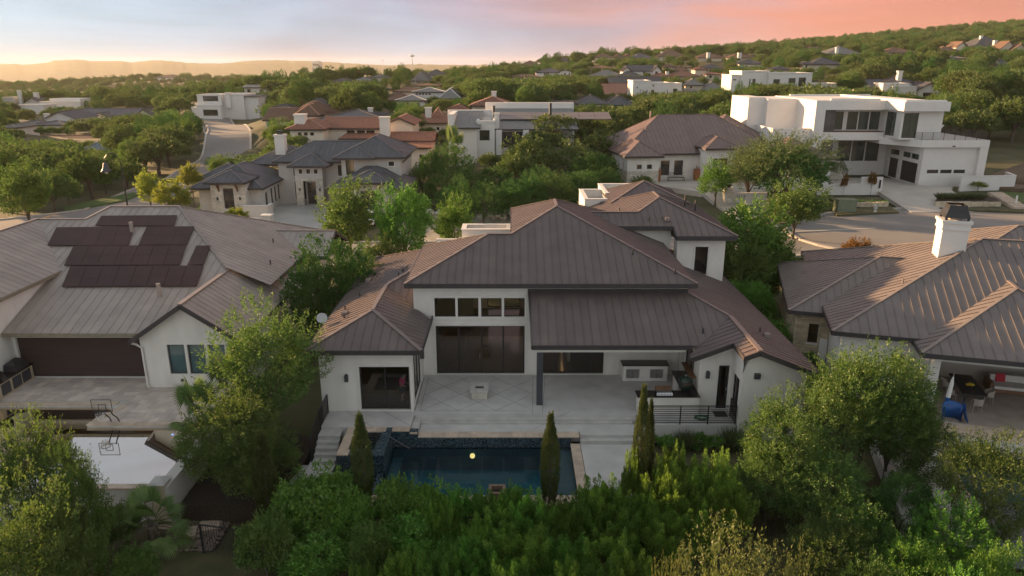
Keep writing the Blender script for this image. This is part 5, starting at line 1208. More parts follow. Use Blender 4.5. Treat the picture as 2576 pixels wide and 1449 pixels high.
# ------------------------------------------------------------------ houses farther off
M['shingle2'] = mat('pale_shingle',(0.20,0.195,0.185),0.85,0.12,3,0.2,10,island=0.08); M['roof_blue'] = mat('roof_bluegrey',(0.13,0.17,0.20),0.45,0.08,1)
M['stucco_cream2'] = mat('warm_stucco',(0.68,0.62,0.54),0.85,0.05,1,0.15,40)
FOOT, VIEW = [], []
ZM = {'1':(700,350,2.337),'2':(1600,300,2.862),'5':(0,200,2.1467),'6':(2000,150,2.342),'7':(2900,50,2.154),'8':(900,200,2.147)}
def zp(k, x, y): a, b, s = ZM[k]; return (a+x/s)*.6289, (b+y/s)*.6289
def far_roof(parent, kind, x0,x1,y0,y1,ze,zr,m,capm,sp,rw,rh,fm):
    mb = MB(); w, d = x1-x0, y1-y0
    c = [(x0,y0,ze),(x1,y0,ze),(x1,y1,ze),(x0,y1,ze)]
    if kind == 'hip':
        if w >= d: h = d/2; R0, R1 = (x0+h,(y0+y1)/2,zr), (x1-h,(y0+y1)/2,zr); P = [[c[0],c[1],R1,R0],[c[2],c[3],R0,R1],[c[3],c[0],R0],[c[1],c[2],R1]]
        else: h = w/2; R0, R1 = ((x0+x1)/2,y0+h,zr), ((x0+x1)/2,y1-h,zr); P = [[c[3],c[0],R0,R1],[c[1],c[2],R1,R0],[c[0],c[1],R0],[c[2],c[3],R1]]
        E = [[R0,R1],[c[0],R0],[c[1],R1 if w >= d else R0]]
    elif kind == 'gablex': R0, R1 = (x0,(y0+y1)/2,zr), (x1,(y0+y1)/2,zr); P = [[c[0],c[1],R1,R0],[c[2],c[3],R0,R1]]; E = [[R0,R1]]
    elif kind == 'gabley': R0, R1 = ((x0+x1)/2,y0,zr), ((x0+x1)/2,y1,zr); P = [[c[3],c[0],R0,R1],[c[1],c[2],R1,R0]]; E = [[R0,R1]]
    elif kind == 'shed': P = [[c[0],c[1],(x1,y1,zr),(x0,y1,zr)]]; E = []
    for p in P: roof_plane(None, p, m, sp, rw, rh, join=mb)
    R = mb.build('roof', m, parent)
    if E:
        cb = MB()
        for a, b in E: cb.beam(Vector(a)+Vector((0,0,.08)), Vector(b)+Vector((0,0,.08)), .3, .12)
        cb.build('ridge_cap', capm, R)
    if kind in ('hip','gablex'): MB().box(x0+.05,x1-.05,y0+.05,y1-.05,ze-.28,ze-.02).build('eave_board', fm, R)
    else:
        f2 = MB(); f2.beam((x0,y0,ze-.12),((x0+x1)/2,y0,zr-.12),.1,.24) if kind == 'gabley' else None; f2.beam((x1,y0,ze-.12),((x0+x1)/2,y0,zr-.12),.1,.24) if kind == 'gabley' else f2.beam((x0,y0,ze-.12),(x1,y0,ze-.12),.1,.24); f2.build('eave_board', fm, R)
    return R
def fh(k, Y, label, vols, wins=(), chim=(), wm='stucco', rm='shingle', cm=None, o=.6, sp=.7, rw=.05, rh=.05, fm='fascia', gm='glass_far', name='house', extra_below=2.5):
    """a distant house: vols (x0,x1,ybase,yeave,yridge,kind,depth,dy[,wall,roof]) measured in picture points of a zoom window"""
    H = tag(empty(name, at(*zp(k, vols[0][0], vols[0][2]), Y)), label, 'house'); O = H.location.copy()
    H.location = (0,0,0)
    for i, v in enumerate(vols):
        x0,x1,yb,ye,yr,kind,dep,dy = v[:8]; w_ = M[v[8]] if len(v) > 8 and v[8] else M[wm]; r_ = M[v[9]] if len(v) > 9 and v[9] else M[rm]
        Yv = Y+dy; A = at(*zp(k,x0,yb),Yv); B = at(*zp(k,x1,yb),Yv); ze = at(*zp(k,(x0+x1)/2,ye),Yv).z; z0 = A.z-extra_below
        op = []
        for wdw in wins:
            if wdw[0] != i: continue
            p, q = at(*zp(k,wdw[1],wdw[4]),Yv), at(*zp(k,wdw[2],wdw[3]),Yv); op.append((p.x-A.x,q.x-A.x,p.z,q.z))
        op = [q for q in op if q[0] > .02 and q[1] < B.x-A.x-.02 and q[3] < ze-.02]
        half = dep/2 if kind in ('gablex',) else (min(B.x-A.x+2*o, dep+2*o)/2 if kind == 'hip' else (0 if kind == 'gabley' else dep))
        zr = at(*zp(k,(x0+x1)/2,yr),Yv-o+half).z if kind != 'flat' else ze
        top = ((B.x-A.x)/2, zr-.1) if kind == 'gabley' else None
        wl = Wall(H, (A.x,Yv),(B.x,Yv), z0, ze-(.02 if kind != 'flat' else 0), w_, op, top=top)
        for q in op: wl.window(*q, fw=.09, gm=M[gm], v=((.5,) if q[1]-q[0] > 1.6 else ()), inset=.12)
        box('wall', w_, H, A.x,B.x-.001,Yv+.3,Yv+dep,z0,ze-.03)
        Wall(H, (A.x,Yv+.31),(A.x,Yv), z0, ze-.03, w_, thick=.1); Wall(H, (B.x,Yv),(B.x,Yv+.31), z0, ze-.03, w_, thick=.1)
        if kind == 'flat':
            mb = MB()
            for d in ((A.x-.1,B.x+.1,Yv-.12,Yv+.3),(A.x-.1,B.x+.1,Yv+dep-.3,Yv+dep+.1),(A.x-.1,A.x+.3,Yv+.3,Yv+dep-.3),(B.x-.3,B.x+.1,Yv+.3,Yv+dep-.3)): mb.box(*d, ze-.01, ze+.35)
            mb.build('parapet', w_, H)
        else: far_roof(H, kind, A.x-o, B.x+o, Yv-o, Yv+dep+o, ze, zr, r_, M[cm] if cm else r_, sp, rw, rh, M[fm])
        CTRL.append(((A.x+B.x)/2, Yv+dep/2, A.z-.4)); FOOT.append((A.x-1.5,B.x+1.5,Yv-1.5,Yv+dep+1.5)); v0 = zp(k,x0,yr); v1 = zp(k,x1,yb-(yb-ye)*.25); VIEW.append((v0[0],v1[0],v0[1],v1[1],Yv))

        if i == 0: CTRL.append(((A.x+B.x)/2, Yv-4, A.z-.6))
    for xc, yt, yb, wmt, dy in chim:
        wmt *= .52
        p = at(*zp(k,xc,yt),Y+dy); b = at(*zp(k,xc,yb),Y+dy); c = empty('chimney', parent=H)
        box('stack', M['stucco_white'], c, p.x-wmt/2,p.x+wmt/2,Y+dy,Y+dy+wmt,b.z-2.5,p.z-.25); box('chimney_cap', M['trim'], c, p.x-wmt/2-.1,p.x+wmt/2+.1,Y+dy-.1,Y+dy+wmt+.1,p.z-.25,p.z)
    return H
TI = dict(rm='tile', cm='tile_cap', sp=.36, rw=.2, rh=.1)
# -- red tiled house behind the grey one
fh('1', 124, 'cream house with red clay tile roofs and square white chimneys behind the slate roof', [(1085,1390,530,388,300,'hip',9,0),(1390,1930,520,378,282,'gablex',10,4),(1990,2225,520,345,282,'gabley',9,2),(1570,1990,560,475,430,'shed',5,-1),(1990,2400,600,495,422,'gablex',6,-2),(2185,2370,735,560,520,'shed',5,-8)],
   [(0,1150,1182,420,450),(0,1207,1238,420,450),(0,1265,1297,420,450),(1,1605,1680,400,430),(1,1700,1775,400,430),(1,1790,1865,400,430),(5,2285,2312,628,668)], [(1157,250,340,3.4,1),(1952,275,430,3.0,-1)], wm='stucco_cream2', **TI)
fh('8', 165, 'brown tiled hip roof house left of the dark shingle roof', [(350,560,640,600,500,'gablex',10,0),(500,900,640,600,450,'hip',16,2),(620,800,640,560,470,'hip',9,-1)], wm='stucco_cream2', rm='tile_brown', cm='tile_cap', sp=.36, rw=.2, rh=.08)
fh('8', 150, 'long dark shingled hip roof with a white chimney', [(735,1420,660,615,512,'hip',18,0)], chim=[(1245,495,560,1.8,9)], rm='roof_grey', wm='stucco_cream2')
fh('8', 190, 'blue grey gable roof peeking above the brown tiles', [(690,850,520,482,420,'hip',10,0),(415,560,510,500,465,'hip',8,2)], rm='roof_grey')
# -- pale grey metal modern house, centre
def centre_house():
    H = fh('2', 112, 'white modern house with pale grey standing seam roof among the central trees', [(610,885,1010,598,415,'shed',9,0),(885,1085,830,545,540,'flat',7,1.2),(1085,1990,840,615,350,'shed',13,2.5)],
      [(1,912,1026,632,750)], [(1107,435,560,1.5,2.2)], wm='white_m', rm='roof_pale', sp=.6)
    k = '2'
    p0, p1 = at(*zp(k,545,400),121.5), at(*zp(k,1060,400),121.5); box('parapet_wall', M['white_m'], H, p0.x,p1.x,121.5,122.3,0,p0.z)
    p0, p1 = at(*zp(k,975,315),126), at(*zp(k,1990,315),126); box('parapet_wall', M['white_m'], H, p0.x,p1.x,126,127,0,p0.z)
    box('side_wall', M['white_m'], H, at(*zp(k,545,400),112).x,at(*zp(k,608,400),112).x,112.4,122,0,p0.z-1.1)
    q = [at(*zp(k,x,y),1) for x,y in ((1145,650),(1405,830))]
    a, b = at(*zp(k,1150,830),114.4), at(*zp(k,1400,650),114.4); box('opening_shade_sheet', M['dark'], H, a.x,b.x,114.42,114.45,a.z,b.z)  # dark sheet on the wall paints in the shade of the porch opening
    for xx in (1100,1410): a = at(*zp(k,xx,840),113.9); box('porch_post', M['white_m'], H, a.x,a.x+.9,113.6,114.3,a.z-1,at(*zp(k,xx,628),113.9).z)
    t = tag(empty('solar_array',(0,0,0)),'flat grey solar array on the pale metal roof in the centre','solar panels')
    A = at(*zp(k,1145,455),117.2); 
    zr0 = at(*zp(k,1537,615),114.5).z; zr1 = at(*zp(k,1537,350),127.5).z; sl = (zr1-zr0)/14.2; zf = lambda Y: zr0+sl*(Y-113.9)
    for i in range(7):
        for j in range(2):
            x0 = A.x+i*2.55; y0 = 118.3+j*2.1; MB().slab([(x0,y0,zf(y0)+.35),(x0+2.5,y0,zf(y0)+.35),(x0+2.5,y0+2.05,zf(y0+2.05)+.35),(x0,y0+2.05,zf(y0+2.05)+.35)],.1).build('solar_panel',M['solar_grey'],t)
    R = H
    for xx,yy,hh in ((1075,470,1.6),(1720,500,2.4)): p = at(*zp(k,xx,yy),117); pipe_vent(H,p.x,p.y,p.z,hh,.22,M['lantern'])
M['solar_grey'] = mat('solar_grey_glass',(0.16,0.155,0.145),0.35,0.08,1,spec=.4)
centre_house()
fh('2', 140, 'small tile roofed stone turret house left of the centre', [(260,540,680,545,455,'gablex',8,0),(395,470,545,480,385,'hip',2.6,3)], [(0,420,450,598,632),(1,415,450,425,460)], [(320,370,540,2.2,2)], wm='stucco_cream2', **TI)
fh('2', 150, 'red tiled hip roof with a slim cream chimney behind the pale metal roof', [(830,1280,440,350,250,'hip',12,0)], chim=[(1075,185,290,1.9,5)], wm='stucco_cream2', **TI)
fh('2', 158, 'low tiled hip just left of the pale parapet', [(555,760,470,395,345,'hip',9,0)], **TI)
fh('8', 235, 'pale house with clerestory windows and light grey metal roofs in the middle distance', [(1480,1720,500,432,385,'hip',14,0),(1625,1885,432,358,322,'hip',10,6),(1850,2010,470,415,330,'hip',16,4)], [(1,1637,1655,370,384),(1,1664,1682,370,384),(1,1692,1710,371,385),(1,1720,1738,371,385),(1,1748,1766,372,386),(0,1555,1580,450,500)], rm='roof_pale', wm='stucco_white', cm='white')
fh('8', 262, 'brown tiled house left of the clerestory house', [(1360,1600,470,430,365,'hip',14,0),(1455,1690,430,355,318,'hip',12,8)], rm='tile_brown', wm='stucco_cream', sp=1.0)
fh('8', 300, 'wide brown tiled roof just above the clerestory house', [(1570,1840,330,305,285,'hip',12,0)], rm='tile_brown', wm='stucco_cream', sp=1.0)
fh('8', 380, 'far pale shingled gable roof with a small white cupola', [(1600,1750,300,268,185,'hip',26,0),(1605,1672,285,262,245,'hip',5,-3)], [(1,1612,1625,265,276),(1,1640,1652,265,276)], rm='shingle2', wm='white')
fh('8', 420, 'far dark roof beyond the pale gable', [(1700,1900,240,218,170,'hip',22,0)], rm='shingle')
fh('8', 330, 'far low grey roof between oaks at left centre', [(905,1090,280,270,240,'hip',14,0)], rm='shingle')
fh('8', 340, 'far pale metal roof between oaks', [(1105,1260,275,262,233,'hip',14,0)], rm='roof_pale')
fh('8', 360, 'far white gabled house on the plain', [(1255,1400,255,235,212,'hip',12,0)], rm='shingle2', wm='white')
# -- white house at the end of the street
fh('5', 235, 'white modern house with stacked flat roofs at the end of the street', [(1700,1905,590,480,478,'flat',9,0),(1700,1905,480,392,385,'flat',11,1.5),(1905,2110,590,388,385,'flat',12,3),(2110,2230,560,395,385,'shed',10,4),(1655,1700,590,500,498,'flat',9,1)], [(0,1748,1868,512,565),(1,1745,1870,395,440)], [(1950,365,430,2.6,2)], wm='white_m', rm='roof_pale')
fh('5', 275, 'white two storey house half hidden by thin trees past the street end', [(2100,2290,385,320,300,'gablex',9,0)], [(0,2125,2150,335,365),(0,2230,2260,335,365)], wm='white_m', rm='roof_pale')
# -- left-hand cluster
fh('5', 250, 'white gabled barn like house in the hazy left distance', [(400,655,640,590,528,'gabley',14,0),(150,350,660,632,605,'hip',10,-6),(305,560,680,640,605,'hip',9,-12)], chim=[(388,545,600,2.6,2)], wm='white_m', rm='roof_grey')
fh('5', 272, 'long dark roof spanning behind the white gabled house', [(640,1300,590,560,502,'gablex',16,0),(760,960,600,585,540,'gabley',9,-3),(1180,1300,575,560,510,'gabley',8,-3)], rm='roof_grey')
fh('5', 318, 'low white flat roofed house in the left haze', [(350,700,520,450,446,'flat',14,0),(430,690,450,425,420,'flat',9,4)], wm='white_m')
fh('5', 330, 'pale gabled house with tall chimneys in the left haze', [(220,360,500,455,410,'gabley',10,0),(20,130,490,412,410,'flat',10,3)], chim=[(155,345,420,2.6,4),(298,365,420,3.2,3),(535,425,500,3.4,-2)], wm='stucco_grey', rm='shingle')
fh('5', 300, 'low flat roof strips right of the left haze houses', [(150,380,540,478,470,'flat',9,0)], wm='white_m')
fh('5', 205, 'long low brown roof above the left hedge', [(210,770,800,765,735,'gablex',9,0)], rm='tile_brown', sp=1.0)
fh('5', 165, 'small pavilion with a blue grey pyramid roof among the left oaks', [(745,930,900,858,778,'hip',9.2,0)], rm='roof_blue', o=1.0, wm='stucco_white', sp=.9)
fh('5', 185, 'pale roof edge at far left', [(10,140,700,665,640,'hip',9,0)], rm='shingle2')
fh('5', 900, 'distant red roofed hall in the valley haze', [(1320,1500,255,235,212,'hip',40,0)], rm='tile_brown', sp=3)
# -- right-hand hillside, near to far
fh('6', 205, 'dark metal hip roof half hidden by oaks right of the centre', [(720,1010,690,620,540,'hip',14,0),(1000,1250,700,632,545,'hip',13,-1),(500,720,660,600,590,'hip',8,1)], rm='roof_grey', wm='stucco_white')
fh('6', 222, 'cream white modern house with tall slit windows on the hillside', [(1238,1400,600,412,405,'flat',10,0),(1400,1592,600,432,425,'flat',10,.8),(1592,1694,590,436,434,'flat',9,2)], [(0,1310,1318,485,552),(0,1334,1344,488,552),(0,1370,1382,490,556),(0,1280,1292,462,476),(1,1412,1446,492,558),(1,1430,1443,442,458),(1,1562,1572,490,540),(2,1620,1660,480,530)], wm='white_m')
fh('6', 252, 'rust brown tiled roof left of the cream modern house', [(985,1210,560,530,432,'gablex',16,0)], rm='tile', sp=1.0)
fh('6', 262, 'big slate gable roof above the rust tiled roof', [(1040,1520,500,462,368,'gablex',16,0)], rm='shingle', wm='stucco_cream')
fh('6', 270, 'grey hip roofed house right of the cream modern house', [(1735,1900,500,445,388,'hip',10,0),(1890,2130,520,505,418,'hip',12,-3),(1700,1840,540,505,482,'shed',6,-8)], [(0,1780,1800,455,475)], rm='shingle2', wm='stucco_cream')
fh('6', 312, 'terracotta tiled villa with a stone chimney on the hillside', [(1590,1860,400,365,308,'hip',13,0),(1440,1600,400,365,330,'hip',9,-3),(1825,1930,370,300,275,'hip',7,5),(1930,2070,400,345,325,'hip',9,-2)], [(3,1960,1985,355,380)], [(1570,318,370,2.2,-2)], rm='tile', wm='stucco_cream', sp=1.2)
fh('6', 318, 'slate roofed white house with twin gables on the hillside', [(1195,1475,365,312,258,'gablex',12,0),(1430,1505,370,312,262,'gabley',6,-1),(1110,1320,380,362,318,'hip',8,-5),(1150,1225,340,318,272,'gabley',8,-1)], [(0,1340,1362,320,340),(1,1452,1480,318,360)], rm='shingle', wm='white_m')
fh('6', 338, 'grey hip roof with pale ridges left of the twin gabled house', [(850,1170,380,362,305,'hip',14,0)], rm='shingle2', wm='stucco_cream')
fh('6', 345, 'white two storey house with blue grey roof beyond the dark oaks', [(340,600,385,325,288,'hip',12,0),(560,665,385,320,300,'gabley',9,-1)], [(0,412,424,332,350),(0,428,440,332,350),(0,445,457,332,350),(1,602,616,330,356),(1,645,655,330,366)], rm='roof_grey', wm='white')
fh('6', 335, 'long low brown roofed house left of the white two storey house', [(98,385,410,370,342,'hip',11,0)], rm='tile_brown', wm='stucco_cream', sp=1.2)
fh('6', 400, 'tan low house in trees below the ridge roofs', [(830,1050,305,285,262,'hip',12,0)], rm='tile_brown', wm='stucco_cream', sp=1.2)
fh('6', 395, 'tan tiled house right of the twin gables', [(1535,1640,310,275,250,'hip',9,0),(1630,1760,330,310,265,'hip',10,-4)], [(0,1550,1575,282,298)], rm='tile_brown', wm='stucco_cream', sp=1.2)
fh('6', 405, 'grey gabled roofs on the slope left of the pale two storey house', [(1900,2070,320,290,245,'hip',12,0),(1730,1810,305,298,276,'gabley',7,-4)], rm='shingle', wm='stucco_cream')
fh('6', 372, 'pale two storey house with grey hips high on the slope', [(2235,2470,320,245,205,'hip',12,0)], [(0,2300,2315,262,282)], rm='shingle', wm='stucco_white')
for i,(x0,x1,ye,yr,rm_,Yh,lb) in enumerate([(890,1060,185,150,'tile_brown',470,'first of three pointed brown roofs on the skyline'),(1060,1160,188,155,'tile_brown',475,'middle of three pointed brown roofs on the skyline'),(1160,1240,185,150,'tile_brown',480,'third of three pointed brown roofs on the skyline'),(1205,1450,195,143,'shingle',455,'grey hilltop roof with small white chimney'),(1480,1740,180,106,'tile_brown',460,'broad rust brown roof on the skyline'),(1850,2110,190,138,'tile_brown',440,'brown hilltop roof with tall cream chimney'),(2150,2380,190,142,'tile_brown',430,'brown hilltop roof right of the cream chimney house'),(195,370,262,215,'tile_brown',520,'lone brown roof breaking the skyline at centre'),(570,640,225,185,'shingle',500,'grey roof peak beside the skyline trees')]):
    fh('6', Yh, lb, [(x0,x1,ye+25,ye,yr,'hip',16,0)], chim=([(1275,160,185,2,4)] if i == 3 else [(1520,132,165,2.4,4)] if i == 4 else [(1957,140,190,3.2,-2)] if i == 5 else [(2250,142,200,3.6,-2)] if i == 6 else []), rm=rm_, wm='stucco_cream', sp=1.4)
# -- far right
fh('7', 212, 'white flat roofed modern house behind the large white one', [(130,365,700,512,510,'flat',12,0),(365,735,690,528,525,'flat',12,-1),(45,130,700,545,542,'flat',10,.8)], [(0,205,222,572,640),(0,232,265,572,640),(0,137,190,575,588),(1,412,475,575,640),(1,545,610,565,610),(1,628,700,560,640),(2,70,98,575,585)], wm='white_m')
fh('7', 255, 'low white flat carport roof right of the flat roofed house', [(720,970,660,618,602,'flat',9,0)], wm='white_m')
fh('7', 232, 'white house with grey metal roofs and a tall chimney on the right slope', [(1200,1390,700,655,575,'gablex',12,0),(1350,1572,720,618,616,'flat',6,-3),(1437,1640,725,645,640,'flat',5,-5),(1400,1610,640,600,552,'hip',9,5),(1655,1840,740,665,602,'gabley',9,-2)], [(4,1762,1775,625,660),(4,1700,1800,690,735)], [(1517,502,570,2.6,5)], wm='white_m', rm='roof_grey')
fh('7', 300, 'grey roofed villa above the flat white houses', [(740,1010,500,445,388,'hip',12,0),(665,740,510,445,425,'hip',8,-2),(410,560,520,490,462,'hip',9,-4)], [(1,690,710,455,490)], wm='stucco_cream', rm='shingle')
fh('7', 352, 'green grey hip roof with stone chimney on the far right ridge', [(885,1175,390,360,290,'hip',18,0)], chim=[(972,300,360,2.4,-1)], rm='shingle2', wm='stucco_cream')
fh('7', 378, 'rust roof in oaks on the far right ridge', [(1370,1650,370,345,300,'hip',16,0)], rm='tile_brown', wm='stucco_cream', sp=1.3)
fh('7', 400, 'brown roof with pale gable on the upper right slope', [(1990,2080,330,300,248,'gabley',10,0),(1840,2010,345,330,290,'hip',12,-3)], rm='tile_brown', wm='stucco_cream', sp=1.3)
fh('7', 405, 'large grey brown roof with chimney on the upper right slope', [(2140,2480,335,308,200,'hip',22,0)], chim=[(2338,240,290,3,-1),(2215,200,260,2.4,8)], rm='shingle', wm='stucco_cream')
fh('7', 395, 'two brown gables at the upper right edge', [(2350,2510,360,330,245,'gabley',14,0),(2470,2600,360,330,265,'gabley',14,-4)], rm='tile_brown', wm='stucco_cream', sp=1.3)
fh('7', 500, 'small roof on the skyline right of the oaks', [(690,830,330,312,288,'hip',12,0)], rm='tile_brown', sp=1.3)
fh('7', 300, 'dark blue grey roof in trees at the far right', [(2330,2440,490,450,400,'hip',9,0)], rm='roof_grey', wm='stucco_white')
fh('7', 330, 'pale low house in trees at the far right', [(1920,2070,430,395,375,'hip',9,0)], rm='shingle2', wm='stucco_white')
# water tower, tall light mast and a far block in the valley
def mast(k, x, yt, yb, Y, lb, r, head):
    p, b = at(*zp(k,x,yt),Y), at(*zp(k,x,yb),Y); t = tag(empty('mast',(b.x,b.y,b.z)),lb,'mast'); h = p.z-b.z
    MB().tube([(0,0,-8),(0,0,h)],[r,r*.6],8).build('pole',M['steel'],t)
    if head: MB().lathe((0,0,h),[(.3*head,0),(head,.35*head),(head,.7*head),(.3*head,head)],14).build('tank',M['white'],t)
    else: MB().box(-3,3,-.3,.3,h-1,h).build('crossbar',M['steel'],t)
mast('8',1610,60,150,1500,'slim water tower rising over the central skyline',1.0,5.0); mast('8',1358,85,150,1800,'thin radio mast left of the water tower',.7,0)
q = tag(empty('tower_block',(0,0,0)),'far grey office block in the valley haze','building'); a = at(*zp('8',750,175),2600); b = at(*zp('8',812,105),2600); box('wall',M['stucco_grey'],q,a.x,b.x,2600,2640,a.z-30,b.z); box('roof',M['trim'],q,a.x+4,b.x-4,2604,2636,b.z,b.z+5); 
for i in range(4): box('window_band',M['glass_far'],q,a.x+3,b.x-3,2599.6,2600,b.z-12-16*i,b.z-5-16*i)
# ------------------------------------------------------------------ the ground
FOOT += [(-11,16,32,62),(-39,-12,25,59),(13,48,20,60),(-42,-12,82,105),(14,45,93,124),(35,66,98,124),(-32,-18,70,92),(24,36,85,104),(44,60,84,108),(-5,20,110,130)]
VIEW += [(500,1025,340,545,84),(1515,1940,285,470,99),(1880,2490,245,465,99),(1130,1450,255,400,112),(505,640,240,420,100),(540,660,300,400,110),(2080,2576,440,620,85),(740,1090,290,345,124)]
CTRL += [(-8,40,-.5),(5,42,-.5),(14,45,-.45),(0,55,-.5),(10,60,-.4),(-20,45,-.6),(-30,50,-.6),(-14,36,-.8),(-12,40,-.7),(-16,38.5,-.6),(25,45,-.5),(35,48,-.4),(17,38,-.5),(17,45,-.4),(18,52,-.35),
 (-9.5,33.5,-1.1),(-4,33,-1.9),(2,33,-1.9),(6,33,-1.7),(-11,31,-1.7),(-9,28,-2.8),(-4,30,-2.9),(2,30,-2.9),(-4,27,-2.9),(2,27,-2.9),(5,28.5,-2.2),(5,31,-1.9),(8,31.6,-1.2),(12,31.5,-1.15),(8,29,-1.3),(13,29,-1.4),(8,26.5,-1.9),(14,27,-1.8),
 (-7,25.3,-2.45),(0,25.2,-2.45),(6,25.2,-2.3),(12,25.2,-2.1),(-12,25.6,-2.1),(-16,25.8,-1.9),(-22,26,-1.8),(-30,26,-1.8),(-20,29,-2.9),(-28,29,-2.9),(-17,33,-2.5),(-26,34,-2.3),(-22,36,-.6),(-26,37,-.6),(-13,29,-1.9),
 (16,32,-.9),(19,31,-1.0),(22,30,-2.0),(28,28,-2.0),(24,24,-2.0),(19,26,-1.7),(26,34,-.5),(32,33,-.5),
 (0,20,-3.3),(-12,21,-2.9),(12,20,-3.2),(-25,20,-2.8),(25,18,-3.2),(0,10,-5.2),(-30,5,-5),(30,5,-5.5),(0,-20,-9),(-60,-20,-8),(60,-20,-9),
 (-20,66,-.35),(0,66,-.3),(20,66,-.2),(40,72,-.1),(60,75,-.1),(75,76,-.1),(52,66,-.2),(52,82,-.2),(-45,66,-.4),(-60,70,-.5),(-60,50,-.8),(-55,85,-.6),(-75,95,-1),(-45,100,-.6),(-45,120,-.9),(-60,140,-1.4),(-40,150,-1.3),(0,90,-.2),(5,100,0),(0,80,-.3),(-5,140,.6),
 (-80,170,-2),(-75,210,-2),(-110,130,-2),(-150,200,-3),(-90,250,-2),(-200,400,-6),(-100,420,-4),(0,420,1),(-300,700,-14),(-50,700,-6),(150,700,26),(120,600,21),(200,600,27),(270,600,31),(350,600,37),(445,600,46),(600,700,62),(330,480,32),(-700,1200,-24),(0,1200,-14),(400,1100,40),(-1500,2500,-40),(0,2500,-35),(1000,2000,45),(-3500,5000,-45),(0,5000,-45),(3500,5000,40),(-4000,0,-40),(4000,0,-20),(1500,900,75),(800,500,62),(0,-400,-30),(-500,200,-12),(500,200,30),
 (85,110,2),(95,130,4),(120,160,9),(110,100,3)]
_cp = np.array(CTRL, float)
_key = np.unique(np.round(_cp[:,:2],1), axis=0, return_index=True)[1]; _cp = _cp[np.sort(_key)]
_d = np.linalg.norm(_cp[:,None,:2]-_cp[None,:,:2], axis=2)
_n = len(_cp); _A = np.zeros((_n+3,_n+3)); _A[:_n,:_n] = _d + np.eye(_n)*-.02*0; _A[:_n,_n] = 1; _A[:_n,_n+1:] = _cp[:,:2]; _A[_n,:_n] = 1; _A[_n+1:,:_n] = _cp[:,:2].T
_w = np.linalg.lstsq(_A, np.concatenate([_cp[:,2],[0,0,0]]), rcond=None)[0]
def ground_np(X, Y):
    X = np.asarray(X,float).ravel(); Y = np.asarray(Y,float).ravel(); out = np.empty(len(X))
    for i in range(0, len(X), 4000):
        x, y = X[i:i+4000], Y[i:i+4000]; r = np.sqrt((x[:,None]-_cp[None,:,0])**2+(y[:,None]-_cp[None,:,1])**2)
        out[i:i+4000] = r@_w[:_n]+_w[_n]+x*_w[_n+1]+y*_w[_n+2]
    return out
def gz(x, y): return float(ground_np([x],[y])[0])
def fast_mesh(name, co, quads, smooth=False):
    me = bpy.data.meshes.new(name); co = np.ascontiguousarray(co,dtype=np.float32); quads = np.ascontiguousarray(quads,dtype=np.int32); k = quads.shape[1]
    me.vertices.add(len(co)); me.vertices.foreach_set('co', co.ravel()); me.loops.add(quads.size); me.loops.foreach_set('vertex_index', quads.ravel())
    me.polygons.add(len(quads)); me.polygons.foreach_set('loop_start', np.arange(0,quads.size,k,dtype=np.int32))
    if smooth: me.polygons.foreach_set('use_smooth', np.ones(len(quads),bool))
    me.update(calc_edges=True); return me
def graded(*seg):
    out = []
    for a, b, s in seg: out += list(np.arange(a, b, s))
    return np.array(out + [seg[-1][1]], float)
xs = graded((-5200,-1200,400),(-1200,-300,60),(-300,-60,8),(-60,60,1.0),(60,300,8),(300,1200,60),(1200,5200,400)); ys = graded((-400,-20,40),(-20,18,3),(18,62,.8),(62,140,3),(140,700,12),(700,6500,200))
gx, gy = np.meshgrid(xs, ys); gzv = ground_np(gx, gy)
r_ = np.random.default_rng(5)
gzv += (r_.random(len(gzv))-.5)*np.where(gy.ravel()>150, .8, .05)
nx, ny = len(xs), len(ys); idx = np.arange(nx*ny).reshape(ny,nx)
Q = np.stack([idx[:-1,:-1],idx[:-1,1:],idx[1:,1:],idx[1:,:-1]],-1).reshape(-1,4)
M['ground'] = mat('ground_grass', (0.045,0.055,0.018), 0.95, 0.0, 0.25, 0.4, 6, col2=(0.105,0.095,0.045), detail=9)
M['lawn'] = mat('lawn_grass', (0.045,0.095,0.018), 0.95, 0.0, 1.2, 0.5, 30, col2=(0.085,0.135,0.03), detail=8)
M['drygrass'] = mat('dry_lawn', (0.05,0.06,0.02), 0.95, 0.0, .9, 0.5, 30, col2=(0.11,0.095,0.045), detail=8)
M['gravel'] = mat('limestone_gravel', (0.24,0.21,0.15), 0.95, 0.0, .5, 0.6, 14, col2=(0.42,0.38,0.30), detail=9)
M['dirt'] = mat('bare_soil', (0.10,0.07,0.045), 0.95, 0.0, .3, 0.7, 4, col2=(0.19,0.14,0.095), detail=9)
G = tag(link('ground', fast_mesh('ground', np.stack([gx.ravel(),gy.ravel(),gzv],-1), Q, True), M['ground']), 'green brown ground of the valley', kind='structure')
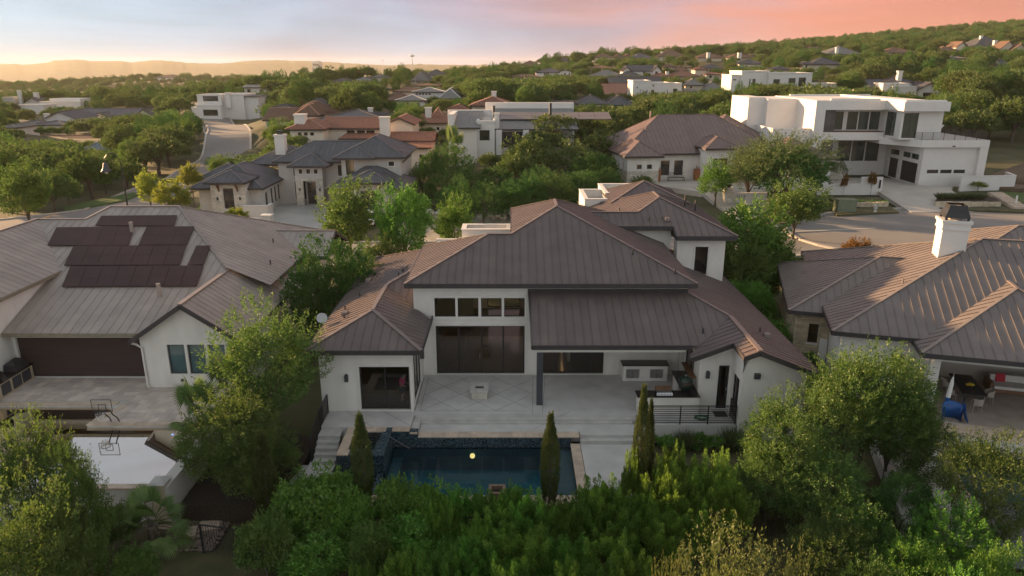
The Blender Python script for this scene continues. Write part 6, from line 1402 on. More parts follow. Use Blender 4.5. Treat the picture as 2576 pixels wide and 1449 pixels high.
# far hills
def hills():
    prof = [(-900,158),(-300,160),(0,161),(40,160),(57,163),(117,158),(138,152),(187,150),(211,151),(226,154),(308,154),(331,157),(352,154),(393,151),(431,154),(469,158),(554,160),(615,154),(680,151),(760,153),(800,155),(860,158),(920,162),(975,164),(1060,161.5),(1130,163),(1250,164),(1500,165),(2000,166)]
    px = np.array(prof); X = np.arange(-900,2000,4.0); yv = np.interp(X,px[:,0],px[:,1]); rg = np.random.default_rng(2)
    yv = yv + np.interp(X, X[::3], rg.normal(0,.5,len(X[::3])))
    rows = []
    for Y, f in ((2300,-.25),(2900,.15),(3500,.45),(3900,.75),(4200,1.0),(4700,.6)):
        t = [at(x,y,4200) for x,y in zip(X,yv)]; zt = np.array([p.z for p in t]); xx = np.array([p.x for p in t])*Y/4200
        z = -48+(zt+48)*f + (np.interp(X,X[::25],rg.normal(0,3.0,len(X[::25]))) if f < 1 else 0); rows.append(np.stack([xx,np.full(len(X),Y),z],-1))
    co = np.concatenate(rows); n = len(X); id2 = np.arange(len(co)).reshape(-1,n); q = np.stack([id2[:-1,:-1],id2[:-1,1:],id2[1:,1:],id2[1:,:-1]],-1).reshape(-1,4)
    tag(link('hills', fast_mesh('hills',co,q,True), M['hills']), 'low wooded hills on the horizon', kind='structure')
M['hills'] = mat('wooded_hills', (0.03,0.042,0.016), 0.95, 0.0, .02, 0.0, 4, col2=(0.07,0.08,0.035), detail=10)
hills()
# ------------------------------------------------------------------ streets
def ribbon(name, pts, w, m, label, dz=.1, closed=False, kerb=True):
    P = [Vector((p[0],p[1],0)) for p in pts]; fine = []
    for i in range(len(P)-1):
        p0, p1, p2, p3 = P[max(i-1,0)], P[i], P[i+1], P[min(i+2,len(P)-1)]
        for s in range(10):
            t = s/10; fine.append(.5*((2*p1)+(p2-p0)*t+(2*p0-5*p1+4*p2-p3)*t*t+(3*p1-p0-3*p2+p3)*t**3))
    fine.append(P[-1]); L, R = [], []
    for i, p in enumerate(fine):
        d = (fine[min(i+1,len(fine)-1)]-fine[max(i-1,0)]).normalized(); n = Vector((-d.y,d.x,0)); L.append(p+n*w/2); R.append(p-n*w/2)
    hz = [max(gz(p.x,p.y), gz(l.x,l.y), gz(r.x,r.y))+dz for p,l,r in zip(fine,L,R)]
    mb = MB(); v = []
    for l, r, z in zip(L,R,hz): v += [(l.x,l.y,z),(r.x,r.y,z),(r.x,r.y,z-.6),(l.x,l.y,z-.6)]
    k = len(fine); mb.add(v, [(i*4,i*4+1,(i+1)*4+1,(i+1)*4)[::-1] for i in range(k-1)] + [(i*4+1,i*4+2,(i+1)*4+2,(i+1)*4+1)[::-1] for i in range(k-1)] + [(i*4+3,i*4,(i+1)*4,(i+1)*4+3)[::-1] for i in range(k-1)])
    r = tag(mb.build(name, m), label, kind='structure')
    if kerb:
        for S in (L,R):
            kb = MB()
            for a, b, z0, z1 in zip(S[:-1],S[1:],hz[:-1],hz[1:]):
                kb.beam((a.x,a.y,z0+.0),(b.x,b.y,z1+.0),.4,.26)
            kb.build('kerb', M['kerb'], r)
    return fine
def C(x, y, z=-.3): p = atz(x,y,z); return (p.x,p.y)
street = [(-95,60),(-78,67),C(200,545),C(340,502),C(445,455),C(520,425),C(568,395),C(580,362),C(566,335),C(545,312),C(522,300,-.8),C(495,292,-1.2),(-150,262),(-190,270)]
road_pts = ribbon('road', street, 9.0, M['asphalt'], 'pale street curving down the left side')
near_st = ribbon('road', [(-52,67),(-30,67.2),(-8,67.5),(15,68),(33,71),(45,74)], 9.0, M['asphalt'], 'street in front of the central house leading to the turning circle', dz=.12)
cs = atz(2330,577,0.05)
def disc(cx, cy, rx, ry, n=40): return [(cx+rx*math.cos(2*math.pi*i/n), cy+ry*math.sin(2*math.pi*i/n)) for i in range(n)]
circ = disc(52,73.6,23,14.8)
cd = tag(MB().prism(circ, -.6, .14).build('road', M['asphalt']), 'wide asphalt turning circle at right', kind='structure')
kb = MB(); [kb.beam((*a,.16),(*b,.16),.4,.26) for a,b in zip(circ, circ[1:]+circ[:1])]; kb.build('kerb', M['kerb'], cd)
cr_ = MB()
R5 = random.Random(9)
for s_ in range(9):
    x, y = R5.uniform(34,68), R5.uniform(64,84); a = R5.uniform(0,3.1)
    for k in range(14):
        a += R5.uniform(-.5,.5); x2, y2 = x+.5*math.cos(a), y+.35*math.sin(a)
        if ((x2-52)/22)**2+((y2-73.6)/14)**2 < 1: cr_.beam((x,y,.1445),(x2,y2,.1445),.05,.004)
        x, y = x2, y2
cr_.build('tar_seam', M['step_dark'], cd)
VIEW.append((512,655,296,425,240))
def pad(name, poly, z, m, label, thick=.7, kind='structure'): return tag(MB().prism(poly, z-thick, z).build(name, m), label, kind=kind)
def zpad(k, pts, z): return [C(*zp2(k,x,y),z) for x,y in pts]
def zp2(k, x, y):
    a, b, s = {'4':(2900,300,2.154),'R':(2996,700,2.337),'3':(2300,350,2.862),'1':(700,350,2.337),'5':(0,200,2.1467),'b':(0,1750,2.576)}[k]; return (a+x/s)*.6289, (b+y/s)*.6289
pad('lawn', zpad('R',[(400,610),(650,600),(900,625),(920,700),(480,735),(380,830),(100,900),(0,1000),(300,700)],.0), .0, M['lawn'], 'green lawn between the right house and the turning circle')
pad('lawn', [(15.2,36),(19,37.5),(20,52),(22,60),(17,60),(15.2,46)], -.22, M['lawn'], 'strip of lawn between central and right houses')
pad('lawn', zpad('3',[(1180,1330),(1300,1240),(1480,1255),(1820,1270),(2150,1285),(2200,1370),(1500,1420),(1300,1440)],.35), .35, M['lawn'], 'lawn before the brown roofed house')
pad('lawn', zpad('4',[(900,1055),(1330,1050),(1395,1095),(960,1105)],.85), .85, M['drygrass'], 'raised grass bed below the low white wall')
pad('lawn', zpad('4',[(920,1140),(1420,1130),(1500,1178),(960,1205)],.35), .35, M['drygrass'], 'grass verge with fire hydrant')
pad('planting_bed', zpad('4',[(1810,1085),(1850,1030),(2310,1050),(2370,1090),(2100,1088)],.9), .9, M['mulch'], 'raised planting bed before the right white wall')
pad('lawn', zpad('4',[(1815,1100),(2380,1100),(2576,1110),(2576,1180),(1850,1150)],.35), .35, M['drygrass'], 'grass verge right of the white house drive')
pad('lawn', zpad('4',[(2325,975),(2576,985),(2576,1100),(2420,1100)],.7), .7, M['lawn'], 'grass slope beside the pale steps at far right')
pad('dirt_lot', zpad('4',[(2230,760),(2576,680),(2576,980),(2330,960),(2210,930)],1.25), 1.25, M['dirt'], 'bare soil lot at the far right')
mnd = MB(); mnd.lathe((76,104,1.0),[(8,0),(6,1.1),(3.4,2.3),(1.3,3.0),(.2,3.2)],18,.7); tag(mnd.build('soil_mound',M['dirt'],None,True),'heap of bare soil at the far right lot','soil mound',kind='thing')
pad('gravel_lot', [(-12.5,71.6),(12,72.2),(13,84),(6,90),(-6,90),(-12.5,86)], -.12, M['gravel'], 'vacant lot of pale limestone gravel behind the central roof')
pad('lawn', zpad('1',[(480,405),(600,400),(690,450),(640,500),(560,480)],-.4), -.3, M['lawn'], 'front lawn beside the curving street, upper')
pad('lawn', zpad('1',[(615,540),(700,520),(800,510),(820,545),(660,575)],-.4), -.3, M['lawn'], 'front lawn beside the curving street, middle')
pad('lawn', zpad('1',[(695,600),(780,580),(850,582),(850,620),(770,650)],-.4), -.3, M['lawn'], 'front lawn beside the curving street, lower')
pad('driveway', zpad('1',[(570,505),(780,478),(800,505),(600,535)],-.4), -.25, M['drive'], 'short pale drive off the curving street')
pad('lawn', zpad('5',[(1340,1120),(1555,1090),(1555,1110),(1360,1125)],-.4), -.25, M['lawn'], 'grass at the street bend')
pad('lawn', zpad('5',[(560,1400),(1080,1295),(1210,1240),(1150,1230),(560,1350)],-.5), -.35, M['lawn'], 'grass verge beyond the left roof')
pad('lawn', zpad('5',[(1750,1010),(1815,975),(1830,925),(1790,905),(1760,960)],-.4), -.25, M['lawn'], 'grass by the oak shade at the street edge')
pad('lawn', [(-30,20),(-8,20),(-8.6,25),(-12.5,25.4),(-16,25.0),(-22,24.6),(-30,24.6)], -2.05, M['drygrass'], 'shaded lawn at the lower left', .8)
# gravel bed with loose river rock
gb = tag(empty('gravel_bed',(0,0,0)),'river rock bed below the spill wall', 'gravel', kind='stuff')
rr = np.random.default_rng(3); n = 2600; PX = rr.uniform(-21,-12.3,n); PY = rr.uniform(25.0,27.2,n); keep = PY > 25.2+np.maximum(0,(-PX-16))*-.05; PX, PY = PX[keep], PY[keep]; n = len(PX)
base = np.array([(1,0,0),(0,1,0),(-1,0,0),(0,-1,0),(0,0,.7),(0,0,-.5)],float); S = rr.uniform(.05,.11,n)
co = (base[None]*S[:,None,None]*rr.uniform(.7,1.3,(n,6,1))+np.stack([PX,PY,np.full(n,-2.02)],-1)[:,None]).reshape(-1,3)
tri = np.array([(0,1,4),(1,2,4),(2,3,4),(3,0,4),(1,0,5),(2,1,5),(3,2,5),(0,3,5)]); fq = (tri[None]+np.arange(n)[:,None,None]*6).reshape(-1,3)
link('river_rock', fast_mesh('river_rock',co,fq), M['rock'] if 'rock' in M else mat('river_rock',(0.22,0.17,0.14),0.8,0.3,3), gb)
box('gravel_base', M['mulch'], gb, -21.5,-12.2,25.2,27.0,-2.6,-2.04)
pad('planting_bed', [(-14.4,27.2),(-10.4,27.2),(-10.0,30.4),(-9.9,38),(-14.6,38)], -1.2, M['mulch'], 'dark mulch slope between left pool and central steps', 1.8)
pad('lawn', [(6.6,26.0),(16,28),(16,31),(14.4,32.15),(6.6,32.2)], -1.12, M['drygrass'], 'small shaded lawn below the right wing', 1.2)
# ------------------------------------------------------------------ street furniture
def street_things():
    a = at(*zp2('5',1090,1310),70); t = tag(empty('street_lamp',(a.x,a.y,a.z)),'black swan neck street lamp with bell shade beyond the left roof','street lamp')
    MB().tube([(0,0,-1.5),(0,0,3.6)],[.09,.06],8).build('post',M['black'],t); MB().tube([(0,0,3.5),(-.05,0,4.2),(-.5,0,4.75),(-1.1,0,4.75),(-1.5,0,4.3),(-1.52,0,3.9)],.045,8).build('arm',M['black'],t,True); MB().lathe((-1.52,0,3.0),[(.5,0),(.42,.12),(.26,.4),(.2,.75),(.08,.9)],16).build('bell_shade',M['lantern'],t,True); MB().lathe((-1.52,0,2.85),[(.1,0),(.16,.1),(.1,.2)],10).build('bulb',M['white'],t)
    p = atz(*zp2('4',1292,1180),.35); h = tag(empty('fire_hydrant',(p.x,p.y,.35)),'pale grey fire hydrant on the grass verge','fire hydrant')
    MB().lathe((0,0,0),[(.2,0),(.2,.08),(.13,.1),(.13,.6),(.17,.62),(.17,.68),(.12,.8),(.04,.88)],12).build('barrel',M['hyd'],h,True); MB().tube([(-.26,0,.48),(.26,0,.48)],.07,10).build('side_nozzle',M['hyd'],h); MB().tube([(0,-.26,.45),(0,.0,.45)],.09,10).build('front_nozzle',M['hyd'],h)
    p = atz(*zp2('4',1030,1172),.35); b = tag(empty('utility_box',(p.x,p.y,.35)),'green grey utility cabinet on the verge','utility box'); box('cabinet',M['utilg'],b,-1.1,1.1,-.6,.7,-.1,1.35); box('lid',M['utilg'],b,-1.15,1.15,-.65,.75,1.35,1.45)
    p = atz(*zp2('4',2503,1115),.6); m = tag(empty('marker_post',(p.x,p.y,.5)),'white plastic utility marker post by the steps','post'); box('post',M['white'],m,-.09,.09,-.06,.06,-.2,1.2)
    st = tag(empty('garden_steps',(0,0,0)),'flight of pale stone slabs climbing at the far right edge','steps')
    A, B = atz(*zp2('4',2540,1140),.5), atz(*zp2('4',2335,1020),1.0)
    for i in range(10): q = A+(B-A)*(i/9); box('step',M['coping'],st,q.x-.9,q.x+.9,q.y-.35,q.y+.35,q.z-.3,q.z+.12)
    # dry-laid stone edges of the raised beds
    for pts,lb,z in ((zpad('4',[(960,1106),(1405,1098)],.85),'low pale stone edging of the left raised bed',.45),(zpad('4',[(1812,1092),(2375,1096)],.9),'low pale stone edging of the right raised bed',.45)):
        t = tag(empty('stone_edging',(0,0,0)),lb,'edging',kind='thing'); A, B = Vector((*pts[0],z)), Vector((*pts[1],z)); n = int((B-A).length/.7)
        for i in range(n): p0, p1 = A+(B-A)*((i+.03)/n), A+(B-A)*((i+.97)/n); MB().beam(p0+Vector((0,0,.2)),p1+Vector((0,0,.2)),.4,.5+.04*((i*7)%3)).build('stone',M['stone_y'],t)
    q = low_wall('planter_wall','small white raised planter by the curving street',[(*C(*zp2('1',640,420),-.4),-.3),(*C(*zp2('1',690,475),-.4),-.3),(*C(*zp2('1',750,465),-.4),-.3)],1.3,.3,M['white_m'],cat='planter')
    # parked cars
    def car(x,y,z,rz,m,lb):
        c = tag(empty('parked_car',(x,y,z),rz),lb,'car')
        prof = [(-2.2,.35),(-2.25,.75),(-1.5,.92),(-.9,1.42),(.75,1.45),(1.5,.98),(2.2,.9),(2.28,.4)]
        def loft(ws,pr): v = [(a,-w,b) for (a,b),w in zip(pr,ws)]+[(a,w,b) for (a,b),w in zip(pr,ws)]; n = len(pr); return v,[tuple(range(n)),tuple(range(2*n-1,n-1,-1))]+[((i+1)%n,i,i+n,(i+1)%n+n) for i in range(n)]
        lower = [(-2.2,.32),(-2.27,.6),(-2.2,.85),(-1.5,.95),(1.45,.98),(2.15,.86),(2.28,.55),(2.2,.3)]; v,f = loft([.8,.86,.86,.88,.88,.84,.82,.78],lower); MB().add(v,f).build('body',m,c)
        cab = [(-1.55,.95),(-.95,1.44),(.55,1.46),(1.35,.97)]; v,f = loft([.82,.62,.62,.80],cab); MB().add(v,f).build('cabin_glass',M['glass_far'],c)
        v,f = loft([.60,.60],[(-.95,1.45),(.55,1.47)]); MB().slab([(-.95,-.62,1.46),(.55,-.62,1.48),(.55,.62,1.48),(-.95,.62,1.46)],.03).build('roof_panel',m,c)
        for a in (-1.4,1.4):
            for s in (-1,1):
                w = MB().tube([(a,s*.70,.33),(a,s*.9,.33)],.33,16).build('wheel',M['black'],c); MB().tube([(a,s*.88,.33),(a,s*.915,.33)],.2,12).build('rim',M['steel'],w)
        for s in (-1,1): box('headlight',M['white'],c,2.2,2.27,s*.6-.16,s*.6+.16,.62,.76); box('tail_light',M['redp'],c,-2.27,-2.21,s*.62-.14,s*.62+.14,.66,.8)
    p = atz(1999,567,.1); car(p.x-1.4,p.y+.9,.14,math.radians(8),M['carg'],'dark green grey parked car half hidden by the tree at the turning circle')
    p = atz(1895,545,.1); car(p.x,p.y+.5,.12,math.radians(4),M['carb'],'pale silver parked car behind the tree beside the tower')
    p = atz(930,560,0); car(p.x,p.y,-.1,math.radians(92),M['carw'],'white parked car glimpsed between trees in front of the slate roofed house')
    # rock piles on the vacant lot
    for i,(x,y) in enumerate(((1268,545),(1255,550),(1280,540),(1262,538),(1090,540))):
        p = atz(x,y,-.1); s = MB(); R6 = random.Random(i)
        for k in range(9): c = (R6.uniform(-1,1),R6.uniform(-.7,.7),R6.uniform(0,.5)); r = R6.uniform(.2,.5); s.lathe(c,[(r*.3,-r*.6),(r,-.1*r),(r*.8,r*.4),(r*.2,r*.65)],6)
        o = s.build('limestone_rock',M['stone'],None); o.location = (p.x,p.y,-.1); tag(o,('pile of pale limestone rocks nearest the central roof ridge','pale limestone rocks left of the rock pile','pale limestone rocks right of the rock pile','pale limestone rocks behind the rock pile','lone pale rock heap by the grey stone bay')[i],'rocks','rock piles on the gravel lot')
M['hyd'] = mat('hydrant_grey',(0.55,0.54,0.52),0.5,0.08,4); M['utilg'] = mat('utility_green',(0.16,0.19,0.13),0.6,0.1,3); M['carg'] = mat('car_dark',(0.03,0.035,0.03),0.25,0.05,2,spec=.8); M['carb'] = mat('car_silver',(0.35,0.38,0.40),0.25,0.05,2,spec=.8); M['carw'] = mat('car_white',(0.7,0.7,0.68),0.25,0.03,2,spec=.8); M['rock'] = mat('river_rock2',(0.22,0.17,0.14),0.8,0.3,3)
street_things()
# ------------------------------------------------------------------ plants
NR = np.random.default_rng(11)
def unit(a): return a/np.maximum(np.linalg.norm(a,axis=-1,keepdims=True),1e-6)
def leaf_mesh(name, P, D, L, Wd, rg, spread=.9):
    """each leaf is a small diamond-shaped blade that leaves its twig roughly along D"""
    n = len(P); L = np.broadcast_to(L,(n,)); t = unit(D+rg.normal(0,spread,(n,3))); b = unit(np.cross(t,unit(rg.normal(0,1,(n,3))))); l = (L*rg.uniform(.7,1.3,n))[:,None]; w = l*Wd/2
    nn = np.cross(t,b); m = P+t*l*.5+nn*l*.06
    co = np.stack([P, m+b*w, P+t*l-nn*l*.08, m-b*w],1).reshape(-1,3)
    return fast_mesh(name, co, np.arange(4*n).reshape(n,4))
def shell(rg, n, rad, low=-.55, power=.33, rough=.22):
    """points near the surface of a lumpy ellipsoid"""
    d = unit(rg.normal(0,1,(n*2,3))); d = d[d[:,2] > low][:n]; k = rg.normal(0,1,(7,3))*2.2; ph = rg.uniform(0,6,7)
    lump = 1+rough*np.sin(d@k.T+ph).mean(1)*1.8
    r = rg.uniform(0,1,len(d))**power*lump
    return d*r[:,None]*np.array(rad), d
def crown_broad(rg, R, Hc, n_lobes, n_cl, n_lf, rc, leaf, wd=.5, sprigs=0, sprig_len=.8, low=-.5, droop=0.0, spread=.9):
    """crown about the origin: half-width R, half-height Hc. returns leaf points, directions, and lobe centres"""
    lob = []
    for i in range(n_lobes):
        d = unit(rg.normal(0,1,3)); d[2] = abs(d[2])*1.1-.45; lob.append((d*np.array([R,R,Hc])*rg.uniform(.35,.62), rg.uniform(.42,.62)))
    lob.append((np.zeros(3), .62)); P, D = [], []
    per = n_cl//len(lob)
    for c, s in lob:
        p, d = shell(rg, per, (R*s,R*s,Hc*s*.95), low, .25); p = p+c
        keep = np.ones(len(p),bool)
        for c2, s2 in lob:
            if c2 is c: continue
            q = (p-c2)/np.array([R*s2,R*s2,Hc*s2]); keep &= (np.linalg.norm(q,axis=1) > .72)
        p, d = p[keep], d[keep]
        off = rg.normal(0,1,(len(p),n_lf,3)); off *= (rc*rg.uniform(.3,1,(len(p),n_lf))/np.maximum(np.linalg.norm(off,axis=2),1e-3))[...,None]; off[...,2] *= .75
        P.append((p[:,None]+off).reshape(-1,3)); D.append((d[:,None]*.7+unit(off)*.8+np.array([0,0,.25-droop])).reshape(-1,3))
    if sprigs:
        p, d = shell(rg, sprigs, (R*.92,R*.92,Hc*.95), -.1, .1); d = unit(d+np.array([0,0,.8-droop*1.5])); m = 16
        t = np.linspace(0,1,m)[None,:,None]*sprig_len*rg.uniform(.5,1.3,(len(p),1,1)); bend = np.array([0,0,-.35*droop])*t**2
        P.append((p[:,None]+d[:,None]*t+bend+rg.normal(0,.05,(len(p),m,3))).reshape(-1,3)); D.append(np.repeat(d,m,0))
    return np.concatenate(P), np.concatenate(D), [c for c,_ in lob]
def plumes(rg, base, dirs, length, width, per, leaf_dir_up=.9):
    """feathery upright shoots: leaves packed round short axes"""
    n = len(base); t = rg.uniform(0,1,(n,per))**.8; L = (length*rg.uniform(.6,1.3,n))[:,None]; ax = base[:,None]+dirs[:,None]*(t*L)[...,None]
    a = rg.uniform(0,6.283,(n,per)); r = width*np.sin(np.pi*np.clip(t*.85+.12,0,1))**.8*rg.uniform(.3,1,(n,per))
    u = unit(np.cross(dirs,np.array([.3,1,.2]))); v = np.cross(dirs,u); off = (u[:,None]*np.cos(a)[...,None]+v[:,None]*np.sin(a)[...,None])*r[...,None]
    return (ax+off).reshape(-1,3), (dirs[:,None]*leaf_dir_up+off/max(width,1e-3)*.6).reshape(-1,3)
def limb_mesh(name, rg, h0, r0, targets, zc, twigs=0, R=1):
    mb = MB(); mb.tube([(0,0,-.6),(rg.normal(0,.04)*h0,rg.normal(0,.04)*h0,h0*.5),(0,0,h0)],[r0*1.25,r0,r0*.8],8)
    for c in targets:
        e = np.array([c[0],c[1],zc+c[2]]); m = np.array([e[0]*.4,e[1]*.4,h0+(e[2]-h0)*.6]); mb.tube([(0,0,h0*.85),tuple(m),tuple(e)],[r0*.6,r0*.35,r0*.12],6)
        for k in range(twigs):
            q = e+rg.normal(0,.5,3)*R*.35; mb.tube([tuple(m+(e-m)*rg.uniform(.2,.9)),tuple(q)],[r0*.14,r0*.04],4)
    me = bpy.data.meshes.new(name); me.from_pydata(mb.v,[],mb.f); me.update(); return me
LM = {}
LM['oak'] = leaf_mat('oak_leaves',(0.053,0.095,0.021),(0.136,0.217,0.050),.3)
LM['oak2'] = leaf_mat('live_oak_leaves',(0.065,0.105,0.029),(0.154,0.224,0.062),.3)
LM['cedar'] = leaf_mat('cedar_foliage',(0.031,0.093,0.018),(0.089,0.202,0.035),.2)
LM['bright'] = leaf_mat('bright_foliage',(0.055,0.125,0.018),(0.257,0.460,0.061),.35,obj_var=.1)
LM['elm'] = leaf_mat('elm_leaves',(0.051,0.112,0.021),(0.160,0.255,0.050),.35)
LM['elm2'] = leaf_mat('dense_leaves',(0.042,0.097,0.018),(0.138,0.217,0.037),.35)
LM['broomd'] = leaf_mat('dull_foliage',(0.043,0.118,0.019),(0.172,0.372,0.046),.35,obj_var=.22)
LM['gold'] = leaf_mat('yellow_green_leaves',(0.13,0.19,0.024),(0.31,0.34,0.05),.45)
LM['holly'] = leaf_mat('hedge_leaves',(0.051,0.145,0.021),(0.171,0.367,0.048),.25)
LM['cyp'] = leaf_mat('cypress_foliage',(0.042,0.069,0.018),(0.118,0.148,0.039),.2)
LM['olive'] = leaf_mat('olive_leaves',(0.065,0.09,0.024),(0.175,0.205,0.05),.35)
LM['palm'] = leaf_mat('palm_fronds',(0.072,0.131,0.031),(0.201,0.279,0.087),.3)
LM['mesq'] = leaf_mat('mesquite_leaves',(0.058,0.093,0.029),(0.142,0.193,0.065),.35)
LM['grassy'] = leaf_mat('ornamental_grass',(0.072,0.117,0.043),(0.154,0.186,0.087),.3)
LM['rust'] = leaf_mat('rust_leaves',(0.125,0.075,0.022),(0.300,0.150,0.037),.35)
PROTO = {}
def proto(kind, i, lm, P, D, leaf, wd, rg, limb, spread=.9):
    me = leaf_mesh(kind+'_crown', P, D, leaf, wd, rg, spread); me.materials.append(LM[lm]); limb.materials.append(M['bark']); PROTO.setdefault(kind,[]).append((limb,me))
def build_protos():
    for i in range(6):      # spreading live oaks, 8 m wide, 6.5 m tall
        rg = np.random.default_rng(100+i); R, Hc = rg.uniform(3.7,4.3), rg.uniform(2.6,3.1); P, D, lob = crown_broad(rg,R,Hc,7,520,30,.62,.3,.5,60,.5,low=-.35); zc = 6.5-Hc
        proto('oak',i,'oak' if i%2 else 'oak2',P+np.array([0,0,zc]),D,.30,.55,rg,limb_mesh('oak_trunk',rg,1.8,.24,lob,zc))
    for i in range(4):      # cedars: feathery, upright, 5 m wide, 7 m tall
        rg = np.random.default_rng(200+i); n = 420; p,d = shell(rg,n,(2.2,2.2,3.0),-.75,.22,.3); p[:,2] += 3.4; d = unit(d*.55+np.array([0,0,.9])); P,D = plumes(rg,p,d,.85,.20,34)
        proto('cedar',i,'cedar',P,D,.17,.38,rg,limb_mesh('cedar_trunk',rg,1.6,.14,[c for c in p[:6]-np.array([0,0,3.4])],3.4),.35)
    for i in range(4):      # young elms with loose leading shoots, 4 m wide, 6.5 m tall
        rg = np.random.default_rng(300+i); P,D,lob = crown_broad(rg,2.0,2.7,6,560,30,.42,.2,.5,130,.85,low=-.7); zc = 3.7
        proto('elm',i,'elm',P+np.array([0,0,zc]),D,.19,.5,rg,limb_mesh('elm_trunk',rg,1.5,.10,lob,zc,2,2))
    for i in range(3):      # light street trees, 3 m wide, 5 m tall
        rg = np.random.default_rng(400+i); P,D,lob = crown_broad(rg,1.5,1.9,5,240,24,.4,.2,.55,70,.6,low=-.6); zc = 3.0
        proto('street',i,'gold',P+np.array([0,0,zc]),D,.2,.6,rg,limb_mesh('street_trunk',rg,1.4,.06,lob,zc,2,1.5))
    for i in range(3):      # clipped round shrubs, 1 m
        rg = np.random.default_rng(500+i); P,D,lob = crown_broad(rg,.55,.42,4,90,22,.14,.08,.5,0,low=-.4)
        proto('shrub',i,'holly',P+np.array([0,0,.42]),D,.085,.55,rg,limb_mesh('shrub_stem',rg,.2,.03,lob[:3],.4))
    for i in range(3):      # italian cypresses, .95 m wide, 5 m tall
        rg = np.random.default_rng(600+i); n = 950; h = rg.uniform(0,1,n)**.9; rr = .47*np.sin(np.pi*np.clip(h*.78+.16,0,1))**.75*np.where(h>.6,((1-h)/.4)**.8*.92+.08,1); a = rg.uniform(0,6.283,n); p = np.stack([rr*np.cos(a),rr*np.sin(a),.15+h*4.55],-1)*1.0; p[:,:2] *= rg.uniform(.7,1,(n,1)); d = unit(np.stack([.25*np.cos(a),.25*np.sin(a),np.ones(n)],-1)); P,D = plumes(rg,p,d,.34,.055,20)
        proto('cypress',i,'cyp',P,D,.085,.35,rg,limb_mesh('cypress_trunk',rg,3.5,.06,[],0),.25)
    for i in range(5):      # foreground broadleaf trees with fine leaves, 6 m wide, 8 m tall
        rg = np.random.default_rng(700+i); P,D,lob = crown_broad(rg,2.9,3.5,9,1500,34,.42,.15,.42,260,.75,low=-.8); zc = 4.4
        proto('leafy',i,['elm','elm','elm2','elm','olive'][i],P+np.array([0,0,zc]),D,[.15,.15,.14,.15,.15][i],.42,rg,limb_mesh('leafy_trunk',rg,1.8,.13,lob,zc,3,3))
    for i in range(4):      # foreground broom-like bushes: bright feathery plumes, 3 m wide, 3.5 m tall
        rg = np.random.default_rng(800+i); n = 150; p,d = shell(rg,n,(1.25,1.25,1.15),-.45,.2,.4); p[:,2] += 1.45; d = unit(d*.5+np.array([0,0,1.0])+rg.normal(0,.14,d.shape)); P,D = plumes(rg,p,d,.85,.2,150)
        proto('broom',i,'bright',P,D,.12,.26,rg,limb_mesh('broom_stem',rg,.9,.05,[c for c in p[:14]-np.array([0,0,1.5])],1.5,2,1.2),.28)
    for i in range(2):      # hedge hollies 2.6 m wide 2.8 m tall
        rg = np.random.default_rng(900+i); P,D,lob = crown_broad(rg,1.35,1.3,7,620,30,.26,.12,.5,80,.3,low=-.8); 
        proto('hedge',i,'holly',P+np.array([0,0,1.45]),D,.125,.5,rg,limb_mesh('hedge_stem',rg,.8,.06,lob,1.45,2,1))
    for i in range(2):      # mesquite, 9 m wide
        rg = np.random.default_rng(950+i); P,D,lob = crown_broad(rg,4.2,2.6,9,700,34,.6,.2,.3,420,1.5,low=-.5,droop=.5); zc = 4.2
        proto('mesquite',i,'mesq',P+np.array([0,0,zc]),D,.24,.28,rg,limb_mesh('mesquite_trunk',rg,1.6,.2,lob,zc,3,4))
    for i in range(2):      # grass clumps
        rg = np.random.default_rng(980+i); n = 420; a = rg.uniform(0,6.283,n); tilt = rg.uniform(.1,.9,n); d = unit(np.stack([tilt*np.cos(a),tilt*np.sin(a),np.ones(n)],-1)); p = np.stack([.15*np.cos(a),.15*np.sin(a),np.zeros(n)],-1)*rg.uniform(0,1,(n,1))
        proto('grass',i,'grassy',p,d*2,.95,.035,rg,limb_mesh('grass_root',rg,.05,.05,[],0),.06)
    for i in range(2):      # fan palms: crown of pleated fans on drooping stalks
        rg = np.random.default_rng(990+i); mbP, mbD = [], []; v, f = [], []; n = 26
        lm = MB(); lm.tube([(0,0,-.6),(0,0,.9)],[.26,.22],10)
        for k in range(n):
            az = k*2.399+rg.uniform(-.2,.2); el = math.radians(rg.uniform(-25,80)); s = rg.uniform(.75,1.1); d = np.array([math.cos(az)*math.cos(el),math.sin(az)*math.cos(el),math.sin(el)]); b0 = np.array([0,0,.85]); tip = b0+d*s-np.array([0,0,.1*s]); lm.tube([tuple(b0),tuple(b0+d*s*.5+np.array([0,0,.05])),tuple(tip)],.014,4)
            side = unit(np.cross(d,[0,0,1])+1e-6); up = np.cross(side,d)
            for j in range(26):
                th = math.radians(-100+200*j/25); bd = d*math.cos(th)+side*math.sin(th); l = .75*s*(1-.25*abs(th)/1.75); w = unit(np.cross(bd,up))*.028; mid = tip+bd*l*.55+up*.03; end = tip+bd*l-np.array([0,0,.16*l]); q = len(v); v += [tip,mid+w,end,mid-w]; f.append((q,q+1,q+2,q+3))
        me = fast_mesh('palm_crown',np.array(v),np.array(f)); me.materials.append(LM['palm']); lb = bpy.data.meshes.new('palm_trunk'); lb.from_pydata(lm.v,[],lm.f); lb.update(); lb.materials.append(M['bark']); PROTO.setdefault('palm',[]).append((lb,me))
build_protos()
NAMES = {'oak':'oak_tree','cedar':'cedar_tree','elm':'elm_tree','street':'street_tree','shrub':'shrub','cypress':'cypress_tree','leafy':'garden_tree','broom':'broom_bush','hedge':'hedge_shrub','mesquite':'mesquite_tree','grass':'grass_clump','palm':'fan_palm'}
CATS = {'shrub':'shrub','broom':'bush','hedge':'shrub','grass':'grass','palm':'palm'}
PARTS = {'shrub':('stem','foliage'),'broom':('stem','foliage'),'hedge':('stem','foliage'),'grass':('root','blades')}
plant_rng = random.Random(21)
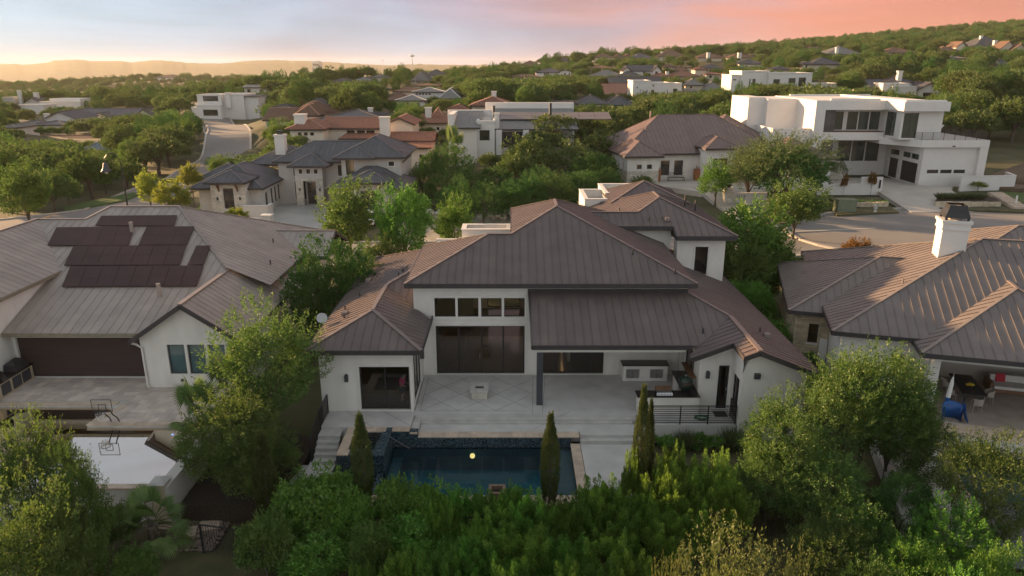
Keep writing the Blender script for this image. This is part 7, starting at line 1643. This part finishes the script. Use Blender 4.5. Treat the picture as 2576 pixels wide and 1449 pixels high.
def plant(kind, i, loc, s, label, group=None, rz=None, mat_=None):
    limb, crown = PROTO[kind][i%len(PROTO[kind])]
    t = tag(empty(NAMES[kind], loc), label, CATS.get(kind,'tree'), group); t.rotation_euler = (0,0,plant_rng.uniform(0,6.28) if rz is None else rz); t.scale = s if hasattr(s,'__len__') else (s,s,s)
    pn = PARTS.get(kind,('trunk','crown')); link(pn[0], limb, None, t); c = link(pn[1], crown, None, t)
    if mat_: c.material_slots[0].link = 'OBJECT'; c.material_slots[0].material = LM[mat_]
    return t
def pl(kind, i, x, ytop, Y, label, h=None, w=None, base=None, group=None, mat_=None, rz=None):
    """stand a plant so that its top reaches picture height ytop when it stands at distance Y; w = width in picture points"""
    nom = {'oak':(8,6.5),'cedar':(5,7.9),'elm':(4.4,6.8),'street':(3.2,5.0),'shrub':(1.15,.9),'cypress':(1.2,5.05),'leafy':(6.2,8.5),'broom':(3.1,4.0),'hedge':(2.9,3.05),'mesquite':(9.5,7),'grass':(1.2,.9),'palm':(3.2,2.3)}[kind]
    a = at(x, ytop, Y); z0 = gz(a.x, Y) if base is None else base; hh = max(a.z-z0, .3); sc = Y/ray(x,ytop)[1]/1820; sz = hh/nom[1]; sx = (w*sc/nom[0]) if w else sz
    return plant(kind, i, (a.x, Y, z0), (sx,sx,sz), label, group, rz, mat_)
# --- foreground garden
pl('leafy',0,650,752,32.5,'large leafy tree with golden top between the left and central houses',w=310)
pl('leafy',1,575,955,28.3,'leafy tree with yellowed crown overhanging the left pool corner',w=270)
pl('leafy',3,650,1070,29.5,'darker lower tree right of the yellow crowned tree by the left pool',w=210)
pl('leafy',1,40,1010,23.5,'big spreading tree filling the lower left corner',w=250,rz=1.0); pl('leafy',0,165,1120,22.5,'thin branched tree leaning over the left pool edge',w=150,rz=2.2)
pl('leafy',3,20,1190,20,'dark leafy tree at the very bottom left',w=320)
pl('cypress',0,903,1037,26.7,'slim cypress standing in front of the spa',base=-.9,w=62); pl('cypress',1,1386,1037,26.6,'slim cypress in front of the pool near its right end',base=-.9,w=58); pl('cypress',2,1622,965,26.6,'tall slim cypress at the right end of the low deck',base=-.9,w=50); pl('cypress',0,1640,1000,27.2,'second stem cypress hugging the tall cypress by the low deck',base=-.9,w=34); pl('cypress',1,655,1085,26.6,'shaded cypress among trees left of the steps',w=70)
for i,(x,yt,Y,w,lb) in enumerate([(800,1165,26.2,230,'big rounded green hedge shrub below the spa'),(725,1230,25.4,150,'rounded hedge shrub left of the big one'),(880,1215,25.6,140,'hedge shrub beneath the spa cypress'),(990,1188,26.1,150,'hedge shrub at the pool edge just right of the spa'),(1075,1195,26.1,150,'hedge shrub at the pool edge, second from the spa'),(1150,1212,26.0,110,'hedge shrub at the pool edge, third from the spa'),(1205,1205,26.0,60,'slender hedge sapling just left of the planter box'),(1030,1290,24.6,190,'dark hedge shrub below the pool hedge'),(1150,1330,24.2,150,'dark hedge shrub by the fence below the pool'),(800,1340,24.0,200,'dark shrub at the bottom below the rounded hedge')]): pl('hedge',i,x,yt,Y,lb,w=w)
pl('hedge',0,650,1275,23.8,'magnolia like shrub with pale blooms at the lower left of the hedge',w=150,mat_='elm'); pl('hedge',1,930,1300,23.6,'brownish shrub with pale blooms under the spa hedge',w=130,mat_='elm')
bl = [(1110,1240,25.0,90),(1290,1195,25.3,130),(1330,1210,24.9,150),(1250,1270,24.2,150),(1400,1240,24.6,130),(1460,1225,24.9,140),(1520,1175,25.6,140),(1560,1240,24.8,150),(1650,1195,25.2,120),(1700,1120,25.6,130),(1760,1160,25.4,140),(1800,1120,25.8,140),(1730,1230,24.5,160),(1835,1180,25.0,140),(1650,1280,24.0,150),(1320,1310,23.2,170),(1200,1340,22.6,160),(1420,1330,22.8,180),(1540,1320,23.0,170),(1080,1370,21.8,150),(900,1385,21.5,70),(1010,1355,21.8,110),(1290,1400,20.8,160),(1470,1400,21.0,170),(1600,1380,21.6,150),(1160,1420,20.3,150)]
order = ['leftmost','second','third','fourth','fifth','sixth','seventh','eighth','ninth','tenth']
for i,(x,yt,Y,w) in enumerate(bl):
    row = 'upper' if Y >= 24.9 else 'middle' if Y >= 22.7 else 'bottom'; same = sorted(q[0] for q in bl if ('upper' if q[2] >= 24.9 else 'middle' if q[2] >= 22.7 else 'bottom') == row); k = same.index(x)
    pl('broom',i,x,yt,Y,'bright feathery bush below the pool, number %s from the left in the %s row' % (['one','two','three','four','five','six','seven','eight','nine','ten','eleven','twelve','thirteen'][k],row),w=w*(1.05 if row == 'upper' else 1.1),group='feathery bushes below the pool',mat_=('bright' if (x > 1630 or i%3 == 0) else 'broomd'))
pl('leafy',3,2005,965,27.6,'willowy tree in front of the right wing',w=250,rz=.4); pl('leafy',0,1945,1120,26.6,'lower willowy tree left of the one before the right wing',w=190); pl('leafy',2,2215,842,29.6,'tall dense tree between the central and right houses',w=320,rz=2.0); pl('leafy',2,2330,1010,28.2,'dark tree before the pier of the right patio',w=200); pl('leafy',1,2100,1120,26.0,'dark leafy tree below the tall dense tree',w=260,rz=4)
pl('leafy',0,2150,885,28.9,'leafy tree filling in left of the tall dense tree',w=250,rz=3.3); pl('leafy',3,2275,900,28.6,'leafy tree filling in right of the tall dense tree',w=230,rz=5.1,mat_='elm2'); pl('leafy',2,2520,1055,24.5,'leafy tree beside the pool at the right edge',w=270,rz=.9); pl('cedar',0,2290,1165,25.3,'dark cedar bush below the right house pool deck',w=200); pl('cedar',1,2180,1260,23.4,'dark cedar bush at the lower right',w=180); pl('cedar',2,2420,1235,23.0,'feathery green cedar at the lower right',w=190,mat_='holly'); pl('cedar',3,2330,1330,21.2,'feathery green cedar at the bottom right',w=200,mat_='holly'); pl('cedar',0,2530,1330,20.5,'feathery cedar in the bottom right corner',w=200,mat_='holly'); pl('cedar',1,2220,1400,20.0,'low dark cedar at the bottom right',w=190); pl('leafy',2,2100,1290,22.8,'dark tree low between the willowy tree and the corner cedars',w=240); pl('cedar',2,2450,1410,19,'low feathery cedar near the bottom right corner',w=190,mat_='holly')
pl('leafy',4,1850,1338,17.5,'sunlit olive green tree top at the bottom edge right of centre',w=400,base=-4.2,rz=.3); pl('leafy',4,2020,1400,16.5,'second sunlit olive crown at the bottom edge',w=230,base=-4.5,rz=2.5); pl('leafy',4,1700,1400,16.5,'small sunlit olive crown left of the large olive one',w=170,base=-4.5,rz=1.5)
pl('palm',0,485,930,30.6,'fan palm leaning out beside the left pool',base=-.9,w=170); pl('palm',1,365,1225,25.2,'low fan palm below the left spill wall',base=-2.0,w=190); pl('palm',0,560,870,33.2,'fan palm behind the one beside the left pool',base=-.9,w=150)
pl('hedge',1,215,1290,24.6,'leafy shrub left of the low fan palm',w=130,mat_='elm'); pl('hedge',0,290,1260,25.4,'sprawling shrub against the left spill wall',w=110,mat_='elm'); pl('hedge',1,130,1330,22.6,'dark shrub in the lower left shade',w=200,mat_='elm'); pl('hedge',0,330,1370,22.8,'dark shrub at the bottom beside the shaded lawn',w=130,mat_='elm')
for i,(x,lb) in enumerate(((6.9,'rounded shrub under the bar railing, leftmost'),(7.8,'rounded shrub under the bar railing, second from left'),(9.3,'rounded shrub under the bar railing, between the grass clumps'),(10.0,'rounded shrub under the bar railing, right of centre'),(11.9,'rounded shrub at the right end under the railing'))): plant('shrub',i,(x,31.75,-1.15),(1.1,.9,1.15),lb,'shrubs under the bar railing')
plant('grass',0,(8.6,31.8,-1.15),1.0,'grass clump left under the bar railing'); plant('grass',1,(10.9,31.8,-1.15),1.15,'grass clump right under the bar railing')
for i,(x,yt,Y,w,lb) in enumerate([(1700,1085,26.6,70,'upright bright bush left on the small shaded lawn'),(1690,1150,26.0,60,'short bright bush by the right planter'),(1600,1090,26.5,50,'pale bright bush beside the tall cypress')]): pl('broom',i,x,yt,Y,lb,w=w*1.2)
# --- trees round and behind the central house
pl('cedar',0,830,560,44.5,'big dark cedar between the left and central houses',w=235); pl('cedar',1,770,640,43,'smaller cedar at the left flank of the big cedar',w=120); pl('cedar',2,900,600,47,'cedar behind the big cedar beside the central roof',w=120,mat_='elm')
pl('elm',0,870,445,61,'elm before the slate roofed motor court',w=165); pl('elm',1,1010,455,58.5,'light green elm behind the left roof end of the central house',w=155,mat_='holly'); pl('elm',2,1140,490,60.5,'loose young elm behind the central house roof',w=110,mat_='holly'); pl('elm',3,960,590,56,'low elm tucked behind the cedar',w=110)
pl('elm',1,1895,498,53,'bright topped tree right of the tower',w=200,mat_='holly'); pl('elm',0,1880,590,50,'dense tree against the tower wall',w=150); pl('elm',2,1960,590,52,'tree right of the tower with dark skirts',w=130); pl('hedge',0,1850,690,47.5,'rounded hedge behind the right wing roof',w=90); pl('hedge',1,1910,700,46.5,'hedge along the side lawn, nearer the tower',w=100); pl('hedge',0,1945,790,42,'hedge along the side lawn, nearer the gate',w=110); pl('hedge',1,2040,880,38.8,'low hedge by the air conditioning unit',w=60); pl('hedge',0,1920,640,51,'yellowish hedge at the end of the side lawn',w=110,mat_='bright')
pl('elm',3,2012,455,72,'dark feathery tree on the lawn by the turning circle',w=155); pl('mesquite',0,1965,350,89,'wide mesquite before the white modern house',w=270); pl('oak',1,1990,372,87.5,'dense dark crown beneath the wide mesquite',w=210,mat_='cedar'); pl('mesquite',1,1890,400,91,'drooping mesquite left of the wide one',w=140); pl('elm',2,1808,405,88,'young pointed tree on the lawn of the brown roofed house',w=90,mat_='holly'); pl('elm',1,1618,440,95,'small tree in front of the stone corner of the brown roofed house',w=62,mat_='elm'); pl('street',0,2160,600,61,'rust coloured shrub beside the turning circle',w=75,mat_='rust'); plant('shrub',1,(26.5,60.5,-.1),(1.6,1.4,1.1),'clipped round shrub beside the rust coloured shrub')
pl('street',0,367,432,84,'yellow green street tree, left of the trio',w=62); pl('street',1,427,458,80,'yellow green street tree, nearest of the trio',w=88); pl('street',2,475,408,92,'yellow green street tree, right of the trio',w=56)
pl('street',1,2463,458,97.5,'spindly sapling before the right white wall',w=40,base=.9); pl('street',0,2128,438,95,'bare thin sapling at the low white wall, left',w=18,base=.85,mat_='rust'); pl('street',2,2198,432,95,'bare thin sapling at the low white wall, right',w=20,base=.85,mat_='rust')
pl('palm',0,1140,305,106,'tall fan palm beside the white modern house in the centre',w=85)
rowl = 'clipped shrub in the row on the grass verge near the hydrant'
for i in range(9): p = atz(*zp2('4',1060+40*i,1122),.4); plant('shrub',i,(p.x,p.y,.35),(.8,.8,.9),rowl,'shrubs on the hydrant verge')
for i in range(7): p = atz(*zp2('4',1085+38*i,840),1.15); plant('shrub',i,(p.x,p.y,1.1),1.1,'clipped shrub in the row under the white house windows','shrubs under the white house windows')
for i in range(9): p = atz(*zp2('3',1770+60*i,1228),.5); plant('shrub',i,(p.x,p.y,.4),(1.6,1.5,1.2),'dark shrub in the row before the brown roofed house wing','shrubs before the brown roofed house wing')
for i in range(9): p = atz(*zp2('4',1850+45*i,1070),.9); plant('grass',i,(p.x,p.y,.88),(1.1,1.1,.8),'grass clump in the raised bed by the right white wall','grass clumps in the raised bed')
for i,(x,y,sx) in enumerate(((585,1205,1.6),(690,1205,1.8),(250,1170,1.1),(960,1070,1.8),(900,1085,1.5),(1000,1010,1.5),(1060,1060,.9))): p = atz(*zp2('1',x,y),0); plant('shrub',i,(p.x,p.y,-.1),(sx,sx,sx*.95),['left of two round shrubs below the stone bay','right of two round shrubs below the stone bay','small shrub at the far left corner of the slate roofed house','large dark shrub beside the slate house entry','lower dark shrub beside the slate house entry','dark shrub against the slate house wing','small shrub in the pale bed by the slate house entry'][i])
plant('street',1,(-30.2,78.2,-.2),(.8,.8,.45),'yellow flowering shrub before the low grey wall')
# ------------------------------------------------------------------ the wooded neighbourhood
def proj(X, Y, Z):
    dz = Z-17; f = Y*math.cos(_p)-dz*math.sin(_p); u = Y*math.sin(_p)+dz*math.cos(_p); return _cx+_F*X/f, _cy-_F*u/f
GROVE = [('cedar',1085,365,103,75),('cedar',1135,355,98,100),('cedar',1110,420,90,95),('cedar',1180,420,92,110),('cedar',1245,400,88,120),('cedar',1320,430,84,120),('cedar',1400,420,86,130),('cedar',1460,420,90,120),('cedar',1510,370,100,110),('cedar',1150,440,82,90),('cedar',1215,450,80,110),('oak',1330,340,104,130),('oak',1400,290,118,140),('oak',1470,300,122,140),('oak',1440,360,104,130),('oak',1300,380,98,110),('oak',1550,290,130,120),('cedar',1520,420,94,90),('cedar',1060,400,96,60),('oak',1230,385,106,60),('oak',1370,320,112,110),('cedar',1490,385,98,110),('cedar',1350,410,92,110),('oak',1500,330,112,120),('cedar',1290,440,82,100)]
for i,(k,x,yt,Y,w) in enumerate(GROVE):
    pl(k,i,x,yt,Y,{'cedar':'dark feathery cedar in the grove behind the central roof','oak':'rounded olive green oak in the grove behind the central roof'}[k],w=w*1.1,group={'cedar':'cedars in the central grove','oak':'oaks in the central grove'}[k])
CAND = []
def scatter():
    rg = np.random.default_rng(77); pts = []; grid = {}
    road = [(p.x,p.y) for p in road_pts]+[(p.x,p.y) for p in near_st]; road = np.array(road)
    foot = np.array(FOOT)
    taken = [(at(x,yt,Y).x, Y) for k,x,yt,Y,w in GROVE]
    for Y0,Y1,sp,n in ((70,130,5.2,1500),(130,220,5.8,4500),(220,380,6.6,9000),(380,620,8.5,9000),(620,1000,13,7000),(1000,2400,24,9000)):
        Y = np.sqrt(rg.uniform(Y0**2,Y1**2,n)); X = Y*rg.uniform(-.80,.80,n); Z = ground_np(X,Y)
        for x,y,z in zip(X,Y,Z):
            if ((x > foot[:,0])&(x < foot[:,1])&(y > foot[:,2])&(y < foot[:,3])).any(): continue
            if y < 320 and (np.hypot(road[:,0]-x,road[:,1]-y) < 8).any(): continue
            if ((x-52)/27)**2+((y-74)/18)**2 < 1: continue
            if y < 130 and (-34 < x < 95): continue            # the near blocks are planted by hand
            if y < 96 and x > -50: continue
            key = (int(x//sp),int(y//sp)); 
            if any(math.hypot(q[0]-x,q[1]-y) < sp*.8 for a in (-1,0,1) for b in (-1,0,1) for q in grid.get((key[0]+a,key[1]+b),())): continue
            far = min(1.0, max(0.0, (y-600)/800))
            s = rg.uniform(.6,1.3)*(1+.6*far); h = 6.5*s; R = 4.0*s
            xt, yt = proj(x,y,z+h); xb, yb = proj(x,y,z); wpx = R/y*_F
            if xt < -80 or xt > 2660: continue
            bad = False
            for v in VIEW:
                if y < v[4] and xt+wpx*.75 > v[0] and xt-wpx*.75 < v[1]:
                    room = v[3]-v[2]
                    if yt < v[2]+room*.62 and yb > v[2]: 
                        # shrink the tree to leave the house in sight, or drop it
                        s2 = s*max(0.0,(yb-(v[2]+room*.72)))/max(1,(yb-yt))
                        if s2 < .33: bad = True; break
                        s = s2; h = 6.5*s; R = 4*s; xt, yt = proj(x,y,z+h); wpx = R/y*_F
            if bad: continue
            grid.setdefault(key,[]).append((x,y)); pts.append((x,y,z-.15,s,wpx))
    return pts
pts = scatter()
pts.sort(key=lambda q: -q[4])
def zone(x, y):
    u = x/y
    if y < 300: return ('rounded oak in the dense wood left of the curving street','oaks left of the street') if u < -.30 else ('oak among the houses right of the curving street','oaks in the middle neighbourhood') if u < .12 else ('oak among the roofs of the lower right hillside','oaks on the lower right hillside') if u < .42 else ('oak in the wooded slope behind the white modern house','oaks behind the white modern house')
    return ('oak in the hazy wood of the left valley','oaks in the left valley') if u < 0 else ('oak high on the right hillside among far roofs','oaks high on the right hillside')
for i,(x,y,z,s,w) in enumerate(pts[:268]):
    k = ('oak','oak','cedar','oak','oak','elm','oak')[plant_rng.randrange(7)]; l, g = zone(x,y); l, g = (l,g) if k == 'oak' else (l.replace('rounded oak','X').replace('oak','X').replace('X',{'cedar':'dark pointed cedar','elm':'slender elm'}[k]), g.replace('oaks',{'cedar':'cedars','elm':'elms'}[k])); plant(k,i,(x,y,z),(s*plant_rng.uniform(.9,1.15),s*plant_rng.uniform(.9,1.15),s),l,g)
# the rest reads as one mass: instanced crowns
rest = np.array([(x,y,z,s) for x,y,z,s,w in pts[268:]])
def wood(name, arr, label):
    me = bpy.data.meshes.new(name); me.vertices.add(len(arr)); me.vertices.foreach_set('co', np.ascontiguousarray(arr[:,:3],dtype=np.float32).ravel())
    at_ = me.attributes.new('tree_scale','FLOAT','POINT'); at_.data.foreach_set('value', arr[:,3].astype(np.float32)); me.update()
    o = tag(link(name, me), label, kind='stuff'); ng = bpy.data.node_groups.new(name,'GeometryNodeTree'); ng.interface.new_socket('Geometry',in_out='INPUT',socket_type='NodeSocketGeometry'); ng.interface.new_socket('Geometry',in_out='OUTPUT',socket_type='NodeSocketGeometry')
    N, L = ng.nodes, ng.links; gi, go = N.new('NodeGroupInput'), N.new('NodeGroupOutput'); inst = N.new('GeometryNodeInstanceOnPoints'); j = N.new('GeometryNodeJoinGeometry')
    for ob in WOODSRC:
        oi = N.new('GeometryNodeObjectInfo'); oi.transform_space = 'ORIGINAL'; oi.inputs['Object'].default_value = ob; oi.inputs['As Instance'].default_value = True; L.new(oi.outputs['Geometry'], j.inputs[0])
    na = N.new('GeometryNodeInputNamedAttribute'); na.data_type = 'FLOAT'; na.inputs['Name'].default_value = 'tree_scale'
    rv = N.new('FunctionNodeRandomValue'); rv.data_type = 'FLOAT_VECTOR'; rv.inputs[0].default_value = (0,0,0); rv.inputs[1].default_value = (0,0,6.28)
    ri = N.new('FunctionNodeRandomValue'); ri.data_type = 'INT'; ri.inputs[4].default_value = 0; ri.inputs[5].default_value = len(WOODSRC)-1
    mp = N.new('GeometryNodeMeshToPoints'); L.new(gi.outputs[0], mp.inputs[0]); L.new(mp.outputs[0], inst.inputs['Points']); L.new(j.outputs[0], inst.inputs['Instance']); inst.inputs['Pick Instance'].default_value = True
    L.new(ri.outputs[2], inst.inputs['Instance Index']); L.new(rv.outputs[0], inst.inputs['Rotation']); L.new(na.outputs[0], inst.inputs['Scale']); L.new(inst.outputs[0], go.inputs[0])
    md = o.modifiers.new('wood','NODES'); md.node_group = ng
    return o
WOODSRC = []
for ob in COL.objects:
    if ob.name.startswith('crown') and ob.parent and ob.parent.name.startswith(('oak_tree','cedar_tree')) and not any(sl.link == 'OBJECT' for sl in ob.material_slots) and ob.data not in [w.data for w in WOODSRC]: WOODSRC.append(ob)
wood('far_wood', rest, 'far wooded mass of oaks filling the valley and hillsides')
print('TREES', len(pts), len(WOODSRC))
# ------------------------------------------------------------------ the evening haze
HZT = max(72.0, float(gzv.max())+3, max((o.location.z+9*o.scale.z for o in COL.objects if o.name.startswith('oak_tree')), default=0)); print('HAZE TOP', HZT)
hz = MB().box(-5500,5500,-450,6600,min(-140,float(gzv.min())-1),HZT).build('haze', None)
hm = bpy.data.materials.new('haze_air'); hm.use_nodes = True; hn = hm.node_tree.nodes; hn.remove(hn['Principled BSDF'])
pv = hn.new('ShaderNodeVolumePrincipled'); pv.inputs['Color'].default_value = (1.0,.96,.86,1); pv.inputs['Density'].default_value = 0.00007; pv.inputs['Anisotropy'].default_value = .2
hm.node_tree.links.new(pv.outputs[0], hn['Material Output'].inputs['Volume']); hz.data.materials.append(hm); tag(hz,'golden evening haze over the valley',kind='stuff')
